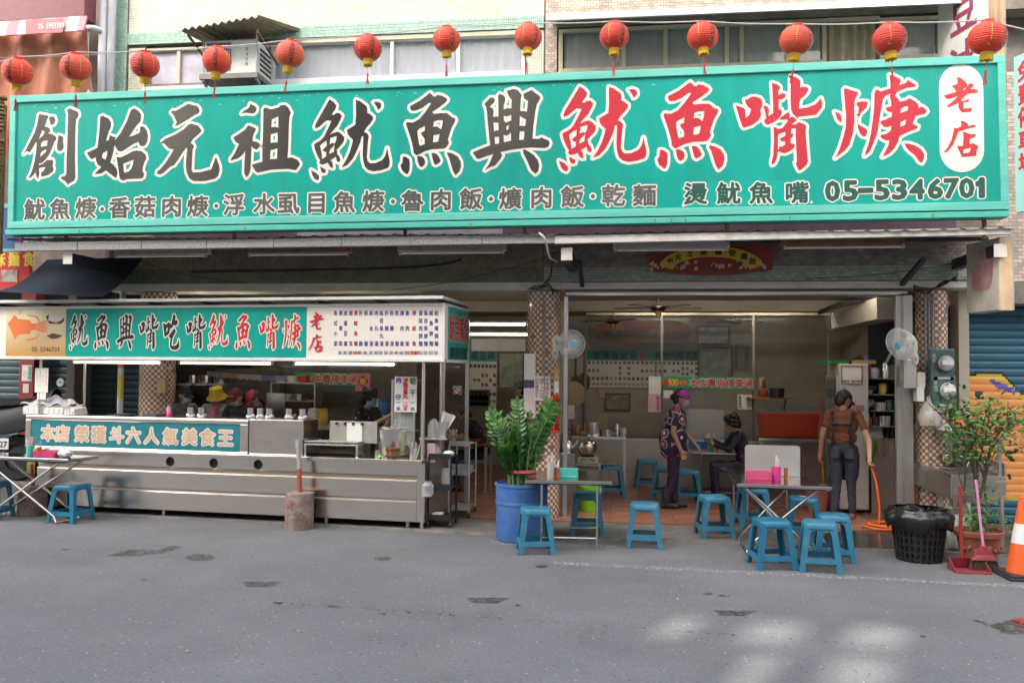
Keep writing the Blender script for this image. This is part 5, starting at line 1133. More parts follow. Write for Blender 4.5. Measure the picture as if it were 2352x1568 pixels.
for (px,z),lbv in zip(((438,bz1),(463,bz1),(576,sz1),(598,sz1),(619,sz1),(664,sz1),(692,sz1)),CUPL):
    loc=cw(C(px,955,.14 if px<690 else .10).x,.14,z+.0005)
    if cup0 is None:
        cup0=thing('steel_cup',lbv,'cup',loc,0,'steel cups with plastic bags on the cart')
        b=MB(); b.lathe([(.040,0),(.042,.118),(.044,.12),(.044,.128),(.03,.13),(0,.13)],n=24); b.build('body',M_steel,cup0,smooth=40)
        b=MB()
        b.grid(lambda u,v:((.046+.008*math.sin(v*3.14)+.003*math.sin(u*44)+.003*math.sin(u*75+v*9))*math.cos(u*6.2832),(.046+.008*math.sin(v*3.14)+.003*math.sin(u*44))*math.sin(u*6.2832),.002+.042*v+.010*math.sin(u*12.566)),48,6); b.build('wrap',mat('white_plastic_wrap',(.74,.74,.76),.35),cup0,smooth=60)
    else:place(copy_tree(cup0),loc,random.uniform(0,6),lbv)
# big soup basin, bucket, cups, board
f=onc('soup_basin','big round stainless soup basin on the right part of the cart','pot',905,.42,zs)
b=MB(); b.lathe([(.19,0),(.21,.02),(.235,.33),(.25,.34),(.235,.335),(.20,.03),(0,.02)],n=40); b.build('bowl',M_steel,f,smooth=40)
f=onc('wooden_bucket','small wooden stave bucket with dark hoops on the cart','bucket',903,.07,zs); r0,r1,hh=.060,.075,.125
wm=[mat('wood_stave_%d'%i,c,.5,var=.3,scale=10,stretch=(8,8,1)) for i,c in enumerate(((.30,.13,.05),(.36,.17,.07),(.25,.10,.04)))]
for i in range(18):
    a0,a1=2*math.pi*i/18+.012,2*math.pi*(i+1)/18-.012; b=MB()
    b.hexa([(r0*math.cos(a0),r0*math.sin(a0),0),(r0*math.cos(a1),r0*math.sin(a1),0),((r0-.01)*math.cos(a1),(r0-.01)*math.sin(a1),0),((r0-.01)*math.cos(a0),(r0-.01)*math.sin(a0),0)][::-1],[(r1*math.cos(a0),r1*math.sin(a0),hh),(r1*math.cos(a1),r1*math.sin(a1),hh),((r1-.01)*math.cos(a1),(r1-.01)*math.sin(a1),hh),((r1-.01)*math.cos(a0),(r1-.01)*math.sin(a0),hh)][::-1]); b.build('stave',wm[i%3],f)
for z in (.02,.095):rr=r0+(r1-r0)*z/hh; b=MB(); b.lathe([(rr+.001,z-.006),(rr+.004,z-.006),(rr+.005,z+.006),(rr+.001,z+.006)],n=28,cap=False); b.build('hoop',M_black,f,smooth=30)
for s in (-1,1):b=MB(); b.tube([(s*.072,0,.11),(s*.085,0,.10),(s*.083,0,.08)],.004,6); b.build('handle',M_black,f)
def cup(name,label,px,dy,r,h,m_,base=zs,straws=0,scol=None,group=None):
    f=onc(name,label,'cup',px,dy,base,group); b=MB(); b.lathe([(r*.95,0),(r,h),(r-.004,h),(r*.9,.006),(0,.006)],n=20); b.build('body',m_,f,smooth=40)
    for i in range(straws):
        a,rr=random.uniform(0,6.28),random.uniform(0,r*.7); t_=(random.uniform(-.03,.03),random.uniform(-.03,.03)); b=MB(); b.tube([(rr*math.cos(a),rr*math.sin(a),h*.3),(rr*math.cos(a)*1.5+t_[0],rr*math.sin(a)*1.5+t_[1],h+random.uniform(.05,.085))],.0035,5); b.build('chopsticks',scol or mat('chopstick_wrap',(.72,.58,.48),.6,var=.4,scale=30),f)
    return f
cup('utensil_cup','steel utensil cup left of the wooden bucket',870,.06,.042,.095,M_steel)
cup('chopstick_holder','steel holder full of wrapped chopsticks at the cart end',950,.12,.05,.12,M_steel,straws=12)
f=onc('cutting_board','pale green cutting board leaning at the right end of the cart','board',963,.05,zs); b=MB(); b.hexa([(-.035,-.02,0),(-.02,-.02,0),(-.02,.30,0),(-.035,.30,0)],[(.03,-.02,.22),(.045,-.02,.22),(.045,.30,.22),(.03,.30,.22)]); b.build('board',mat('board_green',(.50,.58,.36),.5,var=.15),f,bev=.006)
f=onc('green_cloth','small crumpled green packet on the cart counter','packet',852+36,.0,zs)
f.location=cw(C(886,1045,.03).x-.06,.0,zs+.001); b=MB(); b.grid(lambda u,v:(.09*u-.045,.05*v-.025,.012+.03*math.sin(u*3)*math.sin(v*3)+.012*math.sin(u*11+v*5)),8,6); b.build('cloth',mat('cloth_green',(.28,.55,.16),.7),f,smooth=50)
# glass display cabinet with price card
f=onc('display_cabinet','steel and glass display cabinet at the right end of the cart','cabinet',935,.45,zs); cz=C(935,872,.45).z-zs
for sx in (-.14,.14):
    for sy in (-.14,.14):b=MB(); b.box(sx-.012,sx+.012,sy-.012,sy+.012,0,cz); b.build('post',M_steel,f)
for z in (.13,.30,cz-.02):b=MB(); b.box(-.15,.15,-.15,.15,z,z+.014); b.build('shelf',M_steel,f)
b=MB(); b.box(-.127,.127,-.146,-.143,.145,cz-.02); b.build('pane',M_glass,f)
for i in range(3):b=MB(); b.lathe([(.05,0),(.06,.02),(0,.02)],(-.06+.06*i,0,.32),12); b.build('bowl',M_white,f)
pc=onc('price_card','white price card with purple, red and green characters hung on the display cabinet','card',931,.26,0)
w_,zc0,zc1=(C(957,900,.26).x-C(906,900,.26).x)/2,C(930,946,.26).z,C(930,865,.26).z
b=MB(); b.box(-w_,w_,-.002,.004,zc0,zc1); b.build('card',M_paper,pc)
I3=[Ink((0,-.002,0),(1,0,0),(0,0,1),(0,-1,0),.002) for _ in range(3)]; hC=zc1-zc0
for ch,z in (('肉',.9),('仔',.42),('一',.27),('元',.09)):I3[0].char(ch,-w_*.64,zc0+hC*z,.075 if z>.3 else .05,.07 if z>.3 else .045,.003)
for i,ch in enumerate('浮虱目魚丸'):I3[1].char(ch,0,zc0+hC*(.9-.115*i),.066,.055,.003)
for ch,z in (('一',.27),('元',.09)):I3[1].char(ch,0,zc0+hC*z,.05,.045,.003)
I3[1].line('115',0,zc0+hC*.18,.035,.045,.001,step=.022)
for ch,z in (('筍',.88),('干',.55),('一',.27),('元',.09)):I3[2].char(ch,w_*.64,zc0+hC*z,.09 if z>.3 else .05,.085 if z>.3 else .045,.003)
for i_,m_ in zip(I3,(mat('ink_violet',(.10,.06,.35),.5),M_inkr2,mat('ink_green',(.03,.25,.10),.5))):i_.build('lettering',m_,pc,w=False)
# paper clipped to the splash plate (its code print is left off)
f=onc('paper_sheet','white paper sheet clipped to the steel plate on the cart','paper',815,.19,gz1); b=MB(); b.box(-.10,.10,-.002,.0,-.01,.21); b.build('sheet',M_paper,f)
for i in range(5):b=MB(); b.box(-.36+.11*i,-.33+.11*i,-.012,.018,.185,.215); b.build('binder_clip',M_black,f)
# side shelf, rack trolley
sv=thing('side_shelf','small steel shelf holding straws and bags at the cart end','shelf',cw(C(990,1010,.3).x,.3,0),-CA)
b=MB(); z=C(990,1003,.3).z; b.box(-.09,.25,-.18,.5,z-.02,z); b.build('board',M_steel,sv,bev=.004)
b=MB(); b.hexa([(.10,0,z),(.18,0,z),(.18,.1,z),(.10,.1,z)],[(.09,0,z+.18),(.19,0,z+.18),(.19,.1,z+.18),(.09,.1,z+.18)]); b.build('steel_holder',M_steel,sv)
for i in range(5):b=MB(); b.bar((.12+.012*i,.05,z+.1),(.15+.03*i,.05,z+.30-.01*i),.05,.006,(0,1,0)); b.build('menu_sheet',M_paper,sv)
b=MB(); b.grid(lambda u,v:(-.06+.16*u,.05+.1*math.sin(u*9+v*3)*.2,z+.22*v*(.6+.4*math.sin(u*3.1))),8,8); b.build('bag',M_bag,sv,smooth=60)
ps=thing('pink_notice','small pink paper notice hanging at the cart end','notice',cw(C(1000,1040,.3).x,.12,0),-CA); b=MB(); z=C(1000,1015,.3).z; b.box(-.045,.055,0,.003,z-.22,z); b.build('paper',mat('paper_pink',(.72,.45,.50),.7),ps)
def trolley(name,label,px0,px1,py0,py1,Y,m_,shelves,dep=.45,wheel=True):
    p,q=at(px0,py0,Y),at(px1,py0,Y); zt=p.z; t_=thing(name,label,'trolley',((p.x+q.x)/2,Y,.04)); w_=(q.x-p.x)/2
    for sx in (-w_,w_):
        for sy in (0,dep):b=MB(); b.cyl((sx,sy,.06),(sx,sy,zt-.04),.012,n=10); b.build('leg',m_,t_,smooth=40); b=MB(); b.cyl((sx-.01,sy,.028),(sx+.01,sy,.028),.028,n=14); b.build('wheel',M_black,t_)
    for z in shelves:
        b=MB(); z=z*(zt-.04); b.box(-w_,w_,0,dep,z-.012,z); b.build('shelf',m_,t_,bev=.004)
        b=MB(); b.box(-w_,w_,-.006,.0,z-.02,z+.045); b.build('rim',m_,t_)
    return t_,zt,w_
tb,zt1,w1=trolley('black_trolley','black three-tier plastic trolley with bowls and sanitiser at the cart end',985,1036,1048,1200,10.0,M_black,(.99,.55,.12),.35)
tg,zt2,w2=trolley('grey_trolley','grey metal serving trolley behind the black one',1032,1078,1020,1180,10.7,M_alu,(1.0,.60,.12),.5)
x0=tb.location.x; Yb=10.0
f=thing('sanitiser_bottle','clear pump sanitiser bottle on the black trolley','bottle',(x0-.06,Yb+.12,zt1)); b=MB(); b.lathe([(.035,0),(.035,.10),(.012,.13),(.012,.15),(.02,.15),(.02,.165),(0,.165)],n=16); b.build('body',mat('clear_plastic',(.72,.76,.78),.2,alpha=.6),f,smooth=40); b=MB(); b.box(-.04,.012,-.008,.008,.165,.18); b.build('pump',M_white,f)
f=thing('tissue_pack','white tissue pack on the black trolley','tissue',(x0+.09,Yb+.08,zt1)); b=MB(); b.ball((0,0,.035),(.07,.05,.035),14,8); b.build('pack',M_foam,f,smooth=True)
bs=thing('bowl_stack','stack of white takeaway bowls on the black trolley','bowls',(x0+.05,Yb+.15,zt1*.55+.0))
for i in range(14):b=MB(); z=i*.013+.02; b.lathe([(.045,z),(.065,z+.045),(.067,z+.047),(.06,z+.042)],n=18,cap=False); b.build('bowl',M_foam,bs,smooth=40)
f=thing('plastic_jar','clear plastic jar with yellow sponge hanging at the black trolley','jar',(x0-.13,Yb-.06,zt1*.55-.08)); b=MB(); b.lathe([(.04,0),(.07,.02),(.075,.14),(.05,.17),(.05,.19)],n=20,cap=False); b.build('jar',mat('jar_plastic',(.65,.65,.66),.2,alpha=.5),f,smooth=40); b=MB(); b.box(-.05,.05,-.05,.05,.012,.04); b.build('sponge',mat('sponge',(.45,.55,.12),.9),f)
b=MB(); b.box(x0-.09,x0+.03,Yb+.02,Yb+.14,zt1*.12+.04,zt1*.12+.09); top(b,'tissue_box',M_paper,'small carton on the lowest tier of the black trolley','box')
f=thing('straw_cup','steel cup of straws on the grey trolley','cup',(tg.location.x-.1,10.8,zt2)); b=MB(); b.lathe([(.04,0),(.045,.1),(0,.1)],n=16); b.build('body',M_steel,f,smooth=40)
for i in range(8):a=i*.8; b=MB(); b.tube([(.02*math.cos(a),.02*math.sin(a),.08),(.05*math.cos(a),.05*math.sin(a),.18)],.004,5); b.build('straw',[M_white,mat('straw_red',(.6,.25,.22),.5)][i%2],f)
b=MB(); b.box(tg.location.x-.14,tg.location.x+.14,10.74,10.95,zt2*.6+.02,zt2*.6+.11); top(b,'wire_basket',mat('basket_grey',(.35,.35,.36),.5),'low grey basket on the grey trolley','basket')
# papers and disc hanging at the left of the cart
f=onc('paper_notice','white paper notice with red writing hanging from the cart roof at left','notice',93,.03,0); zc1,zc0=C(95,845,.03).z,C(95,901,.03).z; b=MB(); b.box(-.10,.10,-.002,.001,zc0,zc1); b.build('sheet',M_paper,f)
ik=Ink((0,-.002,0),(1,0,0),(0,0,1),(0,-1,0),.002)
for i,s in enumerate(('外帶請先點餐','請上座','內用請找位子坐','請取號碼')):ik.line(s,.07-.045*i,(zc0+zc1)/2+.02,.024,.03,0,vert=True)
ik.build('lettering',mat('ink_rose',(.5,.22,.25),.6),f,w=False)
b=MB(); b.box(-.06,.07,-.001,.001,zc0-.09,zc0-.004); b.build('lower_sheet',M_paper,f)
f=onc('hanging_disc','shiny disc hanging on a string left of the checkered pillar','disc',136,.3,0); zc=C(136,878,.3).z; b=MB(); b.lathe([(.012,0),(.055,0),(.055,.002),(.012,.002)],(0,0,zc),28,(0,-1,.1),cap=False); b.build('disc',mat('disc',(.75,.75,.78),.15,.8),f); b=MB(); b.tube([(0,0,zc+.055),(0,0,rz0)],.001,4); b.build('string',M_cableg,f)
# -- kitchen behind the cart
def kbox(name,label,cat,px0,px1,py0,py1,Y,dep,m_):p,q=at(px0,py0,Y),at(px1,py1,Y); b=MB(); b.box(p.x,q.x,Y,Y+dep,max(.043,q.z),p.z); return top(b,name,m_,label,cat,bev=.004)
kbox('kitchen_cabinet','dark wooden cabinet with open door frame behind the cooks','cabinet',380,470,838,1000,12.6,.5,mat('kitchen_brown',(.05,.035,.028),.5,var=.3)); kbox('steel_screen','brushed steel panel standing behind the pink-capped cook','panel',612,652,902,1000,12.0,.03,M_steel); kbox('door_leaf','pale grey door leaf behind the cook with the black cap','door',383,402,858,930,12.55,.03,mat('door_grey',(.22,.21,.20),.5)); kbox('kitchen_wall','dim tiled kitchen partition behind the yellow hat','partition',470,640,845,1000,12.9,.08,mat('kitchen_tile',(.10,.09,.08),.35,var=.5,scale=8))
for i,(px,lb_) in enumerate(((440,'leftmost steel pot high on the kitchen shelf'),(470,'steel pot above the yellow hat'),(505,'steel pot on the kitchen shelf near the red cap'))):
    p=at(px,880,12.3); b=MB(); b.lathe([(.09,0),(.10,.12),(.105,.125),(.09,.12),(0,.11)],n=20); o=top(b,'hanging_pot',M_steel,lb_,'pot',smooth=40); o.location=(p.x,12.3,p.z)
    b=MB(); b.box(p.x-.14,p.x+.14,12.15,12.45,p.z-.03,p.z-.001); top(b,'wall_shelf',M_steeld,['left','middle','right'][i]+' small steel shelf under a kitchen pot','shelf')
for i,(x0,x1,c,lb_) in enumerate(((475,510,(.16,.32,.34),'teal'),(510,545,(.55,.25,.15),'orange'),(545,600,(.55,.52,.48),'white'),(600,660,(.22,.24,.50),'blue'))):
    y0=852+i*3; p,q=at(x0,y0,11.6),at(x1,y0+3,11.6); t=thing('bag_strip',lb_+' strip of small hanging bags strung behind the cart','bags',p); n=int((x1-x0)/5)
    for k in range(n):f=k/n; x=(q.x-p.x)*f; z=(q.z-p.z)*f; b=MB(); b.quad((x,0,z),(x+.022,.004,z),(x+.030,.012,z-.07-.015*math.sin(k*2.1)),(x+.006,.008,z-.075)); b.build('bag',mat('bag_strip_%d'%i,c,.5),t,fixn=False)
    b=MB(); b.tube([(0,0,.004),(q.x-p.x,0,q.z-p.z+.004)],.003,5); b.build('string',M_cable,t)
p=at(800,905,13.6); b=MB(); b.box(p.x-1.3,p.x+1.2,13.3,13.32,.9,2.62); top(b,'room_divider',mat('divider_brown',(.16,.13,.10),.5,var=.3),'brown room divider behind the free parking sign','divider')
# -- plastic stools
M_blue=mat('stool_blue',(.014,.165,.295),.33,var=.18,scale=5,coat=.15)
M_blue2=mat('stool_blue_faded',(.035,.20,.31),.42,var=.3,scale=7,col2=(.02,.15,.25)); M_blue3=mat('stool_blue_scuffed',(.018,.155,.26),.38,var=.35,scale=12,col2=(.05,.22,.33))
def make_stool():
    s=thing('plastic_stool','blue plastic stool','stool',(0,0,0),0,'blue plastic stools')
    H,ht,hb=.455,.145,.195
    # seat: rounded square dish
    b=MB(); prof=[(.0,.452),(.05,.452),(.055,.456),(.80,.458),(.93,.454),(1.0,.440),(1.02,.405)]
    n=40; vs=[]; fs=[]
    for r_,z in prof:
        for j in range(n):
            a=2*math.pi*j/n; c,s_=math.cos(a),math.sin(a); k=(abs(c)**5+abs(s_)**5)**(-1/5); vs.append((r_*(ht+.012)*c*k,r_*(ht+.012)*s_*k,z))
    for i in range(len(prof)-1):
        for j in range(n):fs.append((i*n+j,i*n+(j+1)%n,(i+1)*n+(j+1)%n,(i+1)*n+j))
    fs.append(tuple(range(n))); b._add(vs,fs); b.build('seat',M_blue,s,smooth=50)
    out=[(-hb,0),(-hb+.052,0),(-hb+.058,.085),(hb-.058,.085),(hb-.052,0),(hb,0),(ht,.44),(-ht,.44)]
    win=[(-hb+.068,.135),(-ht+.045,.33),(-ht+.052,.36),(-ht+.075,.385),(ht-.075,.385),(ht-.052,.36),(ht-.045,.33),(hb-.068,.135)]
    tris=tessellate_polygon([[Vector((*p,0)) for p in out],[Vector((*p,0)) for p in win]])
    P=out+win; no=len(out)
    for k in range(4):
        b=MB(); rot=Matrix.Rotation(k*math.pi/2,3,'Z')
        f0=lambda x,z,d:rot@Vector((x,-(hb+(ht-hb)*z/.44)+d,z))
        A=[f0(x,z,0) for x,z in P]; B=[f0(x*.97,z,.016) for x,z in P]; N=len(P)
        F=[tuple(t) for t in tris]+[tuple(N+i for i in reversed(t)) for t in tris]
        for lo,hi in ((0,no),(no,N)):
            m=hi-lo; F+=[(lo+i,lo+(i+1)%m,N+lo+(i+1)%m,N+lo+i) for i in range(m)]
        b._add(A+B,F); b.build('leg_frame',M_blue,s)
    return s
ST=[(-20,1190,8,'blue plastic stool cut off by the left edge of the picture'),(163,1196,-6,'blue plastic stool in front of the cart beside the folding table at left'),
      (1229,1266,12,'blue plastic stool directly before the blue plant drum'),(1348,1222,4,'blue plastic stool behind the table next to the lime bucket'),
      (1480,1252,-2,'lone blue plastic stool standing between the two front tables'),(1640,1230,10,'blue plastic stool just left of the right front table'),
      (1729,1206,6,'blue plastic stool half hidden behind the crossed legs of the right front table'),(1846,1232,-8,'blue plastic stool with a sticker on its seat under the right front table'),
      (1772,1300,9,'front left one of the two blue plastic stools nearest the street'),(1882,1306,-7,'front right one of the two blue plastic stools nearest the street'),(1912,1284,-4,'blue plastic stool right behind the front right one'),
      (1405,1138,6,'dark-looking blue stool beside the steel prep counter'),(1486,1120,2,'blue stool by the low steel wall left of the standing woman'),
      (1578,1150,4,'blue stool right behind the standing woman'),(1526,1143,-6,'blue stool hidden behind the legs of the standing woman'),(1752,1112,5,'dim blue stool under the far table by the seated woman'),(1640,1108,0,'dim blue stool under the far table left of the seated woman')]
st0=None
for px,py,a,lb_ in ST:
    p=gz(px,py,0.0 if py>1215 else .043); z=0.0
    z=.042 if p.y>10.72 else (.028 if p.y>9.85 and p.x<2 else 0.0)
    p=gz(px,py,z); loc=(p.x,p.y,z+.0005)
    if st0 is None:st0=make_stool(); o=st0
    else:o=copy_tree(st0)
    place(o,loc,R(a),lb_)
    v_=[M_blue,M_blue2,M_blue3][(px*7+py)%3]
    for ch_ in o.children:ch_.material_slots[0].link='OBJECT'; ch_.material_slots[0].material=v_
    if 'sticker' in lb_:
        b=MB(); b.quad((-.04,-.03,.461),(.03,-.035,.461),(.035,.02,.461),(-.035,.03,.461)); b.build('sticker',mat('sticker',(.6,.5,.42),.6,var=.6,scale=40),o,fixn=False)

# -- folding steel tables
M_leg=mat('chrome_leg',(.66,.65,.63),.22,1.0)
def table(label,c4,z,legs='u',gname=None):
    """c4: table-top corners (world xy) front-left, front-right, back-right, back-left"""
    cx_=sum(p[0] for p in c4)/4; cy_=sum(p[1] for p in c4)/4
    t=thing('folding_table',label,'table',(cx_,cy_,0)); L=[Vector((p[0]-cx_,p[1]-cy_,0)) for p in c4]
    b=MB(); b.hexa([v+Vector((0,0,z-.035)) for v in L],[v+Vector((0,0,z)) for v in L]); b.build('tabletop',mat('table_steel',(.58,.57,.56),.16,1.0,rvar=.08,var=.15,scale=3),t,bev=.005)
    b=MB(); b.hexa([v*.9+Vector((0,0,z-.05)) for v in L],[v*.9+Vector((0,0,z-.036)) for v in L]); b.build('under_frame',M_darkm,t)
    fl,fr,br,bl=L; g0=(.03 if cy_>9.9 else .004)+.015
    if legs=='u':
        for a_,c_ in ((fl,bl),(fr,br)):
            s_=.55
            p,q=a_*s_+a_*0.1,c_*s_+c_*0.1
            b=MB(); b.tube(smoothpath([p+Vector((0,0,z-.04)),p+Vector((0,0,.2)),p+Vector((0,0,g0))],2),.013,10); b.build('leg',M_leg,t,smooth=50)
            b=MB(); b.tube([q+Vector((0,0,z-.04)),q+Vector((0,0,g0))],.013,10); b.build('leg',M_leg,t,smooth=50)
            b=MB(); b.tube([p+Vector((0,0,.10)),q+Vector((0,0,.10))],.011,8); b.build('stretcher',M_leg,t,smooth=50)
        b=MB(); m0=(fl*.65+Vector((0,0,.12))); m1=fr*.65+Vector((0,0,.12)); b.tube([m0,m1],.011,8); b.build('stretcher',M_leg,t,smooth=50)
        b=MB(); m0=(bl*.65+Vector((0,0,.12))); m1=br*.65+Vector((0,0,.12)); b.tube([m0,m1],.011,8); b.build('stretcher',M_leg,t,smooth=50)
    else:  # crossed scissor legs on both sides
        for a_,c_ in ((fl,fr),(bl,br)):
            for p,q in ((a_*.78,c_*.72),(c_*.78,a_*.72)):
                b=MB(); b.tube([p+Vector((0,0,z-.04)),q*.9+Vector((0,0,.09)),q+Vector((0,0,g0))],.014,10); b.build('leg',M_leg,t,smooth=50)
        for p,q in ((fl*.72,bl*.72),(fr*.72,br*.72)):b=MB(); b.tube([p+Vector((0,0,g0)),q+Vector((0,0,g0))],.012,8); b.build('foot_bar',M_leg,t,smooth=50)
    return t
def corners(pts,z):return [(gz(x,y,z).x,gz(x,y,z).y) for x,y in pts]
TZ=.74
c=corners([(1207,1102),(1406,1105),(1404,1081),(1226,1080)],TZ); t1=table('stainless folding table with turquoise basket beside the plant drum',c,TZ)
c2_=corners([(1692,1110),(1911,1118),(1838,1093),(1668,1086)],TZ); t2=table('stainless folding table with crossed legs and a steel divider at the right',c2_,TZ,'x')
T3Z=.785; a_,e_=gz(-70,1046,T3Z),gz(156,1054,T3Z); c3_=[(a_.x,a_.y),(e_.x,e_.y),(e_.x+.10,e_.y+.46),(a_.x,a_.y+.46)]; t3=table('stainless folding table with chopsticks at the left edge before the cart',c3_,T3Z,'x'); T3Y=e_.y+.12
c4_=corners([(1578,1036),(1760,1042),(1755,1016),(1585,1012)],TZ); t4=table('steel table with blue baskets where the seated woman eats',c4_,TZ)
c5_=corners([(1652,1074),(1700,1094),(1840,1060),(1770,1050)],.70); t5=table('low steel table standing behind the right front table',c5_,.70)
# -- table things
def basket(label,px,py,z,w_,d_,h_,m_,rot=0,name='plastic_basket'):
    p=gz(px,py,z); t=thing(name,label,'basket',(p.x,p.y,z+.0005),rot)
    b=MB(); b.box(-w_/2,w_/2,-d_/2,d_/2,0,.006); b.build('base',m_,t)
    for s in (-1,1):
        for k in range(5):zz=.008+k*(h_-.02)/4; b=MB(); b.box(-w_/2,w_/2,s*d_/2-.003,s*d_/2+.003,zz,zz+.008); b.build('slat',m_,t)
        b=MB(); b.box(s*w_/2-.003,s*w_/2+.003,-d_/2+.004,d_/2-.004,0,h_-.004); b.build('end_wall',m_,t)
        n=int(w_/.018)
        for i in range(n+1):x=-w_/2+.004+i*(w_-.008)/n; b=MB(); b.box(x-.003,x+.003,s*d_/2-.002,s*d_/2+.002,.0,h_-.008); b.build('rib',m_,t)
    b=MB(); b.box(-w_/2-.006,w_/2+.006,-d_/2-.006,-d_/2+.002,h_-.01,h_); b.build('rim',m_,t); b=MB(); b.box(-w_/2-.006,w_/2+.006,d_/2-.002,d_/2+.006,h_-.01,h_); b.build('rim',m_,t)
    return t
M_turq=mat('plastic_turquoise',(.10,.55,.50),.4); M_pnk=mat('plastic_pink2',(.70,.07,.22),.4); M_blub=mat('plastic_royal',(.02,.16,.50),.4); M_ora=mat('bottle_orange',(.40,.12,.03),.35)
basket('turquoise lattice basket on the table beside the plant drum',1301,1095,TZ,.24,.14,.09,M_turq)
basket('pink lattice basket on the right front table',1742,1100,TZ,.25,.14,.085,M_pnk,-.06); basket('upper one of two stacked blue baskets near the standing woman',1604,1024,TZ+.062,.27,.15,.06,M_blub); basket('lower one of two stacked blue baskets near the standing woman',1604,1024,TZ,.27,.15,.06,M_blub)
b_=basket('closed pink basket on the left folding table',108,1049,T3Z,.26,.14,.075,M_pnk)
basket('pale green basket behind the blue ones on the far table',1607,1014,TZ,.2,.12,.10,mat('plastic_mint',(.25,.5,.4),.4))
def holder(label,px,py,z,r,h,m_,n=0,cols=None,spread=.03,tall=.09,name='chopstick_cup'):
    p=gz(px,py,z); t=thing(name,label,'cup',(p.x,p.y,z+.0005)); b=MB(); b.lathe([(r*.86,0),(r,h),(r-.004,h),(r*.8,.01),(0,.01)],n=20); b.build('cup',m_,t,smooth=40)
    for i in range(n):
        a,rr=random.uniform(0,6.28),random.uniform(0,r*.6); b=MB(); b.tube([(rr*math.cos(a),rr*math.sin(a),h*.2),(rr*math.cos(a)+spread*math.cos(a),rr*math.sin(a)+spread*math.sin(a),h+random.uniform(tall*.5,tall))],.004,5); b.build('chopsticks',random.choice(cols),t)
    return t
CW=[mat('wrap_cream',(.72,.62,.50),.6),mat('wrap_white',(.75,.73,.70),.6),mat('wrap_pinkish',(.66,.38,.36),.6)]
holder('clear cup of wrapped chopsticks on the table beside the plant drum',1264,1098,TZ,.04,.17,mat('cup_clear',(.62,.62,.60),.3,alpha=.55),14,CW,.02); holder('brown cup of plastic spoons on the table beside the plant drum',1279,1097,TZ,.03,.11,M_ora,6,[CW[1]],.02)
holder('mint cup of wrapped chopsticks on the left folding table',68,1047,T3Z,.042,.13,M_turq,14,CW); holder('brown bottle-like cup on the left folding table',89,1048,T3Z,.032,.11,M_ora,3,[mat('pump_blue',(.3,.35,.6),.5)],.005)
holder('green cup of chopsticks on the far table',1634,1026,TZ,.042,.15,mat('plastic_green',(.12,.45,.25),.4),12,CW); holder('orange bottle on the far table',1647,1026,TZ,.03,.10,mat('bottle_org',(.5,.15,.04),.4),5,CW)
holder('pink napkin cup on the right front table',1783,1101,TZ,.052,.14,mat('plastic_magenta',(.72,.05,.30),.4),8,[CW[1]],.01,.12); holder('wooden toothpick bottle on the right front table',1805,1101,TZ,.022,.125,M_ora,1,[M_alu],.0,.04)
p=gz(150,1050,T3Z); t=thing('napkin_bag','crumpled white napkin bag on the left folding table','bag',(p.x,p.y,T3Z+.0005)); b=MB(); b.grid(lambda u,v:((.085+.014*math.sin(u*31+v*9))*math.cos(u*6.283)*math.sin(.4+v*2.7),(.06+.01*math.sin(u*23))*math.sin(u*6.283)*math.sin(.4+v*2.7),.05+.055*-math.cos(.3+v*2.8)+.012*math.sin(u*17+v*13)),28,10); b.build('bag',M_foam,t,smooth=60)
# steel dividers on tables
def divider(label,pts,Y0,par=None):
    (x0,y0),(x1,y1)=pts; p,q=at(x0,y0,Y0),at(x1,y1,Y0); t=thing('table_divider',label,'divider',((p.x+q.x)/2,Y0,TZ+.0005)); w_=(q.x-p.x)/2; h_=p.z-TZ; r=.03
    poly=[(-w_,0),(w_,0),(w_,h_-r),(w_-r*.3,h_-r*.3),(w_-r,h_),(-w_+r,h_),(-w_+r*.3,h_-r*.3),(-w_,h_-r)]
    b=MB(); b.prism(poly,(0,0,0),(1,0,0),(0,0,1),(0,.006,0)); b.build('panel',mat('divider_steel',(.60,.58,.56),.42,.85,var=.1,scale=3),t); b=MB(); b.box(-w_+.02,w_-.02,-.05,.06,0,.006); b.build('foot',M_steel,t); return t
divider('stainless divider panel standing on the right front table',((1711,1021),(1838,1100)),gz(1775,1092,TZ).y); divider('stainless divider panel on the far table before the seated woman',((1579,939),(1663,1000)),gz(1620,1015,TZ).y)

# -- red-topped bollards
M_bconc=mat('bollard_concrete',(.36,.33,.30),.85,var=.75,scale=7,col2=(.20,.07,.05),bump=.6,bscale=25); M_pole=mat('pole_red',(.42,.09,.04),.6,var=.3)
def bollard(label,px,py,h,r,pole_h,lean=0):
    p=gz(px,py); t=thing('bollard',label,'bollard',(p.x,p.y+r,0)); b=MB(); prof=[(r*.97,0),(r,.02)]
    for i in range(9):z=h*(.45+.5*i/9); prof.append((r*(1.0+.025*(i%2)),z))
    b.lathe(prof+[(r*1.01,h),(r*.85,h+.006),(0,h+.008)],n=28); o=b.build('concrete_base',M_bconc,t,smooth=35)
    for v in o.data.vertices:
        k=1+random.uniform(-.018,.018); v.co.x*=k; v.co.y*=k
    b=MB(); b.cyl((0,0,h),(lean*.4,0,h+pole_h*.45),.028,n=16); b.build('pole',M_pole,t,smooth=40); b=MB(); b.cyl((lean*.4,0,h+pole_h*.45),(lean,0,h+pole_h*.88),.0275,n=16); b.build('pole_middle',mat('pole_bare',(.40,.39,.35),.7,var=.3,scale=14),t,smooth=40); b=MB(); b.cyl((lean,0,h+pole_h*.86),(lean*1.1,0,h+pole_h),.032,n=16); b.build('pole_cap',mat('cap_grey',(.35,.36,.38),.5),t,smooth=40)
bollard('weathered concrete bollard with red and bare pole in front of the cart',675,1219,.42,.165,.62,-.03)
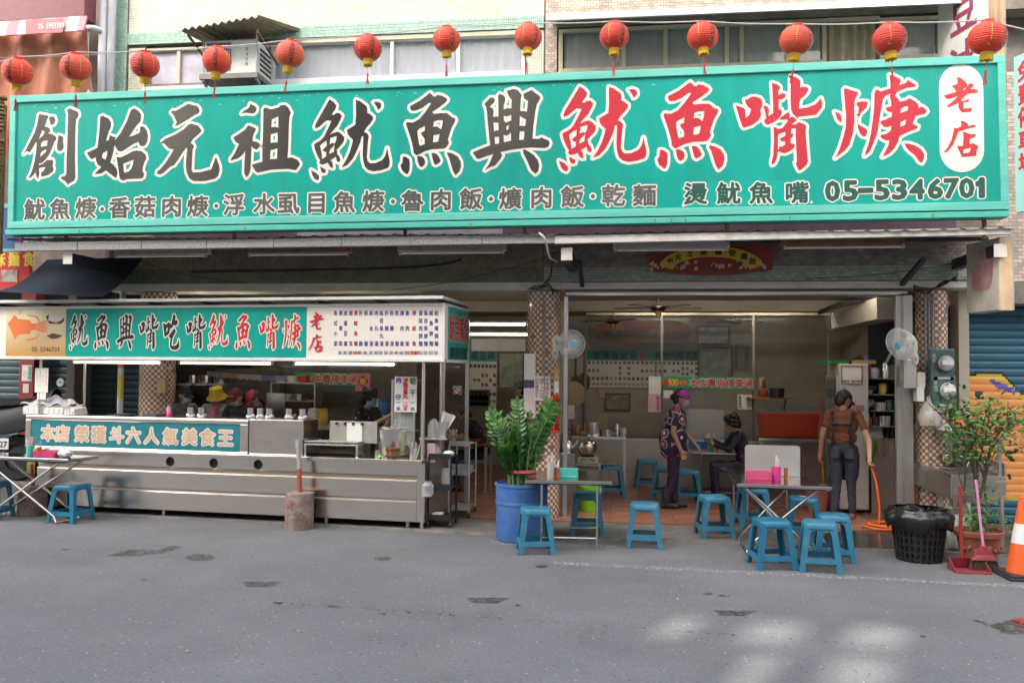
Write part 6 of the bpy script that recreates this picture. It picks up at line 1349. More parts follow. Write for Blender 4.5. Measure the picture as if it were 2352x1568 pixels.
p=gz(50,1185); bollard('weathered concrete bollard behind the left folding table',52,1186,.36,.17,.62,-.02)
b=MB(); pb=Vector((p.x,p.y+.17,0)); b.box(pb.x-.05,pb.x+.06,pb.y-.04,pb.y-.034,.52,.86); top(b,'yellow_wrap',mat('tape_yellow',(.60,.55,.08),.5,var=.3,scale=20),'yellow paper wrapped round the pole left of the cart','wrap')

# -- fans
M_fanw=mat('fan_white',(.62,.60,.54),.4); M_fang=mat('fan_guard',(.70,.72,.72),.35); M_blade=mat('fan_blade',(.30,.33,.34),.3,alpha=.55); M_fbl=mat('fan_blue',(.10,.42,.55),.4)
def wall_fan(label,px,py,Y,rad,aim,mount,mpx):
    c=at(px,py,Y); t=thing('wall_fan',label,'fan',c,0,'wall fans on the pillars'); A=Vector(aim).normalized(); X=A.cross(Vector((0,0,1))).normalized(); Z=X.cross(A)
    pt=lambda r,a,d:X*(r*math.cos(a))+Z*(r*math.sin(a))+A*d
    n=60
    for i in range(n):
        a=2*math.pi*i/n
        b=MB(); b.tube([pt(.03,a,.055),pt(rad*.55,a+.25,.06),pt(rad*.9,a+.4,.035),pt(rad,a+.42,0),pt(rad*.86,a+.42,-.05),pt(.06,a+.42,-.07)],.0019,4,cap=False); 
        b.build('guard_wire',M_fang,t) if i<60 else None
    for r_,d in ((rad,0),(rad*.62,.06)):b=MB(); b.tube([pt(r_,2*math.pi*i/40,d) for i in range(40)],.004 if d==0 else .0015,6,closed=True); b.build('guard_ring',M_fang,t,smooth=60)
    b=MB(); b.lathe([(0,.0),(.035,.0),(.035,.008),(0,.010)],A*.06,20,A); b.build('badge',M_fbl,t,smooth=30)
    for k in range(3):
        b=MB(); a0=k*2.094
        b.grid(lambda u,v:tuple(pt(.03+(rad*.85-.03)*u,a0+(v-.5)*(1.15-.25*u),(v-.5)*.05)),8,6); b.build('blade',M_blade,t,smooth=60)
    b=MB(); b.lathe([(.0,-.21),(.05,-.20),(.062,-.15),(.055,-.07),(.03,-.05)],(0,0,0),24,A); b.build('motor',M_fanw,t,smooth=50)
    m=Vector(mount)-c; b=MB(); b.tube(smoothpath([A*-.15+Vector((0,0,-.02)),m+Vector((0,0,.14)),m+Vector((0,0,-.02)),m+Vector((0,0,-.10))]),[.028]*19,12); b.build('arm',M_fanw,t,smooth=50)
    b=MB(); b.ball(m+Vector((0,0,-.06)),(.042,.035,.085),14,10); b.build('base',M_fanw,t,smooth=True); b=MB(); b.box(m.x-.012,m.x+.012,m.y-.042,m.y-.034,m.z-.08,m.z-.04); b.build('switch_panel',M_fbl,t)
    return t
wall_fan('white wall fan on the middle pillar facing right',1313,790,10.45,.17,(.35,-.85,-.05),(-.83,10.72,at(1280,800,10.7).z),1280)
wall_fan('white wall fan by the right pillar tilted to the left',2069,790,10.2,.185,(-.75,-.55,-.32),(at(2108,815,10.35).x,10.45,at(2108,812,10.4).z),2108)

# -- partition of the back room
YP=14.3
pt_=thing('glass_partition','aluminium framed glass partition with low steel wall at the back of the shop','partition',(1,YP,0))
px0,px1=at(1345,1000,YP).x,at(1905,1000,YP).x; zl_=at(1500,1012,YP).z; zt_=2.86
M_gl2=mat('partition_glass',(.10,.11,.11),.03,spec=.7,alpha=.10)
b=MB(); b.box(px0,px1,YP,YP+.08,.04,zl_); b.build('low_wall',mat('lowwall_steel',(.55,.52,.48),.4,.5,var=.1),pt_,w=True)
b=MB(); b.box(px0,px1,YP-.01,YP+.09,zl_,zl_+.03); b.build('sill',M_alu,pt_,w=True)
b=MB(); b.box(px0,px1,YP,YP+.05,zt_-.04,zt_); b.build('head_rail',M_beige,pt_,w=True)
for x in (1345,1520,1731,1903):X=at(x,900,YP).x; b=MB(); b.box(X-.02,X+.02,YP+.002,YP+.048,zl_+.03,zt_-.04); b.build('mullion',mat('mullion_bronze',(.20,.18,.15),.4,.4),pt_,w=True)
xm=[at(x,900,YP).x for x in (1345,1520,1731,1903)]
for a_,c_ in zip(xm,xm[1:]):b=MB(); b.box(a_+.02,c_-.02,YP+.02,YP+.026,zl_+.03,zt_-.04); b.build('pane',M_gl2,pt_,w=True)
def flatboard(name,label,cat,px0,px1,py0,py1,Y,m_,t=.012):
    p,q=at(px0,py0,Y),at(px1,py1,Y); o=thing(name,label,cat,((p.x+q.x)/2,Y,q.z)); w_=(q.x-p.x)/2; h_=p.z-q.z
    b=MB(); b.box(-w_,w_,-t,0,0,h_); b.build('board',m_,o,bev=.002); return o,w_,h_,Ink((0,-t,0),(1,0,0),(0,0,1),(0,-1,0),.002)
def arrowsign(name,label,px0,px1,py0,py1,Y,text):
    o,w_,h_,k=flatboard(name,label,'sign',px0,px1,py0,py1,Y,mat('parking_green',(.03,.30,.15),.45)); cx_=-w_+.30*w_; zc=h_/2
    a=Ink(k.o,k.ux,k.uy,k.n,.0015); L=.21*w_*1.25; s=h_*.34
    pts=[(cx_-L*1.15,zc),(cx_-L*.75,zc+s*1.25),(cx_-L*.75,zc+s*.7),(cx_+L*.95,zc+s*.7),(cx_+L*.95,zc-s*.7),(cx_-L*.75,zc-s*.7),(cx_-L*.75,zc-s*1.25)]
    a.poly(pts,[tuple(range(7))]); a.build('arrow',mat('arrow_red',(.62,.03,.02),.4),o,w=False)
    yk=Ink(k.o,k.ux,k.uy,k.n,.004); yk.line('100',cx_-L*.1-.02,zc,.085*h_/.19,.11*h_/.19*1.25,.004,step=.055*h_/.19); yk.line('公尺',cx_+L*.62,zc,.06*h_/.19,.075*h_/.19,.002); yk.build('lettering',mat('sign_yellow',(.75,.58,.06),.5),o,w=False)
    n=len(text); x0=cx_+L*1.15; st=(w_-x0)/n
    wk,rk=Ink(k.o,k.ux,k.uy,k.n,.0015),Ink(k.o,k.ux,k.uy,k.n,.004)
    for i,ch in enumerate(text):
        x=x0+st*(i+.5); s_=min(st*.95,h_*.85); rk.char(ch,x,zc,s_,h_*.78,.003); v,f,ed=GL[ch]; wk.stroke([(x+(xx-.5)*s_,zc+(yy-.38)*h_*.78) for xx,yy in v],ed,.011,nd=6)
    r_=rk.build('lettering',M_inkr2,o,w=False); z=wk.build('outline',M_white,o,w=False); z.parent=r_
arrowsign('parking_sign','green sign with red arrow and characters on the glass above the standing woman',1520,1730,864,894,YP-.03,'本店專用停車場')
arrowsign('parking_sign','green sign with red arrow and characters seen behind the cart',678,822,855,885,12.9,'免費停車場')
b=MB(); X0,X1=at(640,900,12.92).x,at(905,900,12.92).x; b.box(X0,X1,12.92,12.926,.8,2.6); gb=top(b,'glass_screen',M_gl2,'glass screen behind the cart carrying the free parking sign','glass')
for x0,x1,y0,y1,Y,lb_,m_ in ((1594,1646,866,906,YP-.03,'',None),):pass
def poster(label,px0,px1,py0,py1,Y,m_=M_paper,lines=None,ink=None,name='poster'):
    o,w_,h_,k=flatboard(name,label,'poster',px0,px1,py0,py1,Y,m_,.003)
    if lines:
        for i,s in enumerate(lines):k.line(s,w_*.6-i*(1.25*w_/max(1,len(lines)-1) if len(lines)>1 else w_*.6),h_*.5,min(.07,h_*.9/len(s)/1.1),h_*.9/len(s)/1.1,.0012,vert=True)
        k.build('lettering',ink or M_inkk,o,w=False)
    return o
poster('white notice sheet on the glass left of the parking sign',1490,1518,864,905,YP-.03); poster('pink notice sheet below the white one on the glass',1489,1517,906,946,YP-.03,mat('paper_pink',(.72,.45,.50),.7),['振五倍券'],M_inkr2)
o,w_,h_,k=flatboard('menu_board','wide wall menu with teal heading in the back room','menu',1347,1606,803,892,16.95,M_cream2)
b=MB(); b.box(-w_,w_,-.016,-.0125,h_*.72,h_); b.build('heading',M_teal,o)
k2=Ink((0,-.016,0),(1,0,0),(0,0,1),(0,-1,0),.002)
for i,ch in enumerate('北海道魷魚'):k2.char(ch,-w_*.82+i*w_*.165,h_*.86,.15,.17,.005)
for i,ch in enumerate('創始元祖老店'):k2.char(ch,w_*.28+i*w_*.13,h_*.86,.14,.16,.005)
k2.build('heading_lettering',mat('ink_navy',(.03,.04,.12),.5),o,w=False)
k2=Ink((0,-.016,0),(1,0,0),(0,0,1),(0,-1,0),.003); k2.char('興',0,h_*.86,.12,.12,.004); k2.stroke([(.10*math.cos(a),h_*.86+.10*math.sin(a)) for a in np.linspace(0,6.283,21)],[(i,i+1) for i in range(20)],.008); k2.build('emblem',M_inkr2,o,w=False)
names=['燙青菜','豆芽菜','油豆腐','泡菜','海帶','豆干','筍干','皮蛋豆腐','猪耳','燙魷魚嘴','肝膲','粉腸','燙魷魚','綜合湯','肉丸湯','虱目魚丸湯','肝膲湯','粉腸湯','乾麵','爌肉飯','魯肉飯','香菇肉焿','虱目魚焿','魷魚焿','魷魚嘴焿']
for i,s in enumerate(names):
    for j,ch in enumerate(s):k.char(ch,-w_*.95+i*w_*1.9/24,h_*(.66-.42*j/max(1,len(s)-1)),.062,.065,.0025)
    k.line('30' if i<12 else '50',-w_*.95+i*w_*1.9/24,h_*.09,.05,.06,.001,step=.03)
k.build('lettering',mat('ink_olive',(.10,.11,.08),.6),o,w=False)
o,w_,h_,k=flatboard('menu_board','narrow wall menu with teal heading in the aisle beside the middle pillar','menu',1078,1140,800,935,15.6,M_cream2)
b=MB(); b.box(-w_,w_,-.016,-.0125,h_*.78,h_); b.build('heading',M_teal,o); k2=Ink((0,-.016,0),(1,0,0),(0,0,1),(0,-1,0),.002)
for i,ch in enumerate('成主顧'):k2.char(ch,-w_*.6+i*w_*.6,h_*.89,.13,.17,.005)
k2.build('heading_lettering',M_inkk,o,w=False)
for i,s in enumerate(('乾麵','爌肉飯','魯肉飯','香菇肉焿','虱目魚焿','魷魚焿','魷魚嘴焿')):
    for j,ch in enumerate(s):k.char(ch,-w_*.86+i*w_*.286,h_*(.70-.48*j/max(1,len(s)-1)),.06,.065,.0025)
    k.line('50',-w_*.86+i*w_*.286,h_*.10,.05,.06,.001,step=.03)
k.build('lettering',M_inkk,o,w=False)
def picture(label,px0,px1,py0,py1,Y,m_,fm=None):
    o,w_,h_,k=flatboard('framed_picture',label,'picture',px0,px1,py0,py1,Y,m_)
    fm=fm or mat('frame_wood',(.16,.06,.03),.4); e=.03
    for x0,x1,z0,z1 in ((-w_-e,w_+e,h_,h_+e),(-w_-e,w_+e,-e,0),(-w_-e,-w_,0,h_),(w_,w_+e,0,h_)):b=MB(); b.box(x0,x1,-.025,0,z0,z1); b.build('frame',fm,o)
    return o
M_ph=[mat('photo_%d'%i,c,.3,var=.7,scale=6,col2=c2) for i,(c,c2) in enumerate((((.42,.44,.36),(.12,.18,.08)),((.45,.42,.38),(.10,.10,.10)),((.40,.42,.45),(.08,.12,.2)),((.5,.40,.3),(.2,.1,.06))))]
picture('framed green photo in the aisle beside the pillar',1148,1200,812,890,15.6,M_ph[0]); picture('framed black and white photo in the aisle',1074,1122,898,932,15.6,M_ph[1]); picture('framed certificate of photos right of the big menu',1606,1678,800,868,16.95,M_ph[0]); picture('framed dish picture under the big menu',1392,1444,906,940,16.95,M_ph[3]); picture('framed blue picture high on the back wall',1605,1672,752,788,16.95,M_ph[2]); picture('framed paper beside the free parking sign',838,893,860,885,15.9,M_ph[1]); picture('tall framed painting on the left back wall of the right room',1305,1338,895,985,15.2,M_ph[1])
# red good-luck diamond
o,w_,h_,k=flatboard('lucky_paper','pink sheet with a red and gold diamond character behind the cart','poster',817,850,857,898,12.9,mat('paper_rose',(.55,.18,.24),.7),.003)
k.poly([(-w_*.8,h_*.55),(0,h_*.2),(w_*.8,h_*.55),(0,h_*.9)],[(0,1,2,3)]); k.build('diamond',mat('lucky_red',(.35,.03,.02),.5),o,w=False); k2=Ink(k.o,k.ux,k.uy,k.n,.004); k2.char('春',0,h_*.55,w_*.9,w_*.9,.005); k2.build('lettering',mat('gold_ink',(.65,.40,.08),.4,.3),o,w=False)
# carved wooden name board and ceiling fans
wb=thing('carved_wood_board','rough-edged dark red wooden name board hanging in the back room','board',(1.3,15.9,2.3)); pts=[]
p0,p1=at(1367,735,15.9),at(1585,787,15.9); cx_,cz_=(p0.x+p1.x)/2,(p0.z+p1.z)/2; w_,h_=(p1.x-p0.x)/2,(p0.z-p1.z)/2
for i in range(60):
    a=2*math.pi*i/60; k_=(abs(math.cos(a))**3.5+abs(math.sin(a))**3.5)**(-1/3.5)*(1+random.uniform(-.035,.05)); pts.append((cx_+w_*k_*math.cos(a),cz_+h_*k_*math.sin(a)))
b=MB(); b.prism(pts,(0,15.9,0),(1,0,0),(0,0,1),(0,.04,0)); b.build('plank',mat('dark_redwood',(.24,.075,.035),.45,var=.5,scale=3,stretch=(1,1,8)),wb,w=True)
k=Ink((0,15.9,0),(1,0,0),(0,0,1),(0,-1,0),.004)
for i,ch in enumerate('魷魚興魷魚嘴焿'):k.char(ch,cx_-w_*.72+i*w_*.24,cz_-h_*.2,w_*.2,h_*.62,.008)
k.build('lettering',M_inkk,wb); k=Ink((0,15.9,0),(1,0,0),(0,0,1),(0,-1,0),.004); k.line('1950',cx_,cz_+h_*.55,.09,.11,.004,step=.07); k.build('lettering',M_inkr2,wb)
def cfan(label,px,py,Y,r):
    c=at(px,py,Y); t=thing('ceiling_fan',label,'fan',c); b=MB(); b.cyl((0,0,.03),(0,0,2.98-c.z),.012,n=8); b.build('rod',M_black,t); b=MB(); b.lathe([(0,-.05),(.08,-.045),(.115,-.01),(.11,.02),(.04,.04)],n=24); b.build('motor',mat('bronze',(.05,.025,.015),.35,.5),t,smooth=40); b=MB(); b.lathe([(.0,-.12),(.035,-.12),(.045,-.05)],n=14); b.build('lamp',mat('brass',(.4,.25,.08),.3,.8),t,smooth=40)
    for i in range(5):
        a=i*1.2566+.3; b=MB(); d=Vector((math.cos(a),math.sin(a),0)); b.bar(d*.1,d*r,.11,.008); b.build('blade',M_black,t)
cfan('dark ceiling fan in the right room near the opening',1512,706,11.9,.62); cfan('dark ceiling fan deep in the right room',1408,737,14.0,.6); cfan('small brass ceiling fan far in the back room',1690,738,15.5,.5)
# steel duct
p,q=at(1925,700,14.0),at(2071,688,11.35)
b=MB(); z0_,z1_=at(2071,733,11.35).z,at(2071,683,11.35).z; xx=q.x
b.box(xx-.30,xx-.0,11.35,13.6,z0_,z1_); top(b,'air_duct',mat('duct_beige',(.46,.41,.35),.5,var=.12),'beige air duct hanging under the ceiling at the right','duct',bev=.006)
b=MB(); b.box(xx-.33,xx+.02,13.6,14.0,z0_-.02,z1_+.02); top(b,'duct_hood',M_steel,'shiny steel hood at the far end of the beige duct','hood',bev=.006)
# lit tubes in the room
for px,py,Y,L,lb_ in ((1140,768,14.6,1.2,'lit double tube lamp on the aisle ceiling, lower one'),(1125,745,13.6,1.2,'lit tube lamp on the aisle ceiling, upper one')):
    p=at(px,py,Y); t=thing('room_tube_lamp',lb_,'lamp',p,0,'lit tubes in the shop rooms'); b=MB(); b.box(-L/2,L/2,-.04,.04,.02,.05); b.build('batten',M_white,t); b=MB(); b.tube([(-L/2+.03,0,0),(L/2-.03,0,0)],.015,10); b.build('tube',M_tube,t,smooth=True)
M_tube2=mat('fill_tube_room',(.9,.9,.85),0.4,emit=(1.0,.93,.80),es=8.0)  # for unseen ceiling tubes, added to brighten the rooms and the cooks
for x,y,lb_ in ((.6,13.75,'unseen tube lamp added on the ceiling of the back room'),(2.2,13.75,'second unseen tube lamp added on the ceiling of the back room'),(-3.4,11.44,'unseen tube lamp added on the ceiling above the cooks'),(-5.4,11.44,'unseen tube lamp added on the ceiling at the left above the cooks'),(2.6,11.44,'unseen tube lamp added on the ceiling above the fridge'),(.7,11.44,'unseen tube lamp added on the ceiling above the standing woman')):
    t=thing('room_tube_lamp',lb_,'lamp',(x,y,2.945),0,'lit tubes in the shop rooms'); b=MB(); b.box(-.62,.62,-.04,.04,.02,.05); b.build('batten',M_white,t); b=MB(); b.tube([(-.58,0,0),(.58,0,0)],.015,10); b.build('tube',M_tube2,t,smooth=True)
# banner under the awning
bn=thing('red_banner','red and gold temple banner hanging under the awning above the right room','banner',(1.0,10.6,3.1)); YB=10.66
p0,p1=at(1492,556,YB),at(1776,630,YB)
def bfn(u,v):return (p0.x+(p1.x-p0.x)*u+.02*math.sin(v*4)*(u-.5),YB+.02*math.sin(u*22)*v+.03*v,p0.z+.06-(p0.z+.06-p1.z)*v*(1-.12*(2*abs(u-.5))**2)-.0)
b=MB(); b.grid(bfn,60,14); b.build('cloth',mat('banner_red',(.36,.02,.02),.6,var=.75,scale=9,col2=(.10,.05,.03)),bn,smooth=60,w=True)
k=Ink((0,YB-.03,0),(1,0,0),(0,0,1),(0,-1,0),.003); cx_=(p0.x+p1.x)/2; top_=p0.z-.02
arc=[(cx_+.62*math.cos(a),top_-.30+.26*math.sin(a)) for a in np.linspace(math.pi*.97,math.pi*.03,16)]+[(cx_+.46*math.cos(a),top_-.34+.17*math.sin(a)) for a in np.linspace(math.pi*.03,math.pi*.97,16)]
k.poly(arc,[(i,i+1,30-i,31-i) for i in range(15)]); k.build('yellow_arch',mat('banner_yellow',(.60,.42,.03),.6),bn)
k=Ink((0,YB-.034,0),(1,0,0),(0,0,1),(0,-1,0),.003)
for i,ch in enumerate('典大土謝龍安建啟'):a=math.pi*(.86-.72*i/7); k.char(ch,cx_+.54*math.cos(a),top_-.32+.215*math.sin(a),.085,.085,.003)
k.build('lettering',M_inkk,bn)
k=Ink((0,YB-.036,0),(1,0,0),(0,0,1),(0,-1,0),.003)
for i in range(46):
    x,z=cx_+random.uniform(-.72,.72),p1.z+random.uniform(.03,.13)+.03; r_=random.uniform(.008,.03); k.poly([(x+r_*math.cos(a)*random.uniform(.6,1.2),z+r_*math.sin(a)) for a in np.linspace(0,5.3,7)],[tuple(range(7))],e=i*.00005)
k.build('gold_figures',mat('banner_gold',(.55,.42,.18),.5,var=.5,scale=30,col2=(.45,.30,.28)),bn)['kind']='stuff'

# -- cables along the beam
def cable(pts,r,label,m_=M_cable):b=MB(); b.tube(smoothpath(pts,6),r,6); return top(b,'cable',m_,label,'cable',smooth=60)
cable([at(440,625,10.74),at(560,622,10.74),at(700,620,10.74),at(900,615,10.74),at(1010,608,10.74),at(1060,596,10.7)],.016,'thick dark cable bundle running along the left beam')
cable([at(300,592,10.2),at(420,630,10.4),at(560,650,10.74)],.004,'thin black wire sagging left of the beam'); cable([at(900,665,10.7),at(1020,650,10.6),at(1200,608,10.3),at(1290,575,10.0)],.004,'thin black wire rising to the middle arm')
cable([at(1240,660,10.6),at(1262,640,10.5),at(1268,610,10.3),at(1272,580,10.0)],.01,'dark cable climbing above the middle pillar'); cable([at(1238,535,9.4),at(1252,550,9.38),at(1262,590,9.6),at(1280,600,9.8)],.012,'pale cable looping over the gutter joint',mat('cable_pale',(.55,.52,.46),.5))
cable([at(1290,653,10.78),at(1500,650,10.78),at(1900,648,10.78),at(2090,650,10.78)],.014,'beige conduit along the right lintel',M_offw); cable([at(1850,640,10.7),at(2000,632,10.6),at(2100,620,10.5),at(2190,605,10.3)],.004,'thin wire hanging before the right beam')
cable([(-1.0+.03,10.79,.9),(-1.0+.03,10.79,2.0),(-.99,10.80,2.85)],.012,'grey conduit running down the middle pillar',M_cableg)
for i,(x,c1) in enumerate(((3.60,'left'),(3.64,'second'),(3.68,'third'))):cable([(x,10.84-.01*i,2.85),(x-.01,10.84-.01*i,2.4),(x+.0,10.84,1.4-.1*i)],.011,c1+' of the grey cables running down the right pillar',M_cableg)
cable([at(2180,690,10.7),at(2150,800,10.7),at(2135,900,10.75),at(2140,930,10.75)],.009,'grey cable crossing the right pillar to the meters',M_cableg)
# papers on the middle pillar
poster('white sheet pasted on the middle pillar above the notice',1204,1230,812,872,10.795); poster('white handwritten notice taped to the middle pillar',1227,1264,863,920,10.785,M_paper,['外帶請先點','請上座','內用請找位子'],mat('ink_rose',(.5,.22,.25),.6)); poster('purple-striped leaflet on the middle pillar',1203,1228,875,890,10.79,mat('paper_purple',(.10,.06,.18),.5)); poster('long white sheet low on the middle pillar',1203,1230,891,960,10.793,mat('paper_rosy',(.70,.60,.58),.7))
poster('red new-year couplet strip on the middle pillar',1262,1284,907,995,10.80,mat('couplet_red',(.62,.03,.02),.5),['福虎生風'],M_inkk)
o=poster('small no-smoking sticker on the aisle glass',1041,1060,886,906,12.0,M_white); k=Ink((0,-.003,0),(1,0,0),(0,0,1),(0,-1,0),.002); r_=.05; k.stroke([(r_*math.cos(a),.055+r_*math.sin(a)) for a in np.linspace(0,6.283,25)]+[(-.035,.09),(.035,.02)],[(i,i+1) for i in range(24)]+[(25,26)],.006); k.build('ring',M_inkr2,o,w=False)
for x in (1018,1073):X=at(x,900,12.02).x; b=MB(); b.box(X-.025,X+.025,12.0,12.05,.04,2.6); top(b,'steel_mullion',M_alu,('left' if x<1050 else 'right')+' aluminium post of the aisle glass beside the cart','post')
b=MB(); b.box(at(1018,900,12.02).x+.025,at(1073,900,12.02).x-.025,12.02,12.026,.5,2.6); top(b,'glass_screen',M_gl2,'glass pane with the no-smoking sticker beside the cart','glass')
b=MB(); p,q=at(1083,778,13.0),at(1206,806,13.0); b.box(p.x,q.x,13.0,13.1,q.z,p.z); top(b,'header_panel',M_white,'white header panel across the aisle beside the middle pillar','panel')
# -- prep counter left in the right room
YC=12.9
pc0,pc1=at(1296,1005,YC),at(1438,1005,YC)
pt2=thing('prep_counter','stainless prep counter with pots left in the right room','counter',((pc0.x+pc1.x)/2,YC,.042)); w_=(pc1.x-pc0.x)/2; zt=at(1370,1002,YC).z-.042
b=MB(); b.box(-w_,w_,0,.6,zt-.035,zt); b.build('top',M_steel,pt2,bev=.004); b=MB(); b.box(-w_,w_,.02,.58,zt*.42,zt*.42+.02); b.build('shelf',M_steeld,pt2)
for sx in (-w_+.02,w_-.02):
    for sy in (.03,.57):b=MB(); b.box(sx-.018,sx+.018,sy-.018,sy+.018,0,zt-.035); b.build('leg',M_steeld,pt2)
zt+=.042
def pot(name,label,px,Y,z,prof,m_=M_steel,handles=0,cat='pot'):
    p=at(px,1000,Y); t=thing(name,label,cat,(p.x,Y,z+.0005)); b=MB(); b.lathe(prof,n=28); b.build('body',m_,t,smooth=40)
    for s in ((-1,1) if handles else ()):r=max(q[0] for q in prof); h=prof[-1][1]*.8; b=MB(); b.tube([(s*r,-.03,h),(s*(r+.035),0,h+.01),(s*r,.03,h)],.006,6); b.build('handle',m_,t,smooth=50)
    return t
pot('soup_pot','stainless soup pot with two handles on the prep counter',1363,YC+.2,zt,[(.13,0),(.135,.02),(.135,.19),(.142,.192),(.13,.19),(.12,.03),(0,.02)],handles=1)
holder('chopstick cup on the prep counter left of the soup pot',1300,992,zt,.04,.12,M_pnk,10,CW); pot('thermos','small steel flask behind the round pot',1418,YC+.25,zt,[(.045,0),(.045,.12),(.03,.16),(.03,.18),(0,.18)])
# low stove with round pot and kettle, nearer
YK=12.2; sp=at(1349,1047,YK); zst=sp.z
stv=thing('gas_stove','cream gas stove on a small steel stand holding the round pot','stove',(sp.x,YK,.042)); zz=zst-.042
for sx in (-.17,.17):
    for sy in (0,.34):b=MB(); b.box(sx-.012,sx+.012,sy-.012,sy+.012,0,zz-.10); b.build('leg',M_steeld,stv)
b=MB(); b.box(-.19,.19,-.02,.36,zz-.13,zz-.11); b.build('shelf',M_steel,stv); b=MB(); b.box(-.15,.15,0,.30,zz-.108,zz-.02); b.build('body',mat('stove_cream',(.52,.45,.30),.4),stv,bev=.01)
for s in (-1,1):b=MB(); b.tube([(s*.02,-.006,zz-.06),(s*.06,-.008,zz-.035),(s*.10,-.008,zz-.06),(s*.07,-.008,zz-.08)],.005,6); b.build('scroll',M_black,stv)
b=MB(); b.lathe([(.09,zz-.02),(.10,zz-.005),(.08,zz-.004)],(0,.15,0),20); b.build('burner',M_black,stv)
pot('round_pot','round-bellied aluminium pot on the stove',1349,YK+.15,zst,[(.08,0),(.13,.05),(.145,.11),(.13,.17),(.105,.20),(.12,.225),(.11,.225),(.09,.20),(0,.19)],mat('alu_pot',(.55,.53,.50),.28,1.0,rvar=.1))
kt=pot('kettle','stainless kettle on a steel stand beside the middle pillar',1302,YK+.1,zst+.03,[(.085,0),(.09,.02),(.085,.13),(.05,.17),(.02,.18),(.015,.2),(0,.2)],cat='kettle')
b=MB(); b.tube([(.07,0,.06),(.13,0,.12),(.16,0,.19)],[.025,.016,.012],10); b.build('spout',M_steel,kt,smooth=50); b=MB(); b.tube(smoothpath([(-.07,0,.15),(-.06,0,.26),(.03,0,.27),(.06,0,.16)]),.008,8); b.build('handle',M_black,kt,smooth=50)
p=at(1302,1040,YK); b=MB(); b.box(p.x-.12,p.x+.12,YK-.05,YK+.3,.042,zst+.029); top(b,'steel_stand',M_steeld,'plain steel stand under the kettle','stand',bev=.005)
p=at(1395,1035,YC+.2); b=MB(); b.ball((0,0,.06),(.17,.12,.065),18,10); o=top(b,'bread_bag',mat('bread_bag',(.42,.26,.14),.5,var=.5,scale=9,col2=(.36,.20,.20)),'bag of bread on the lower shelf of the prep counter','bag',smooth=True); o.location=(p.x,YC+.22,zt*.42+.07-.04)
# lime bucket
p=gz(1354,1178,.03); bk=thing('lime_bucket','lime green plastic bucket with white handle under the table','bucket',(p.x,p.y+.12,.031)); M_lime=mat('lime',(.22,.62,.02),.4)
b=MB(); b.lathe([(.115,0),(.12,.01),(.138,.30),(.148,.30),(.148,.335),(.138,.335),(.13,.30),(.11,.02),(0,.02)],n=28); b.build('pail',M_lime,bk,smooth=40); b=MB(); b.tube(smoothpath([(-.148,0,.31),(-.10,-.12,.24),(.02,-.165,.20),(.12,-.12,.22),(.15,0,.31)]),.005,8); b.build('handle',M_white,bk,smooth=50)
# -- fridge and shelf rack
YF=11.95
f0,f1=at(1880,900,12.6).x,at(1995,900,YF).x; sx0=at(1928,900,YF).x; zf=at(1950,835,YF).z
fr_=thing('glass_door_fridge','tall white fridge with glass door facing left','fridge',((sx0+f1)/2,YF,.042)); cx_=fr_.location.x; w_=(f1-sx0)/2; hh=zf-.042
b=MB(); b.box(-w_,w_,0,.68,.05,hh); b.build('cabinet',mat('fridge_white',(.58,.56,.52),.35,var=.08),fr_,bev=.01); b=MB(); b.box(-w_-.03,-w_-.002,.02,.66,.16,hh-.16); b.build('door_frame',M_alu,fr_,bev=.006); b=MB(); b.box(-w_-.034,-w_-.031,.08,.60,.22,hh-.22); b.build('pane',mat('fridge_glass',(.15,.17,.16),.05,spec=.8),fr_)
b=MB(); b.tube([(-w_-.035,.06,.75),(-w_-.07,.06,.78),(-w_-.07,.06,1.15),(-w_-.035,.06,1.18)],.008,8); b.build('handle',M_steel,fr_,smooth=50)
for sx in (-w_+.03,w_-.03):b=MB(); b.cyl((sx,.05,0),(sx,.05,.05),.02,n=10); b.build('foot',M_black,fr_)
o,w2_,h2_,k=flatboard('calendar_board','white card in a wood frame with black numerals on the fridge side','board',1934,1979,842,880,YF-.002,M_paper,.004)
for x0,x1,z0,z1 in ((-w2_-.012,w2_+.012,h2_,h2_+.012),(-w2_-.012,w2_+.012,-.012,0),(-w2_-.012,-w2_,0,h2_),(w2_,w2_+.012,0,h2_)):b=MB(); b.box(x0,x1,-.012,0,z0,z1); b.build('frame',mat('frame_oak',(.28,.16,.08),.5),o)
k.line('9875 900134',0,.025,.04,.036,.0012,step=.023); k.build('lettering',M_inkk,o,w=False)
for i,c in enumerate(((.6,.3,.05),(.4,.05,.05),(.05,.05,.05),(.2,.05,.3))):b=MB(); x=at(1938+i*4,905,YF-.02).x; z=at(1938,905,YF).z; b.box(x,x+.010,YF-.012,YF-.002,z-.14+.01*i,z+.1-.02*i); top(b,'marker_pen',mat('pen_%d'%i,c,.5),['orange','dark red','black','violet'][i]+' pen strip stuck on the fridge side','pen')
b=MB(); p=at(1955,935,YF-.01); b.box(p.x-.06,p.x+.06,YF-.008,YF-.002,p.z-.10,p.z+.08); top(b,'pink_memo',mat('memo_pink',(.62,.25,.38),.7),'pink memo sheet on the fridge side','paper')
# things on top of the fridge
p=at(1925,832,YF+.3); b=MB(); b.lathe([(0,.0),(.19,0),(.21,.035),(.2,.037),(.0,.012)],n=28); o=top(b,'green_tray_cover',mat('lid_green',(.03,.42,.10),.4),'round green plastic lid on top of the fridge','lid',smooth=40); o.location=(p.x-.06,YF+.3,zf+.001); b=MB(); b.lathe([(.19,0),(.17,.04),(.05,.085),(.02,.09),(.02,.12),(0,.12)],n=28); o=top(b,'wok_lid',M_black,'black wok lid on top of the fridge beside the green lid','lid',smooth=40); o.location=(p.x+.28,YF+.32,zf+.001)
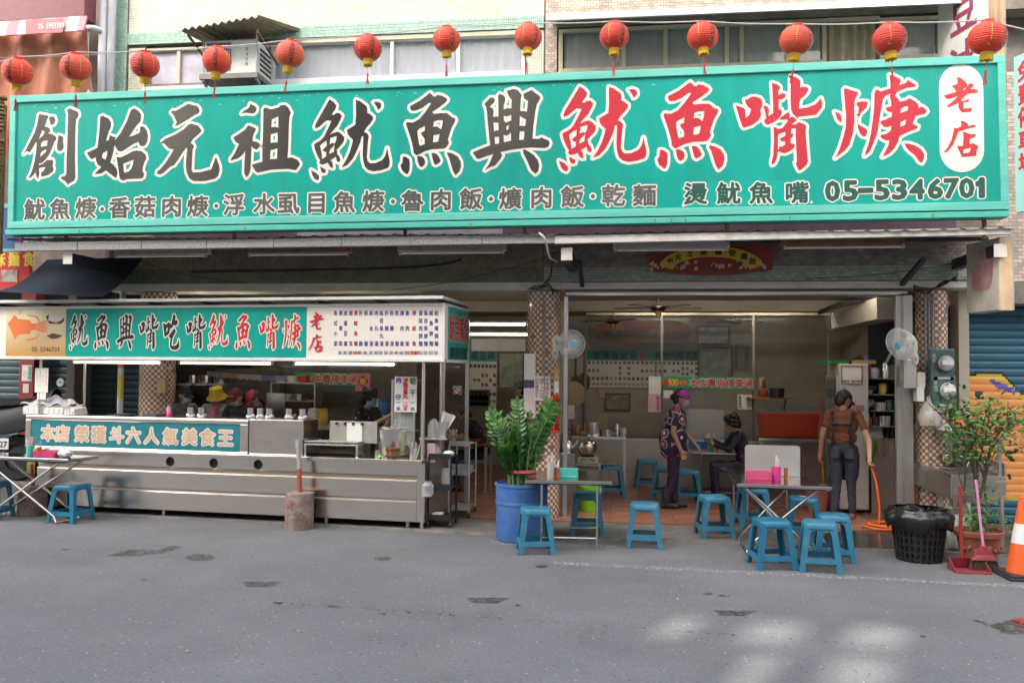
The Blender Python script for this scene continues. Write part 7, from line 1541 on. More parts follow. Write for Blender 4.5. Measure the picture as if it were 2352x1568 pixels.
# rack
rk0,rk1=f1+.03,at(2055,1000,YF).x; rz=at(2020,868,YF).z
rk=thing('steel_rack','open stainless shelf rack crammed with bags and pots right of the fridge','rack',((rk0+rk1)/2,YF,.042)); w_=(rk1-rk0)/2; H_=rz-.042
lowz=at(2020,1012,YF).z-.042
b=MB(); b.box(-w_,w_,0,.55,0,lowz); b.build('lower_cabinet',M_steeld,rk,bev=.004); b=MB(); b.box(-w_-.02,w_,-.03,.55,lowz+.001,lowz+.035); b.build('counter_edge',M_steel,rk); b=MB(); b.box(-w_,w_,.53,.55,lowz+.036,H_); b.build('back_panel',M_darkm,rk)
shz=[lowz+.036,at(2020,978,YF).z-.042,at(2020,942,YF).z-.042,at(2020,905,YF).z-.042,H_]
for z in shz[1:]:b=MB(); b.box(-w_,w_,0,.53,z-.015,z); b.build('shelf',M_steel,rk)
b=MB(); b.box(w_+.002,w_+.03,-.02,.55,0,H_+.12); b.build('side_wall',M_steel,rk); b=MB(); b.box(w_+.032,w_+.20,.02,.50,0,H_+.18); b.build('side_cabinet',M_steeld,rk,bev=.004)
X=lambda px:at(px,950,YF).x
def lump(label,px,z,r,m_,name='bag',cat='bag',seed=0):
    random.seed(seed); b=MB(); b.ball((0,0,r[2]),r,16,10); o=top(b,name,m_,label,cat,smooth=True); 
    for v in o.data.vertices:v.co+=Vector((random.uniform(-1,1),random.uniform(-1,1),random.uniform(-1,1)))*.1*min(r)
    mz=min(v.co.z for v in o.data.vertices)
    for v in o.data.vertices:v.co.z-=mz
    o.location=(X(px),YF+.2,z+.042+.001); return o
lump('pink plastic bag on the top shelf of the rack',1998,shz[4],(.085,.09,.10),mat('bag_pink',(.55,.12,.18),.35),seed=1)
b=MB(); b.lathe([(.045,0),(.05,.10),(.048,.11)],n=18); b.m=1; b.lathe([(.052,.11),(.052,.14),(0,.14)],n=18); o=top(b,'red_lid_jar',[mat('jar_plastic',(.65,.65,.66),.2,alpha=.5),mat('lid_red',(.55,.04,.04),.4)],'clear jar with red lid on the top shelf of the rack','jar',smooth=40); o.location=(X(2018),YF+.12,shz[4]+.043)
b=MB(); b.lathe([(.05,0),(.052,.16),(.045,.17),(.045,.20),(0,.20)],n=18); b.bar((.0,0,.19),(.09,0,.36),.035,.03); o=top(b,'flask_with_ladle',[M_steel],'steel flask with a wooden ladle handle on the top shelf of the rack','flask',smooth=40); o.location=(X(2040),YF+.12,shz[4]+.043)
lump('black bag on the second shelf of the rack',2010,shz[3],(.10,.1,.075),M_black,seed=2); lump('brown bag on the second shelf of the rack',2036,shz[3],(.095,.1,.08),mat('bag_brown',(.16,.09,.05),.3,var=.6,scale=14),seed=3); lump('clear crumpled bag on the third shelf of the rack',2004,shz[2],(.11,.1,.075),mat('bag_grey',(.42,.38,.36),.25,var=.5,scale=14),seed=4)
b=MB(); b.lathe([(.095,0),(.1,.13),(.105,.132),(.09,.13),(0,.12)],n=24); o=top(b,'small_pot',M_steel,'small steel pot on the rack','pot',smooth=40); o.location=(X(2043)-.03,YF+.15,shz[1]+.043); lump('white bag on the lower shelf of the rack',2003,shz[0],(.12,.1,.09),mat('bag_white',(.55,.53,.50),.4),seed=5)
b=MB(); b.box(-.09,.09,0,.01,0,.26); o=top(b,'white_board',M_paper,'white chopping board standing on the rack','board'); o.location=(X(2018),YF+.12,shz[0]+.043)
for i in range(3):b=MB(); b.box(-.012,.012,0,.02,0,.2); o=top(b,'knife',M_black,['left','middle','right'][i]+' one of three knives standing on the rack','knife'); o.location=(X(2036+8*i),YF+.10,shz[0]+.043); o.rotation_euler=(0,R(6*i-6),0)
b=MB(); b.grid(lambda u,v:(-.10+.2*u,.02*math.sin(u*11),-.22*v+.03*math.sin(u*7)*v),16,8); o=top(b,'brown_rag',mat('rag_brown',(.28,.19,.14),.9),'brown rag hanging over the rack counter','rag',smooth=60); o.location=(X(2020),YF-.04,lowz+.08); b=MB(); b.grid(lambda u,v:(-.05+.1*u+.02*math.sin(v*5),.02*math.sin(u*9),-.30*v),10,8); o=top(b,'green_rag',mat('rag_green',(.14,.30,.06),.9),'green rag hanging beside the brown one','rag',smooth=60); o.location=(X(1998),YF-.05,lowz+.07)
# red tub on a table in the right corner, orange barrel, pails
pc_=at(1815,1005,13.6); t=thing('red_tub','big red plastic tub on a bench at the back right','tub',(pc_.x,13.6,at(1815,1005,13.6).z)); b=MB(); b.hexa([(-.40,0,0),(.40,0,0),(.40,.4,0),(-.40,.4,0)],[(-.43,-.03,.36),(.43,-.03,.36),(.43,.43,.36),(-.43,.43,.36)]); b.build('tub',mat('tub_red',(.45,.05,.02),.4),t,bev=.02); b=MB(); b.box(-.45,.45,-.045,-.02,.345,.375); b.build('rim',mat('tub_red',(.45,.05,.02),.4),t)
b=MB(); zt_=pc_.z; b.box(pc_.x-.48,pc_.x+.48,13.5,14.1,zt_-.04,zt_-.002); bt_=thing('bench','steel bench under the red tub','bench',(pc_.x,13.6,.042)); b.build('top',M_steel,bt_,w=True)
for sx in (-.44,.44):b=MB(); b.box(pc_.x+sx-.02,pc_.x+sx+.02,13.55,13.6,.042,zt_-.041); b.build('leg',M_steeld,bt_,w=True)
p=gz(1958,1160,.043); t=thing('orange_bin','tall orange plastic bin behind the woman with the hose','bin',(p.x,p.y+.2,.043)); b=MB(); b.lathe([(.15,0),(.19,.52),(.21,.52),(.21,.56),(.19,.58),(0,.6)],n=28); b.build('bin',mat('bin_orange',(.62,.11,.01),.4),t,smooth=40)
p=gz(1880,1165,.043); t=thing('pink_pail','faded pink pail under the right front table','pail',(p.x-.1,p.y-.35,.043)); b=MB(); b.lathe([(.12,0),(.16,.27),(.17,.27),(.17,.29),(.15,.28),(.11,.02),(0,.02)],n=24); b.build('pail',mat('pail_pink',(.60,.25,.20),.5),t,smooth=40)
t=thing('red_pail','dark pink basin behind the faded pink pail','pail',(p.x+.12,p.y-.15,.043)); b=MB(); b.lathe([(.13,0),(.17,.30),(.18,.31),(.16,.30),(.12,.02),(0,.02)],n=24); b.build('pail',mat('pail_red',(.45,.04,.08),.4),t,smooth=40)
p=gz(1890,1100,.043); t=thing('broom_pole','red and yellow broom pole leaning beside the fridge','broom',(at(1890,1100,12.4).x,12.4,.043)); b=MB(); b.cyl((0,0,.55),(-.02,.1,1.5),.012,n=8); b.build('pole',mat('pole_bright_red',(.5,.04,.03),.4),t); b=MB(); b.cyl((.01,-.06,0),(0,0,.55),.016,n=8); b.build('sleeve',mat('sleeve_yellow',(.6,.35,.02),.4),t)
# -- sink
SZ=.82
a,c,d=gz(2064,1050,SZ),gz(2184,1088,SZ),gz(2311,1094,SZ)
sk_=thing('steel_sink','stainless double sink with shelf standing against the right pillar','sink',(c.x,c.y,0)); ex=(d-c); ex.z=0; W=.95; ex.normalize(); ey=(a-c); D_=min(ey.length,1.5); ey.normalize()
W=(d-c).length; S=lambda u,v,z:Vector((0,0,z))+ex*u+ey*v
def sbox(name,u0,u1,v0,v1,z0,z1,m_=M_steel,bev=.003):b=MB(); b.hexa([S(u0,v0,z0),S(u1,v0,z0),S(u1,v1,z0),S(u0,v1,z0)],[S(u0,v0,z1),S(u1,v0,z1),S(u1,v1,z1),S(u0,v1,z1)]); return b.build(name,m_,sk_,bev=bev)
sbox('rim',0,W,-.0,.05,SZ-.05,SZ); sbox('rim',0,.06,.05,D_,SZ-.05,SZ); sbox('rim',W-.08,W,.05,D_,SZ-.05,SZ); sbox('rim',.06,W-.08,D_-.06,D_,SZ-.05,SZ); sbox('rim',.06,W-.08,D_*.5-.03,D_*.5+.03,SZ-.05,SZ-.002)
for v0,v1 in ((.05,D_*.5-.03),(D_*.5+.03,D_-.06)):
    sbox('basin',.07,W-.09,v0+.01,v1-.01,SZ-.30,SZ-.29,M_steeld); sbox('basin_wall',.06,.072,v0,v1,SZ-.30,SZ-.05); sbox('basin_wall',W-.092,W-.08,v0,v1,SZ-.30,SZ-.05); sbox('basin_wall',.072,W-.092,v0,v0+.012,SZ-.30,SZ-.05); sbox('basin_wall',.072,W-.092,v1-.012,v1,SZ-.30,SZ-.05)
sbox('apron',-.004,.012,0,D_,SZ-.26,SZ-.051,M_steeld); sbox('apron',.014,W,-.004,.010,SZ-.22,SZ-.051,M_steeld)
for u,v in ((.02,.02),(W-.05,.02),(.02,D_-.05),(W-.05,D_-.05)):sbox('leg',u,u+.035,v,v+.035,.004,SZ-.05,M_steel)
sbox('splash_back',W-.02,W,0,D_,SZ,SZ+.14)
zsh=at(2200,1012,c.y).z+.02
for v in (.02,D_-.05):sbox('shelf_post',W-.06,W-.03,v,v+.03,SZ,zsh,M_steel)
sbox('shelf',W*.42,W+.02,0,D_,zsh,zsh+.03); sbox('shelf_lip',W*.42-.02,W*.42,0,D_,zsh-.01,zsh+.045)
for v in (.35,D_-.4):
    b=MB(); b.tube(smoothpath([S(W-.02,v,SZ+.09),S(W-.12,v,SZ+.12),S(W-.22,v,SZ+.10),S(W-.24,v,SZ+.05)]),.012,10); b.build('tap',M_leg,sk_,smooth=50); b=MB(); b.tube([S(W-.08,v-.04,SZ+.14),S(W-.08,v+.04,SZ+.14)],.008,8); b.build('tap_handle',M_leg,sk_,smooth=50)
for v in (D_*.25,D_*.72):b=MB(); b.tube(smoothpath([S(W*.45,v,SZ-.30),S(W*.45,v,.25),S(W*.5,v,.18),S(W*.6,v,.22)]),.022,10); b.build('drain_pipe',M_pvc,sk_,smooth=50)
wm_=sk_.location
b=MB(); b.lathe([(.11,0),(.12,.08),(.125,.082),(.11,.08),(0,.07)],n=26); o=top(b,'shallow_pan',M_steel,'shallow steel pan on the shelf above the sink','pan',smooth=40); o.location=c-Vector((0,0,SZ))+S(W*.55,D_*.75,zsh+.031)
lump('crumpled red plastic bag on the shelf above the sink',2235,.5,(.08,.07,.08),mat('bag_red',(.6,.08,.03),.3),seed=8).location=c-Vector((0,0,SZ))+S(W*.5,D_*.35,zsh+.031)
b=MB(); b.box(-.05,.05,-.01,.01,-.20,0); o=top(b,'rubber_gloves',mat('glove_pink',(.48,.06,.14),.5),'pink rubber gloves hung over the shelf edge above the sink','gloves',bev=.01); o.location=c-Vector((0,0,SZ))+S(W*.4,.1,zsh+.05)
# hose: from the woman's hand down to a coil on the floor, and up to the tap
HZ=.045
hand=at(1998,1066,11.05)
hp=[hand+Vector((-.02,0,.05)),hand,hand+Vector((.06,-.05,-.22)),hand+Vector((.08,-.1,-.6)),hand+Vector((.0,-.15,-.85)),Vector((hand.x-.14,10.85,HZ+.015)),Vector((hand.x-.02,10.72,.05)),Vector((hand.x+.25,10.75,.058))]
cc=gz(2045,1206,.06)
for i in range(26):a_=2.6-i*.42; r_=.24+.02*math.sin(i); hp.append(Vector((cc.x+r_*math.cos(a_),cc.y+r_*.62*math.sin(a_),.057+.004*(i%5)+(.012 if i>13 else 0))))
hp+=[Vector((cc.x+.25,cc.y+.35,.06)),Vector((at(2098,1150,11.3).x,11.3,.1)),Vector((at(2100,1100,11.4).x,11.4,.6)),at(2094,1040,11.4),at(2100,1005,11.4)]
b=MB(); b.tube(smoothpath(hp,5),.013,8); top(b,'water_hose',mat('hose_orange',(.72,.14,.01),.38),'orange water hose held by the woman and coiled on the floor','hose',smooth=60)
p=at(2112,985,11.4); b=MB(); b.tube([p,p+Vector((-.09,-.02,.01)),p+Vector((-.11,-.02,-.06))],.012,8); b.tube([p+Vector((-.05,-.02,.01)),p+Vector((-.05,-.02,.06))],.01,8); b.bar(p+Vector((-.09,-.02,.065)),p+Vector((-.01,-.02,.065)),.02,.012); top(b,'water_tap',M_leg,'chrome tap on the pillar feeding the orange hose','tap',smooth=50)
# -- meters, boxes and bag on the right pillar
M_met=mat('meter_grey',(.10,.17,.17),.4,.2,var=.2); M_dome=mat('meter_glass',(.45,.46,.46),.08,spec=.8)
for i,(px,py,lb_) in enumerate(((2166,838,'upper round electricity meter on the right pillar'),(2170,900,'lower round electricity meter on the right pillar'))):
    c_=at(px,py,10.62); t=thing('electricity_meter',lb_,'meter',c_,0,'electricity meters'); b=MB(); b.box(-.135,.13,0,.10,-.19,.19); b.build('case',M_met,t,bev=.015)
    b=MB(); b.lathe([(.10,-.02),(.10,.02),(.092,.05),(.06,.085),(0,.098)],(.02,0,.02),32,(0,-1,0)); b.build('glass_dome',M_dome,t,smooth=40); b=MB(); b.lathe([(.085,.02),(.10,.02),(.104,.035),(.10,.045),(.09,.045)],(.02,0,.02),32,(0,-1,0),cap=False); b.build('ring',M_darkm,t,smooth=40); b=MB(); b.box(-.04,.08,-.101,-.099,-.0,.05); b.build('dial_plate',M_paper,t)
    k=Ink((0,0,0),(1,0,0),(0,0,1),(0,-1,0),.002); k.line('電電',-.10,.08,.04,.05,.001,vert=True); k.build('lettering',mat('meter_ink',(.45,.45,.40),.5),t,w=False); b=MB(); b.box(-.06,.08,-.003,0,-.165,-.14); b.build('plate',M_alu,t)
c_=at(2135,955,10.7); t=thing('hanging_bag','clear bag with yellow and pink packets hanging from the meters','bag',c_); b=MB(); b.lathe([(.03,-.13),(.11,-.11),(.13,-.02),(.10,.10),(.03,.20),(.02,.24)],n=20); o=b.build('bag',mat('bag_clear',(.70,.70,.68),.2,alpha=.4,bump=.5,bscale=20),t,smooth=60)
for (x,y,z,r,m_) in ((-.03,0,-.04,.06,mat('pack_yellow',(.6,.5,.08),.4)),(.05,-.02,.0,.05,mat('pack_pink',(.6,.2,.3),.4)),(-.02,-.05,.03,.05,M_white)):b=MB(); b.ball((x,y,z),(r,r*.6,r),12,8); b.build('packet',m_,t,smooth=True)
for px,py,w_,h_,lb_,m_ in ((2088,858,.075,.17,'grey steel switch box left of the fan on the right',M_steel),(2114,872,.045,.09,'small beige socket box under the right fan',M_offw),(2112,905,.04,.085,'white socket box lower on the right pillar',M_white)):
    c_=at(px,py,10.72); b=MB(); b.box(c_.x-w_,c_.x+w_,10.68,10.82,c_.z-h_,c_.z+h_); top(b,'switch_box',m_,lb_,'switch box',bev=.006)
b=MB(); c_=at(2102,900,10.9); b.box(c_.x-.13,c_.x-.03,10.88,10.98,.04,2.83); top(b,'door_post',M_steeld,'dark steel door post left of the right pillar','post')
c_=at(1278,870,10.75); b=MB(); b.box(c_.x-.03,c_.x+.03,10.72,10.8,c_.z-.02,c_.z+.13); top(b,'socket_box',mat('socket_yellow',(.55,.33,.10),.5),'yellowed socket box on the middle pillar','socket',bev=.005); b=MB(); b.box(c_.x-.03,c_.x+.025,10.73,10.8,c_.z-.17,c_.z-.03); top(b,'socket_box',M_white,'white socket box under the yellowed one on the middle pillar','socket',bev=.005)
c_=at(379,887,10.9); b=MB(); b.box(c_.x-.06,c_.x+.06,10.8,10.88,c_.z-.09,c_.z+.09); top(b,'socket_box',mat('socket_oak',(.48,.33,.18),.5),'beige socket box on the pillar behind the cart','socket',bev=.005)
# -- blue shutter with orange graffiti at the right
YH=11.5
sh2=thing('roller_shutter','blue roller shutter with orange graffiti at the right edge','shutter',(5,YH,0)); xs0,xs1=3.93,8.5
sp_=.0955; n=int(2.72/sp_); sl_=MB()
prof=[(0,.0),(-.005,.004),(-.010,.03),(-.011,.06),(-.006,.090),(0,.0952)]
sl_._add([(x,y,z) for x in (0,xs1-xs0) for y,z in prof],[(i,i+1,len(prof)+i+1,len(prof)+i) for i in range(len(prof)-1)])
sme=mmesh(sl_,'slat',mat('shutter_blue',(.025,.105,.165),.5,.2,var=.25,scale=2,stretch=(.3,1,3)),True)
for i in range(n):inst(sme,'slat',sh2,(xs0-5,0,.05+i*sp_))
b=MB(); b.box(xs0,xs1,YH+.004,YH+.05,0,2.75); b.build('backing',M_dark,sh2,w=True); b=MB(); b.box(xs0,xs1,YH-.1,YH+.2,2.75,2.95); b.build('header',M_offw,sh2,w=True)
def graff(name,poly,m_,e):
    """painted patch following the slats: clipped per slat"""
    b=MB(); q=[at(x,y,YH-.03) for x,y in poly]; pts=[(p.x,p.z) for p in q]
    ys=[p[1] for p in pts]
    for i in range(n):
        for y0,z0,y1,z1 in [(prof[k][0],prof[k][1],prof[k+1][0],prof[k+1][1]) for k in range(0,5)]:
            za,zb_=.05+i*sp_+z0,.05+i*sp_+z1; zm=(za+zb_)/2
            if zm<min(ys) or zm>max(ys):continue
            xi=[]
            for (xa,ya),(xb,yb) in zip(pts,pts[1:]+pts[:1]):
                if (ya>zm)!=(yb>zm):xi.append(xa+(xb-xa)*(zm-ya)/(yb-ya))
            xi.sort()
            for l,r in zip(xi[::2],xi[1::2]):b._add([(l,YH+y0-e,za),(r,YH+y0-e,za),(r,YH+y1-e,zb_),(l,YH+y1-e,zb_)],[(0,1,2,3)])
    return b.build(name,m_,sh2,w=True,fixn=False)
gy,go,gk=mat('graffiti_yellow',(.62,.42,.06),.5),mat('graffiti_orange',(.72,.30,.09),.5),mat('graffiti_black',(.02,.02,.02),.5)
G1=[(2196,866),(2270,858),(2300,858),(2320,878),(2345,905),(2420,940),(2420,1150),(2330,1150),(2260,1140),(2215,1110),(2225,1000),(2205,920)]
graff('graffiti',[(x-4,y-5) for x,y in G1[:1]]+[(x,y-6) for x,y in G1[1:]],gk,.002); graff('graffiti',G1,gy,.003); graff('graffiti',[(2202,874),(2275,868),(2298,870),(2315,890),(2340,915),(2420,950),(2420,1140),(2335,1140),(2270,1128),(2225,1105),(2235,1000),(2212,920)],go,.004)
graff('graffiti',[(2272,872),(2283,872),(2345,898),(2330,905),(2290,890)],M_inkb,.006)
for pts in ([(2250,1000),(2268,996),(2262,1012),(2280,1020),(2272,1026),(2255,1014)],[(2305,1040),(2340,1030),(2342,1036),(2322,1044),(2335,1060),(2326,1062)],[(2315,1090),(2322,1088),(2325,1100),(2318,1102)],[(2240,900),(2262,896),(2262,902),(2250,905),(2262,914),(2242,918)]):graff('graffiti_stroke',pts,gk,.006)
# -- shutters, post and scooter behind the cart at left
YQ=11.6
sh3=thing('roller_shutter','dark slate roller shutter behind the cart at the left','shutter',(-8,YQ,0)); sl_=MB(); L_=2.8; sl_._add([(x,y,z) for x in (0,L_) for y,z in prof],[(i,i+1,len(prof)+i+1,len(prof)+i) for i in range(len(prof)-1)])
sme=mmesh(sl_,'slat',mat('shutter_slate',(.05,.085,.10),.55,.2,var=.3,scale=2),True)
for i in range(26):inst(sme,'slat',sh3,(-1.55,0,.06+i*sp_))
b=MB(); b.box(-12,-6.7,YQ+.01,YQ+.05,0,3.1); b.build('backing',mat('slate_dark',(.03,.035,.04),.7),sh3,w=True); b=MB(); b.box(-12,-9.55,YQ-.05,YQ,0,3.1); b.build('side_panel',mat('shutter_slate',(.05,.085,.10),.55),sh3,w=True)
b=MB(); p,q=at(45,830,11.3),at(78,830,11.3); b.box(p.x,q.x,11.3,11.5,0,3.0); o=top(b,'red_post',mat('post_maroon',(.22,.025,.03),.5,var=.2),'dark red door post behind the hanging notice at left','post'); poster('torn paper with green writing on the dark red post',51,73,838,875,11.295,mat('paper_old',(.55,.53,.47),.7,var=.3),['香菇肉'],mat('ink_teal',(.05,.25,.25),.5)); poster('torn paper scrap on the dark red post',53,66,881,902,11.295,mat('paper_old',(.55,.53,.47),.7))
b=MB(); p=at(290,840,10.9); b.cyl((p.x,10.78,.04),(p.x,10.78,2.9),.04,n=16); t=thing('utility_pipe','grey pipe with a yellow sticker beside the pillar behind the cart','pipe',(p.x,10.78,0)); b.build('pipe',M_pvc,t,w=True,smooth=40); b=MB(); b.lathe([(.0405,at(290,915,10.78).z),(.0405,at(290,862,10.78).z)],(0,0,0),16,cap=False); b.build('sticker',mat('sticker_yellow',(.55,.45,.05),.5),t,smooth=40); b=MB(); b.lathe([(.0405,at(290,845,10.78).z),(.0405,at(290,833,10.78).z)],(0,0,0),16,cap=False); b.build('red_label',mat('label_red',(.5,.12,.1),.5),t,smooth=40)
_x=at(30,960,10.7).x; b=MB(); b.box(_x-1.6,_x+.55,10.40,11.2,0,.34); top(b,'plinth',M_conc,'concrete step under the black scooter at the left edge','step')
MCZ=1.3; mc=thing('motor_scooter','black motor scooter with white licence plate half hidden at the left edge','scooter',(_x,10.75,.341),R(4)); M_sc=mat('scooter_black',(.010,.010,.013),.45,spec=.3)
b=MB(); b.lathe([(.14,-.05),(.22,-.05),(.24,0),(.22,.05),(.14,.05)],(.05,.0,.24),28,(0,1,0),cap=False); b.build('tyre',M_black,mc,smooth=40); b=MB(); b.lathe([(.02,-.03),(.14,-.02),(.14,.02),(.02,.03)],(.05,0,.24),20,(0,1,0)); b.build('rim',M_darkm,mc,smooth=40); b=MB(); b.lathe([(.14,-.05),(.22,-.05),(.24,0),(.22,.05),(.14,.05)],(-1.2,.0,.24),28,(0,1,0),cap=False); b.build('tyre',M_black,mc,smooth=40)
b=MB(); b.grid(lambda u,v:(.45-1.3*u,.20*math.cos(v*math.pi)*(1-.3*u),.42+.36*math.sin(v*math.pi)*(1-.35*u)+.18*(1-u)**2),16,10); b.build('body_cover',M_sc,mc,smooth=60); b=MB(); b.grid(lambda u,v:(.40-.9*u,.14*math.cos(v*math.pi),.84+.06*math.sin(v*math.pi)-.06*math.sin(u*3)),14,8); b.build('seat',mat('seat_vinyl',(.012,.012,.013),.8,spec=.2),mc,smooth=60); b=MB(); b.box(.28,.34,-.16,.16,.42,.56); b.build('rear_panel',M_sc,mc,bev=.02)
b=MB(); b.box(-.14,.06,-.252,-.245,.34,.45); b.build('licence_plate',M_white,mc); k=Ink((0,-.252,0),(1,0,0),(0,0,1),(0,-1,0),.002); k.line('-827',-.04,.39,.06,.075,.002,step=.045); k.build('plate_lettering',M_inkk,mc,w=False)
b=MB(); b.ball((.30,-.22,.74),(.07,.02,.055),16,10); b.build('sticker',mat('sticker_cream',(.62,.5,.38),.5),mc,smooth=True); b=MB(); b.tube([(-.95,-.3,1.02),(-1.0,0,.98),(-.95,.3,1.02)],.015,8); b.build('handlebar',M_darkm,mc); b=MB(); b.ball((-.9,-.33,1.2),(.06,.02,.045),12,8); b.build('mirror',M_alu,mc,smooth=True)
mc.scale=(1.25,1.0,1.3)
# -- small things that fill the shop
random.seed(77)
JP=[(.032,0),(.034,.01),(.034,.11),(.018,.14),(.018,.17),(0,.17)]; BW=[(.03,0),(.062,.05),(.066,.052),(.055,.047),(0,.012)]; JR=[(.045,0),(.048,.01),(.048,.10),(.04,.11),(.044,.112),(.044,.135),(0,.135)]; PT=[(.08,0),(.085,.1),(.09,.102),(.08,.1),(0,.09)]
def vessel(name,label,cat,px,Y,z,prof,m_,s=1.0):p=at(px,950,Y); b=MB(); b.lathe([(r*s,h*s) for r,h in prof],n=18); o=top(b,name,m_,label,cat,smooth=40); o.location=(p.x,Y,z+.001); return o
cs={n:mat('c_'+n,c,r) for n,c,r in (('brown',(.10,.045,.02),.3),('amber',(.35,.13,.02),.25),('white',(.66,.64,.60),.45),('red',(.48,.04,.03),.4),('green',(.06,.22,.08),.4),('blue',(.05,.12,.32),.4),('yellow',(.58,.42,.06),.4),('clear',(.45,.47,.46),.15),('black',(.02,.02,.02),.4))}
zc_=at(1370,1002,YC).z
for px,nm,prof,col,lb_ in ((1316,'sauce_bottle',JP,'brown','dark sauce bottle on the prep counter'),(1326,'sauce_bottle',JP,'amber','amber sauce bottle on the prep counter'),(1395,'steel_ladle_pot',PT,None,'small ladle pot right of the soup pot'),(1432,'glass_jar',JR,'clear','clear jar at the right end of the prep counter'),(1406,'bowl',BW,'white','white bowl on the prep counter')):vessel(nm,lb_,nm.split('_')[-1],px,YC+.12,zc_,prof,cs[col] if col else M_steel)
for i in range(5):p=at(1378+i*3,980,YC+.2); b=MB(); b.tube([(0,0,0),(.02*(i-2),.01,.22+.02*(i%2))],.005,5); o=top(b,'bamboo_skewer',mat('bamboo',(.55,.42,.22),.6),['leftmost','second','third','fourth','rightmost'][i]+' bamboo skewer rising from the soup pot','skewer'); o.location=(p.x,YC+.2,zc_+.1)
# shelf with kettle and pot on the right of the glass
p=at(1768,912,14.1); sf=thing('wall_shelf','small wooden wall shelf with kettle and black pot right of the parking sign','shelf',(p.x,14.1,p.z)); b=MB(); b.box(-.34,.34,0,.2,-.025,0); b.build('board',cs['amber'],sf)
for s in (-.25,.25):b=MB(); b.bar((s,.18,-.2),(s,.02,-.02),.02,.02); b.build('bracket',M_darkm,sf)
vessel('clay_kettle','dark red clay kettle on the wall shelf','kettle',1752,14.15,p.z,[(.06,0),(.085,.05),(.07,.12),(.03,.15),(.03,.19),(0,.19)],mat('clay',(.22,.06,.03),.5)); vessel('black_pot','black pot on the wall shelf','pot',1784,14.15,p.z,PT,cs['black'],1.4)
poster('white fish-ball notice card on the back glass',1694,1727,906,940,YP-.05,M_paper,['肉仔','虱目魚丸'],M_inkk); poster('calligraphy scroll on the back wall right of the certificate',1684,1722,795,850,16.9,mat('scroll_paper',(.30,.26,.20),.8),['北海道大人','安福風調雨順'],M_inkk); poster('small pink memo under the big menu',1376,1390,893,912,16.9,mat('paper_pink',(.72,.45,.50),.7)); poster('small white code sheet left of the partition, its print left off',1298,1320,930,962,14.0); poster('carved wooden strip hanging on the right glass edge',1743,1757,866,918,YP-.08,mat('strip_wood',(.46,.28,.12),.5),['福安'],M_inkk); poster('white notice on the fridge side below the pens',1935,1950,945,965,YF-.004); poster('purple leaflet low on the fridge side',1966,1985,930,945,YF-.004,mat('leaflet_plum',(.35,.20,.30),.6)); poster('round white paper lid stuck on the glass beside the standing woman',1524,1545,896,914,YP-.04)
for i,(px,py,lb_) in enumerate(((1322,850,'left'),(1342,845,'right'))):
    p=at(px,py,15.0); t=thing('wooden_lute',lb_+' dark wooden lute hanging on the left wall of the right room','instrument',p); b=MB(); b.ball((0,0,-.25),(.10,.05,.17),16,10); b.build('body',cs['brown'],t,smooth=True); b=MB(); b.bar((0,0,-.1),(0,0,.35),.035,.03); b.build('neck',cs['brown'],t)
p=at(1316,905,14.6); b=MB(); b.lathe([(0,.05),(.12,.035),(.22,0),(.21,-.005),(0,.04)],(0,0,0),28,(0,-1,.1)); o=top(b,'straw_hat',mat('straw',(.40,.33,.20),.8),'round straw hat hung beside the lutes','hat',smooth=40); o.location=p
b=MB(); b.box(4.06,4.098,11.7,15.0,1.2,2.9); top(b,'inner_shutter',mat('inner_navy',(.02,.035,.06),.5),'dark navy shutter along the right inner wall above the rack','shutter')
# boxes and jars on and round the rack
for px,z,prof,col,lb_,nm in ((1990,shz[4],JR,'red','red jar on the left of the top rack shelf','jar'),(2009,shz[4],JR,'clear','clear jar beside the pink bag','jar'),(2028,shz[3],JR,'yellow','yellow tin on the second rack shelf','tin'),(1996,shz[3],BW,'white','white bowl on the second rack shelf','bowl'),(2022,shz[2],PT,None,'steel bowl on the third rack shelf','bowl'),(2042,shz[2],JR,'green','green tin on the third rack shelf','tin'),(1994,shz[1],JP,'amber','amber bottle on the fourth rack shelf','bottle'),(2008,shz[1],JP,'brown','brown bottle on the fourth rack shelf','bottle')):vessel('rack_'+nm,lb_,nm,px,YF+.10,z+.042,prof,cs[col] if col else M_steel)
b=MB(); p=at(1965,830,YF+.1); b.box(p.x-.05,p.x+.25,YF+.05,YF+.10,zf,zf+.05); top(b,'carton',mat('carton',(.40,.24,.12),.8),'flat brown carton at the front of the fridge top','carton')
vessel('blue_tin','blue tin on top of the fridge at the right','tin',1990,YF+.2,zf,JR,cs['blue'],.8)
# bundles of cable near the duct
for i in range(5):cable([at(1880,722-i*2,12.9),at(1930,706-i*3,12.4),at(1985,694-i*3+3*math.sin(i),11.9),at(2060,684-i,11.4)],.007,['lowest','second','middle','fourth','topmost'][i]+' dark cable over the beige duct')
for i in range(4):cable([at(2098,655+i*3,10.8),at(2130,662+i*4,10.7),at(2165,656-i*3,10.7),at(2200,630+i*5,10.5)],.007,['first','second','third','fourth'][i]+' tangled cable at the top of the right pillar')
for i in range(4):cable([at(1212+i*5,664,10.78),at(1236+i*3,655+i*3,10.7),at(1262,662-i*4,10.72),at(1282-i*4,668+i*5,10.78)],.006,['first','second','third','fourth'][i]+' tangled cable at the top of the middle pillar')
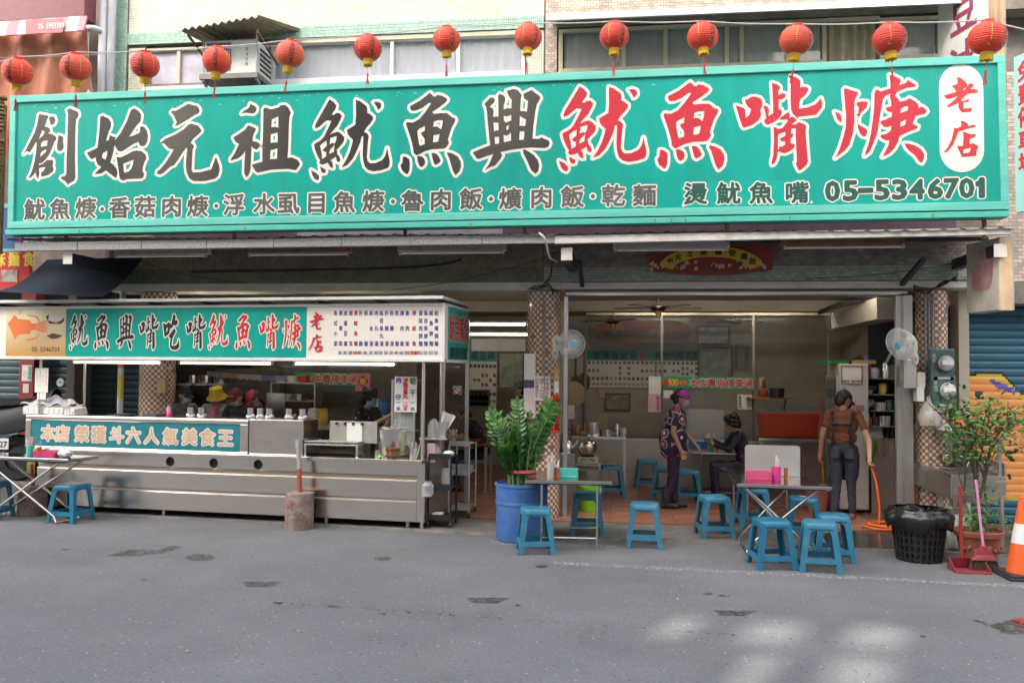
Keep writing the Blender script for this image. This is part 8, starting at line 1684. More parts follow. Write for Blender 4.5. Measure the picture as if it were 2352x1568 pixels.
# behind the cart: glass shelf with bowls, jars and boxes
p=at(672,930,12.4); gs=thing('bowl_shelf','steel shelf of bowls standing behind the steel box of the cart','shelf',(p.x,12.4,.043))
for z in (.75,1.05,1.35,1.62):b=MB(); b.box(-.35,.35,0,.3,z,z+.015); b.build('board',M_steeld,gs)
for sx in (-.34,.34):b=MB(); b.box(sx-.012,sx+.012,0,.3,0,1.64); b.build('upright',M_steeld,gs)
k=0
for z in (1.065,1.365,1.635):
    for i in range(5):o=vessel('shelf_bowl','bowl %s on the %s board of the bowl shelf'%(['at the far left','second from left','in the middle','second from right','at the far right'][i],{1.065:'lower',1.365:'upper',1.635:'top'}[z]),'bowl',645+i*13,12.5,z+.043,BW if (i+int(z*10))%2 else PT,[cs['white'],M_steel,cs['clear'],cs['red'],cs['white']][(i+k)%5]); k+=1
for px,Y,z,col,lb_ in ((720,11.5,1.12,'white','white tub behind the splash plate'),(740,11.5,1.12,'yellow','yellow tub behind the splash plate'),(860,11.9,1.25,'white','white tub near the display cabinet'),(880,11.9,1.25,'blue','blue tub near the display cabinet')):
    vessel('food_tub',lb_,'tub',px,Y,z,JR,cs[col],1.6)
b=MB(); p,q=at(700,950,11.6),at(900,950,11.6); b.box(p.x,q.x,11.4,12.1,1.05,1.118); top(b,'back_counter',M_steeld,'steel back counter behind the cart','counter'); b=MB(); b.box(p.x+1.0,q.x+.05,11.8,12.1,1.12,1.248); top(b,'steel_riser',M_steel,'low steel riser on the back counter','riser')
# paper cups and containers at the right end of the cart
for i in range(4):vessel('paper_cup',['leftmost','second','third','rightmost'][i]+' paper cup behind the soup basin','cup',868+i*9,10.75,.93,[(.03,0),(.04,.10),(.037,.10),(0,.01)],cs['white'])
for i,(px,lb_) in enumerate(((655,'left'),(690,'middle'),(725,'right'))):pass
# -- people
M_skin=mat('skin',(.48,.27,.18),.5,var=.10,scale=6); M_skin2=mat('skin_tan',(.40,.21,.135),.5,var=.10,scale=6)
M_hair=mat('hair_black',(.012,.010,.009),.45); M_eye=mat('eye_dark',(.02,.015,.012),.3)
M_lip=mat('lips',(.35,.12,.10),.5)
def capsule(p0,p1,r0,r1,m):return ('c',Vector(p0),Vector(p1),r0,r1,m)
def ell(c,r,m,rot=None):return ('e',Vector(c),r,rot or Matrix.Identity(3),m)
def body_mesh(prims,mats,voxel):
    b=MB()
    for p in prims:
        if p[0]=='c':
            _,a,c,r0,r1,m=p; d=(c-a); L=d.length; d=d.normalized() if L>1e-6 else Vector((0,0,1)); pts=[]; rs=[]
            for k in (0,.35,.7,.92):pts.append(a-d*r0*math.cos(k*math.pi/2)); rs.append(max(.0008,r0*math.sin(k*math.pi/2)))
            pts+=[a,c]; rs+=[r0,r1]
            for k in (.92,.7,.35,0):pts.append(c+d*r1*math.cos(k*math.pi/2)); rs.append(max(.0008,r1*math.sin(k*math.pi/2)))
            b.tube(pts,rs,14)
        else:b.ball(p[1],p[2],18,12,p[3])
    me=b.mesh('tmp'); o=bpy.data.objects.new('tmp',me); COL.objects.link(o)
    md=o.modifiers.new('r','REMESH'); md.mode='VOXEL'; md.voxel_size=voxel; md.adaptivity=0
    sm=o.modifiers.new('s','SMOOTH'); sm.factor=.5; sm.iterations=3
    dg=bpy.context.evaluated_depsgraph_get(); ev=o.evaluated_get(dg); me2=bpy.data.meshes.new_from_object(ev); bpy.data.objects.remove(o); bpy.data.meshes.remove(me)
    for m in mats:me2.materials.append(m)
    n=len(me2.polygons); co=np.empty(n*3); me2.polygons.foreach_get('center',co); co=co.reshape(-1,3); best=np.full(n,1e9); idx=np.zeros(n,int)
    for p in prims:
        if p[0]=='c':
            a,c=np.array(p[1]),np.array(p[2]); d=c-a; l2=max(d@d,1e-9); t=np.clip((co-a)@d/l2,0,1); q=a+t[:,None]*d; s=np.linalg.norm(co-q,axis=1)-(p[3]+(p[4]-p[3])*t); mi=p[5]
        else:
            q=(co-np.array(p[1]))@np.array(p[3]); r=np.array(p[2]); k=np.linalg.norm(q/r,axis=1); s=(k-1)*r.min()*.9; mi=p[4]
        w_=s<best; best[w_]=s[w_]; idx[w_]=mi
    from mathutils import noise as _nz
    nv=len(me2.vertices); vc=np.empty(nv*3); vn=np.empty(nv*3); me2.vertices.foreach_get('co',vc); me2.vertices.foreach_get('normal',vn)
    nl=len(me2.loops); lv_=np.empty(nl,np.int32); me2.loops.foreach_get('vertex_index',lv_); lt=np.empty(n,np.int32); me2.polygons.foreach_get('loop_total',lt)
    cloth=np.zeros(nv); cloth[lv_[np.repeat(idx,lt)!=0]]=1; vc=vc.reshape(-1,3); vn=vn.reshape(-1,3); f_=np.zeros(nv)
    for i_ in np.nonzero(cloth)[0]:
        x_,y_,z_=vc[i_]; f_[i_]=_nz.noise((x_*9+3,y_*9,z_*5))*.010-abs(_nz.noise((x_*14,y_*14+z_*9,z_*16)))*.012
    me2.vertices.foreach_set('co',(vc+vn*f_[:,None]).ravel())
    me2.polygons.foreach_set('material_index',idx.astype(np.int32)); me2.polygons.foreach_set('use_smooth',[True]*n); return me2
def hand_prims(w,d,side,m,curl=.5,palm_n=None):
    """w wrist, d forearm direction, side: thumb direction"""
    d=Vector(d).normalized(); s=Vector(side); s=(s-d*s.dot(d)).normalized(); n=palm_n or d.cross(s); P=[]
    P.append(capsule(w,w+d*.035,.026,.030,m)); k=w+d*.075
    for i,L in enumerate((.062,.072,.067,.052)):
        o=s*(.030-.020*i); b0=w+d*.04+o*.9; b1=k+o; P.append(capsule(b0,b1,.012,.0105,m))
        d1=(d*math.cos(curl)+n*math.sin(curl)); d2=(d*math.cos(curl*2.1)+n*math.sin(curl*2.1)); m1=b1+d1*L*.55; P.append(capsule(b1,m1,.0095,.0088,m)); P.append(capsule(m1,m1+d2*L*.5,.0088,.0075,m))
    t0=w+d*.025+s*.022; t1=t0+(s*.8+d*.7+n*.2).normalized()*.04; P.append(capsule(t0,t1,.012,.0105,m)); P.append(capsule(t1,t1+(s*.2+d*.9+n*.4).normalized()*.032,.010,.008,m)); return P
class Person:
    def __init__(s,label,loc,rotz,h,mats,group=None):
        s.t=thing('person',label,'person',loc,rotz,group); s.h=h; s.P=[]; s.mats=mats  # mats: skin, shirt, trousers, shoes, extra...
    def torso(s,hip,lean=(0,0),twist=0,bulk=1.0,sm=1,pm=2,shl=.165,hem=True):
        h=s.h; s.hip=Vector(hip); lx,ly=lean; up=Vector((lx,ly,1)).normalized(); s.up=up; L=.30*h
        sd=Vector((math.cos(twist),math.sin(twist),0)); s.sd=sd; fw=up.cross(sd)*-1
        rot=Matrix((sd,up.cross(sd),up)).transposed(); s.rot=rot
        s.P+=[ell(s.hip,(.155*bulk,.118*bulk,.11),pm,rot),ell(s.hip+up*.02+up*L*.28,(.142*bulk,.112*bulk,.12),sm,rot),ell(s.hip+up*L*.62,(.158*bulk,.118*bulk,.14),sm,rot),ell(s.hip+up*L*.85,(.155*bulk,.10*bulk,.09),sm,rot)]
        if hem:s.P.append(ell(s.hip+up*.03,(.168*bulk,.130*bulk,.09),sm,rot))
        s.sh=s.hip+up*L*.97; s.sl,s.sr=s.sh-sd*shl,s.sh+sd*shl
        s.P.append(capsule(s.sl,s.sr,.052,.052,sm)); s.neck=s.sh+up*.035
    def head(s,yaw=0,pitch=0,fwd=.02,roll=0,sm=0):
        f=(s.rot@Vector((0,-1,0))); c=s.neck+s.up*.13+f*fwd; s.hc=c
        s.hr=s.rot@Matrix.Rotation(yaw,3,'Z')@Matrix.Rotation(pitch,3,'X')@Matrix.Rotation(roll,3,'Y'); R_=s.hr; H=lambda x,y,z:c+R_@Vector((x,y,z))
        s.H=H
        s.P+=[capsule(s.neck-s.up*.03,c+R_@Vector((0,.02,-.06)),.050,.044,sm),ell(c,(.074,.092,.105),sm,R_),ell(H(0,-.03,-.055),(.058,.062,.058),sm,R_),ell(H(0,-.095,-.012),(.013,.018,.02),sm,R_),ell(H(-.076,.01,-.012),(.012,.02,.03),sm,R_),ell(H(.076,.01,-.012),(.012,.02,.03),sm,R_),ell(H(0,-.084,-.06),(.022,.012,.010),sm,R_)]
    def arm(s,S,E,W,sleeve=.6,sm=1,hm=0,side=(0,-1,0),curl=.5,hand=True,n=None,long=False):
        S,E,W=Vector(S),Vector(E),Vector(W); s.P+=[capsule(S,E,.043,.036,hm),capsule(E,W,.036,.025,hm),capsule(S,S.lerp(E,sleeve),.056,.053 if sleeve<.99 else .046,sm)]
        if long:s.P+=[capsule(S,E,.050,.044,sm),capsule(E,E.lerp(W,.9),.044,.034,sm)]
        if hand:s.P+=hand_prims(W,W-E,side,hm,curl,n)
    def leg(s,H,K,A,toe,pm=2,fm=3,wide=1.0):
        H,K,A=Vector(H),Vector(K),Vector(A); t=Vector(toe); s.P+=[capsule(H,K,.088*wide,.062*wide,pm),capsule(K,A,.062*wide,.048*wide,pm),capsule(A,A-Vector((0,0,max(0,A.z-.045))),.045,.042,fm),capsule(Vector((A.x,A.y,.040))-t*.04,Vector((A.x,A.y,.034))+t*.15,.042,.034,fm)]
    def finish(s,voxel=.0085):
        me=body_mesh(s.P,s.mats,voxel); o=bpy.data.objects.new('body',me); COL.objects.link(o); o.parent=s.t; s.body=o
        if hasattr(s,'hc'):
            for x in (-.030,.030):b=MB(); b.ball(s.H(x,-.083,.012),(.012,.007,.006),8,6,s.hr); b.build('eye',M_eye,s.t)
            for x in (-.030,.030):b=MB(); b.ball(s.H(x,-.086,.030),(.018,.006,.0035),8,6,s.hr); b.build('eyebrow',M_hair,s.t)
            b=MB(); b.ball(s.H(0,-.094,-.060),(.020,.006,.006),8,6,s.hr); b.build('mouth',M_lip,s.t)
        return o
    def blob(s,name,parts,m,noise=.006,vox=.010):
        b=MB()
        for c,r in parts:b.ball(s.H(*c),r,18,12,s.hr)
        o=b.build(name,m,s.t,smooth=True,fixn=False)
        for v in o.data.vertices:v.co+=Vector((random.uniform(-1,1),random.uniform(-1,1),random.uniform(-1,1)))*noise
        return o
    def hair(s,long=0,m=None,bun=False,puff=1.0):
        p=[((0,.024,.018),(.086*puff,.094*puff,.104*puff)),((0,.05,-.035),(.078*puff,.062*puff,.085*puff))]
        if long:p+=[((0,.055,-.09),(.075,.05,.08))]
        if bun:p+=[((0,.11,-.03),(.045,.05,.045))]
        if puff>1.05:
            for i in range(22):a=i*2.4; p.append(((.078*math.cos(a)*puff,.03+.07*math.sin(a)*puff,-.05+.012*i*.6),(.034,.034,.034)))
        return s.blob('hair',p,m or M_hair)
    def cap(s,m,brim=.075,tall=1.0,logo=None):
        b=MB(); n,k=28,8; vs=[]; fs=[]
        for i in range(k+1):
            t=math.pi/2*i/k
            for j in range(n):a=2*math.pi*j/n; vs.append(s.H(.090*math.cos(a)*math.cos(t),.106*math.sin(a)*math.cos(t)+.006,.028+.094*tall*math.sin(t)))
        for i in range(k):
            for j in range(n):fs.append((i*n+j,i*n+(j+1)%n,(i+1)*n+(j+1)%n,(i+1)*n+j))
        b._add(vs,fs); o=b.build('cap',m,s.t,smooth=60)
        if brim:
            b=MB(); b.grid(lambda u,v:tuple(s.H(.078*math.sin((u-.5)*2.2)*(1+.1*v),-.10*math.cos((u-.5)*2.2)*1.0-.0-brim*v*math.cos((u-.5)*1.5),.030-.018*v-.020*(2*abs(u-.5))**2)),14,5); z=b.build('brim',m,s.t,smooth=60); z.parent=o
            sd_=z.modifiers.new('s','SOLIDIFY'); sd_.thickness=.004
        return o
    def bucket(s,m):
        b=MB(); n=32; vs=[]; fs=[]; prof=[(0,.125),(.05,.124),(.085,.110),(.094,.03),(.125,-.015),(.138,-.03)]
        for r,z in prof:
            for j in range(n):a=2*math.pi*j/n; vs.append(s.H(r*math.cos(a)*.98,r*math.sin(a)*1.1+.005,z+.004*math.sin(a*3)*(r>.1)))
        for i in range(len(prof)-1):
            for j in range(n):fs.append((i*n+j,i*n+(j+1)%n,(i+1)*n+(j+1)%n,(i+1)*n+j))
        b._add(vs,fs); return b.build('bucket_hat',m,s.t,smooth=50)
    def mask(s,m,drop=0):
        b=MB(); b.grid(lambda u,v:tuple(s.H(.076*math.sin((u-.5)*2.5),-.050-.060*math.cos((u-.5)*2.5)*(1+.12*math.sin(v*3.14))+.012*(v<.15),-.098+.096*v+.008*math.cos((u-.5)*3))),18,8); o=b.build('face_mask',m,s.t,smooth=60)
        for x in (-1,1):c=MB(); c.tube([s.H(x*.072,-.068,-.03),s.H(x*.080,-.01,-.005),s.H(x*.079,.018,.01)],.0016,5); c.build('ear_loop',M_white,s.t)
        return o
def pattern(name,base,cols,scale,kind='ring'):
    m=bpy.data.materials.new(name); m.use_nodes=True; t=m.node_tree; b=t.nodes['Principled BSDF']; b.inputs['Roughness'].default_value=.8; tc=t.nodes.new('ShaderNodeTexCoord')
    v=t.nodes.new('ShaderNodeTexVoronoi'); v.inputs['Scale'].default_value=scale; t.links.new(tc.outputs['Object'],v.inputs[0])
    r=t.nodes.new('ShaderNodeValToRGB'); r.color_ramp.interpolation='CONSTANT' if kind=='ring' else 'LINEAR'; e=r.color_ramp.elements
    e[0].position=0; e[0].color=(*cols[0],1); e[1].position=.12; e[1].color=(*cols[1],1)
    for i,c in enumerate(cols[2:]):q=e.new(.12+.11*(i+1)); q.color=(*c,1)
    t.links.new(v.outputs['Distance'],r.inputs[0])
    if kind=='ring':
        t.links.new(r.outputs[0],b.inputs['Base Color'])
    else:
        mx=t.nodes.new('ShaderNodeMix'); mx.data_type='RGBA'; s=t.nodes.new('ShaderNodeSeparateColor'); t.links.new(v.outputs['Color'],s.inputs[0])
        mr=t.nodes.new('ShaderNodeMapRange'); mr.inputs[1].default_value=.22; mr.inputs[2].default_value=.26; mr.inputs[3].default_value=1; mr.inputs[4].default_value=0; t.links.new(v.outputs['Distance'],mr.inputs[0]); t.links.new(mr.outputs[0],mx.inputs[0])
        r2=t.nodes.new('ShaderNodeValToRGB'); r2.color_ramp.interpolation='CONSTANT'; e=r2.color_ramp.elements; e[0].color=(*cols[0],1); e[1].color=(*cols[1],1); e[1].position=.35
        for i,c in enumerate(cols[2:]):q=e.new(.5+.2*i); q.color=(*c,1)
        t.links.new(s.outputs[0],r2.inputs[0]); t.links.new(r2.outputs[0],mx.inputs[7]); mx.inputs[6].default_value=(*base,1); t.links.new(mx.outputs[2],b.inputs['Base Color'])
    return m
M_jean=mat('jeans',(.030,.038,.055),.8,var=.25,scale=12,bump=.2,bscale=30); M_boot=mat('rubber_boot',(.018,.018,.02),.4); M_navy=mat('navy_cloth2',(.022,.022,.055),.8)
M_mandala=pattern('mandala_shirt',(.03,.02,.05),[(.50,.04,.05),(.55,.45,.42),(.35,.03,.05),(.03,.025,.07),(.45,.38,.40),(.06,.02,.06),(.015,.02,.05)],7.5)
M_apron=pattern('animal_apron',(.018,.018,.05),[(.55,.50,.45),(.45,.16,.06),(.10,.08,.2)],11,'dot')
# --- woman with purple cap, seen from her right side, facing right, reaching to the table
p=gz(1548,1166,.043); W1=Person('standing woman in purple cap, patterned blouse and navy apron in the shop',(p.x,p.y,.043),R(82),1.60,[M_skin2,M_mandala,mat('trousers_plum',(.035,.015,.05),.8,var=.2),M_boot,M_apron])
W1.torso((0,.01,.87),lean=(0,-.10),bulk=1.24); W1.head(pitch=R(14),yaw=R(-8),fwd=.05)
W1.P+=[ell((0,-.035,.95),(.19,.15,.16),4,W1.rot),ell((0,-.035,.80),(.19,.15,.16),4),ell((0,-.06,1.13),(.11,.10,.12),4,W1.rot)]
W1.P+=[ell((-.02,.06,.92),(.20,.15,.20),1,W1.rot),ell((0,.08,.76),(.17,.11,.10),1)]
sl,sr=W1.sl,W1.sr
W1.arm(sl+Vector((-.02,0,-.03)),sl+Vector((-.07,.03,-.30)),sl+Vector((-.06,-.07,-.53)),.55,side=(0,-1,0),curl=.45)
W1.arm(sr+Vector((.02,0,-.03)),sr+Vector((.06,-.07,-.30)),sr+Vector((.03,-.25,-.50)),.55,side=(-1,0,0),curl=.35)
for s in (-1,1):W1.leg((s*.085,.01,.84),(s*.09,.0,.46),(s*.09,.05-.05*s,.12),(0,-1,0),wide=1.12)
W1.P+=[capsule((s*.09,.05-.05*s,.26),(s*.09,.05-.05*s,.10),.055,.055,3) for s in (-1,1)]
W1.finish(.0078); W1.hair(bun=True); o=W1.cap(mat('cap_purple',(.26,.03,.26),.7),brim=0,tall=1.0)
b=MB(); b.lathe([(.0915,.022),(.094,.022),(.094,.05),(.091,.05)],(0,0,0),30,cap=False); o2=b.build('cap_band',pattern('cap_band',(.26,.03,.26),[(.6,.4,.5),(.5,.1,.3),(.3,.05,.3)],40,'dot'),W1.t,smooth=40); o2.data.transform(Matrix.Translation(W1.hc)@W1.hr.to_4x4()@Matrix.Diagonal((1,1.16,1,1))); W1.mask(mat('mask_lilac',(.42,.34,.60),.8))
# --- woman with the hose, from behind, facing away and to the right
p=gz(1938,1192,.043); W2=Person('woman in brown shirt, black cap and blue apron holding the orange hose',(p.x,p.y,.043),R(158),1.60,[M_skin,mat('shirt_brown',(.20,.065,.028),.8,var=.2,scale=5),M_jean,mat('shoe_grey',(.16,.10,.11),.6),M_navy])
W2.torso((0,0,.88),lean=(0,-.05),bulk=1.16,hem=False); W2.head(yaw=R(-38),pitch=R(24),fwd=.035)
sl,sr=W2.sl,W2.sr  # rotated ~158 deg: her right hand is at +sd side -> picture left
hl=INV[W2.t.name]@hand
W2.arm(sl+Vector((-.02,0,-.03)),(sl+Vector((-.02,0,-.03))).lerp(hl,.52)+Vector((-.06,.05,-.02)),hl+Vector((.0,.03,.06)),.5,side=(0,-1,0),curl=1.0)
W2.arm(sr+Vector((.02,0,-.03)),sr+Vector((.09,.04,-.30)),sr+Vector((.12,-.01,-.54)),.5,side=(0,-1,0),curl=.5)
for s,dy in ((-1,-.06),(1,.05)):W2.leg((s*.085,0,.84),(s*.085,dy*.5,.46),(s*.10,dy+.03,.10),(0,-1,0),wide=1.05)
W2.P+=[capsule((-.12,.05,1.36),(-.10,.122,1.12),.016,.016,4),capsule((.12,.05,1.36),(.10,.122,1.12),.016,.016,4),capsule((-.12,.118,1.20),(.12,.118,1.20),.016,.016,4),capsule((-.10,.122,1.12),(-.13,.09,.93),.018,.018,4),capsule((.10,.122,1.12),(.13,.09,.93),.018,.018,4),capsule((-.15,.03,.92),(.15,.03,.92),.014,.014,4),ell((-.12,-.03,.70),(.07,.10,.24),4),ell((.0,-.10,.72),(.13,.05,.24),4)]
W2.finish(.0078); W2.hair(); W2.cap(mat('cap_black',(.012,.013,.018),.7),brim=.075); W2.mask(mat('mask_black',(.015,.015,.018),.8))
for s in (-1,1):b=MB(); b.box(s*.085-.05,s*.085+.05,.121,.126,.78,.90); b.build('back_pocket',mat('pocket',(.04,.05,.07),.8),W2.t)
b=MB(); b.bar((0,.13,.92),(.03,.14,.78),.02,.006); b.bar((0,.13,.92),(-.04,.14,.80),.02,.006); b.build('apron_tie',M_navy,W2.t)
# --- seated woman eating, facing left
p=at(1690,1000,12.95); W3=Person('seated woman with short black hair eating from a bowl at the far table',(p.x+.05,12.75,.043),R(-88),1.58,[M_skin,pattern('vest',(.02,.02,.035),[(.30,.03,.08),(.10,.25,.32),(.35,.08,.2)],9,'dot'),M_navy,M_boot,mat('sleeve_black',(.02,.02,.025),.8)])
W3.torso((0,.05,.52),lean=(0,-.22),bulk=1.0); W3.head(pitch=R(20),fwd=.05); sl,sr=W3.sl,W3.sr
W3.arm(sl,sl+Vector((-.05,-.16,-.20)),sl+Vector((.06,-.36,-.10)),.7,sm=4,long=True,side=(0,0,1),curl=.9); W3.arm(sr,sr+Vector((.05,-.15,-.22)),sr+Vector((-.08,-.34,-.16)),.7,sm=4,long=True,side=(0,0,1),curl=.8)
for s in (-1,1):W3.leg((s*.09,.02,.50),(s*.10,-.38,.50),(s*.10,-.36,.10),(0,-1,0))
W3.finish(.0095); W3.hair(puff=1.08)
hp_=WM[W3.t.name]@(sr+Vector((-.10,-.44,-.12))); b=MB(); b.lathe([(.03,0),(.06,.05),(.065,.055),(.055,.05),(0,.03)],n=20); o=top(b,'soup_bowl',M_steel,'metal soup bowl held by the seated woman','bowl',smooth=40); o.location=hp_
# --- cooks behind the cart
def cook(label,px,py,Y,rz,shirt,yaw=0,pitch=0,lean=(0,-.08),h=1.58,extra=None,bulk=1.0):
    """standing person whose head centre projects to (px, py)"""
    c=at(px,py,Y); m=[M_skin,shirt,M_navy,M_boot]+([extra] if extra else []); hip=.53*h
    P=Person(label,(c.x,Y,.043),rz,h,m); P.torso((0,0,hip),lean=lean,bulk=bulk); P.head(yaw=yaw,pitch=pitch,fwd=.03)
    off=P.t.matrix_basis if False else None
    hw=Matrix.Rotation(rz,3,'Z')@P.hc; d=Vector((c.x-hw.x,Y-hw.y+(0),0)); zoff=c.z-hw.z
    P.t.location=(d.x,d.y,max(.043,min(zoff,.35)));
    m4=Matrix.Translation(P.t.location)@Matrix.Rotation(rz,4,'Z'); WM[P.t.name]=m4; INV[P.t.name]=m4.inverted()
    for s in (-1,1):P.leg((s*.085,.01,hip-.03),(s*.09,0,hip*.53),(s*.09,.03,.10),(0,-1,0))
    return P
def work_arms(P,reach=.33,drop=-.32,spread=.0):
    sl,sr=P.sl,P.sr
    P.arm(sl+Vector((-.02,0,-.03)),sl+Vector((-.07,-.06,-.28)),sl+Vector((.04+spread,-reach,drop-.03)),.55,side=(0,0,1),curl=.7); P.arm(sr+Vector((.02,0,-.03)),sr+Vector((.07,-.06,-.28)),sr+Vector((-.04-spread,-reach,drop-.03)),.55,side=(0,0,1),curl=.7)
YK2=11.15
A=cook('cook in black cap and grey shirt looking right behind the cart',424,906,YK2,R(62),mat('shirt_grey',(.17,.165,.15),.8,var=.15),yaw=R(10),pitch=R(12)); work_arms(A,.30,-.36); A.finish(.010); A.hair(long=1,m=mat('hair_brown',(.06,.02,.01),.5)); A.cap(mat('cap_black',(.012,.013,.018),.7),.07); A.mask(mat('mask_pale',(.50,.56,.62),.8))
b=MB(); b._add([A.H(.0905*math.sin(a),-.095*math.cos(a),.075+z) for a,z in ((.55,0),(.75,.02),(.95,.022),(.80,.008),(.72,-.012),(.70,.004))],[(0,1,2,3,4,5)]); b.build('cap_logo',M_white,A.t,fixn=False)
B2=cook('cook in yellow bucket hat with pink scarf behind the cart',497,908,YK2+.05,R(5),mat('vest_check',(.20,.20,.22),.8,var=.7,scale=40,col2=(.5,.5,.5)),pitch=R(16)); work_arms(B2,.28,-.34); B2.P+=[ell(B2.neck+Vector((0,-.04,-.03)),(.075,.07,.05),4),capsule(B2.neck+Vector((0,-.10,-.05)),B2.neck+Vector((.03,-.13,-.28)),.04,.035,4),capsule(B2.neck+Vector((-.02,-.10,-.05)),B2.neck+Vector((-.04,-.12,-.30)),.035,.03,4)]; B2.mats.append(mat('scarf_pink',(.55,.16,.20),.8)); B2.finish(.010); B2.hair(); B2.bucket(pattern('hat_yellow',(.62,.42,.03),[(.25,.16,.02),(.62,.42,.03),(.5,.3,.02)],45,'dot')); B2.mask(mat('mask_checked',(.30,.26,.36),.8,var=.5,scale=50))
C2=cook('cook in dark red cap and black shirt looking down behind the cart',543,914,YK2-.05,R(-18),mat('shirt_black',(.022,.02,.02),.8),pitch=R(26),extra=mat('apron_red',(.16,.015,.02),.8)); work_arms(C2,.34,-.36,.05); C2.P+=[ell(C2.hip+C2.up*.22+Vector((0,-.05,0)),(.10,.10,.18),4,C2.rot)]; C2.finish(.010); C2.hair(); C2.cap(mat('cap_wine',(.20,.012,.025),.7),.075); C2.mask(mat('mask_mint',(.50,.62,.58),.8))
k=Ink(C2.hc,C2.hr@Vector((1,0,0)),C2.hr@Vector((0,0,1)),C2.hr@Vector((0,-1,0)),.094); k.line('魷魚嘴焿',0,.062,.026,.024,.0008); k.build('cap_lettering',M_gold,C2.t,w=False)
D2=cook('cook in pink cap bending left behind the cart',583,921,YK2+.1,R(-55),mat('shirt_black',(.022,.02,.02),.8),pitch=R(30),lean=(0,-.28)); work_arms(D2,.30,-.36); D2.finish(.010); D2.hair(long=1,m=mat('hair_brown',(.06,.02,.01),.5)); D2.cap(mat('cap_pink',(.60,.06,.13),.7),.08)
E2=cook('woman with curly black hair and floral black shirt reaching to the display cabinet',848,920,YK2-.15,R(60),pattern('floral_black',(.014,.013,.014),[(.22,.22,.24),(.05,.05,.06),(.16,.10,.08)],16,'dot'),pitch=R(16),bulk=1.1)
hd=at(908,952,YK2-.35); hl_=INV[E2.t.name]@hd; E2.arm(E2.sl+Vector((-.02,0,-.03)),E2.sl+Vector((-.08,-.1,-.27)),E2.sl.lerp(hl_,.92),.6,side=(0,0,1),curl=.6); E2.arm(E2.sr+Vector((.02,0,-.03)),E2.sr+Vector((.05,-.12,-.26)),hl_,.6,side=(0,0,1),curl=.6); E2.finish(.0095); E2.hair(puff=1.16); E2.mask(mat('mask_blue',(.22,.32,.48),.8,var=.5,scale=40))
# --- customers deeper in the shop
F2=Person('seated customer in dark leafy shirt bent over a bowl in the aisle',(at(1102,960,13.2).x,13.2,.043),R(-80),1.66,[M_skin2,pattern('leafy',(.012,.016,.016),[(.10,.14,.10),(.03,.05,.05),(.08,.10,.06)],12,'dot'),M_navy,M_boot]); F2.torso((0,.05,.60),lean=(0,-.42),bulk=1.1); F2.head(pitch=R(14),fwd=.06); F2.arm(F2.sl,F2.sl+Vector((-.04,-.14,-.24)),F2.sl+Vector((.05,-.34,-.24)),.6,side=(0,0,1)); F2.arm(F2.sr,F2.sr+Vector((.04,-.14,-.24)),F2.sr+Vector((-.05,-.34,-.24)),.6,side=(0,0,1))
for s in (-1,1):F2.leg((s*.09,.02,.56),(s*.10,-.38,.54),(s*.10,-.34,.10),(0,-1,0))
F2.finish(.012); F2.hair(); F2.mask(mat('mask_blue',(.22,.32,.48),.8,var=.5,scale=40))
G2=cook('customer in black shirt and dark cap half hidden by the middle pillar',1192,893,14.2,R(-70),mat('shirt_black',(.022,.02,.02),.8),pitch=R(5)); work_arms(G2); G2.finish(.013); G2.hair(); G2.cap(mat('cap_greyish',(.16,.15,.14),.7),.06)
b=MB(); t=thing('aisle_table','dark wooden dining table in the aisle with an orange bowl','table',(at(1085,1010,12.8).x-.1,12.9,.042)); b.box(-.45,.35,-.1,.5,.70,.735); b.build('tabletop',mat('wood_dark',(.10,.05,.03),.35),t,bev=.006)
for sx in (-.4,.3):
    for sy in (-.05,.45):b=MB(); b.box(sx-.02,sx+.02,sy-.02,sy+.02,0,.70); b.build('leg',M_steeld,t)
b=MB(); b.lathe([(.05,0),(.085,.06),(.09,.065),(.08,.06),(0,.03)],n=20); o=top(b,'orange_bowl',mat('bowl_orange',(.42,.11,.03),.35),'orange bowl on the aisle table','bowl',smooth=40); o.location=(t.location.x+.12,12.95,.7785)
# -- blue drum with a leafy plant
p=gz(1190,1250); r_=.285; dr=thing('blue_drum','big blue plastic drum used as planter in front of the middle pillar','drum',(p.x,p.y+r_,0)); M_drum=mat('drum_blue',(.028,.125,.40),.5,var=.4,scale=5,col2=(.09,.19,.42),bump=.1,bscale=8)
b=MB(); b.lathe([(.255,0),(.275,.015),(.28,.05),(.285,.40),(.292,.405),(.292,.43),(.285,.435),(.29,.60),(.298,.605),(.298,.635),(.285,.637),(.275,.60),(0,.58)],n=48); b.build('shell',M_drum,dr,smooth=35); b=MB(); b.lathe([(0,.585),(.27,.585),(.27,.595),(0,.60)],n=32); b.build('soil',mat('soil',(.03,.022,.015),.95,bump=.5),dr)
pc=Vector((p.x,p.y+r_,.59)); zz=thing('leafy_plant','tall glossy many-stemmed green plant growing in the blue drum','plant',pc)
M_leaf=[mat('leaf_%d'%i,c,.32,var=.25,scale=10,coat=.25) for i,c in enumerate(((.026,.10,.018),(.045,.15,.026),(.018,.07,.015),(.09,.22,.04)))]
M_stem=mat('stem_green',(.12,.20,.06),.5)
lv=MB(); n=5
for i in range(n+1):
    t=i/n; w_=.5*math.sin(math.pi*min(1,t**.8))*.42
    for s in (-1,0,1):lv.v.append((t,s*w_,.06*abs(s)+.05*math.sin(t*3)-.02))
for i in range(n):
    for s in (0,1):a=i*3+s; lv.f.append((a,a+3,a+4,a+1)); lv.mi.append(0)
LV,LF=[Vector(v) for v in lv.v],list(lv.f)
def leaf_into(mb,pos,d,nrm,L,wk=1.0):
    d=d.normalized(); sd=d.cross(nrm).normalized(); nn=sd.cross(d)
    mb._add([pos+d*(v.x*L)+sd*(v.y*L*wk)+nn*(v.z*L) for v in LV],LF)
random.seed(21); k=0
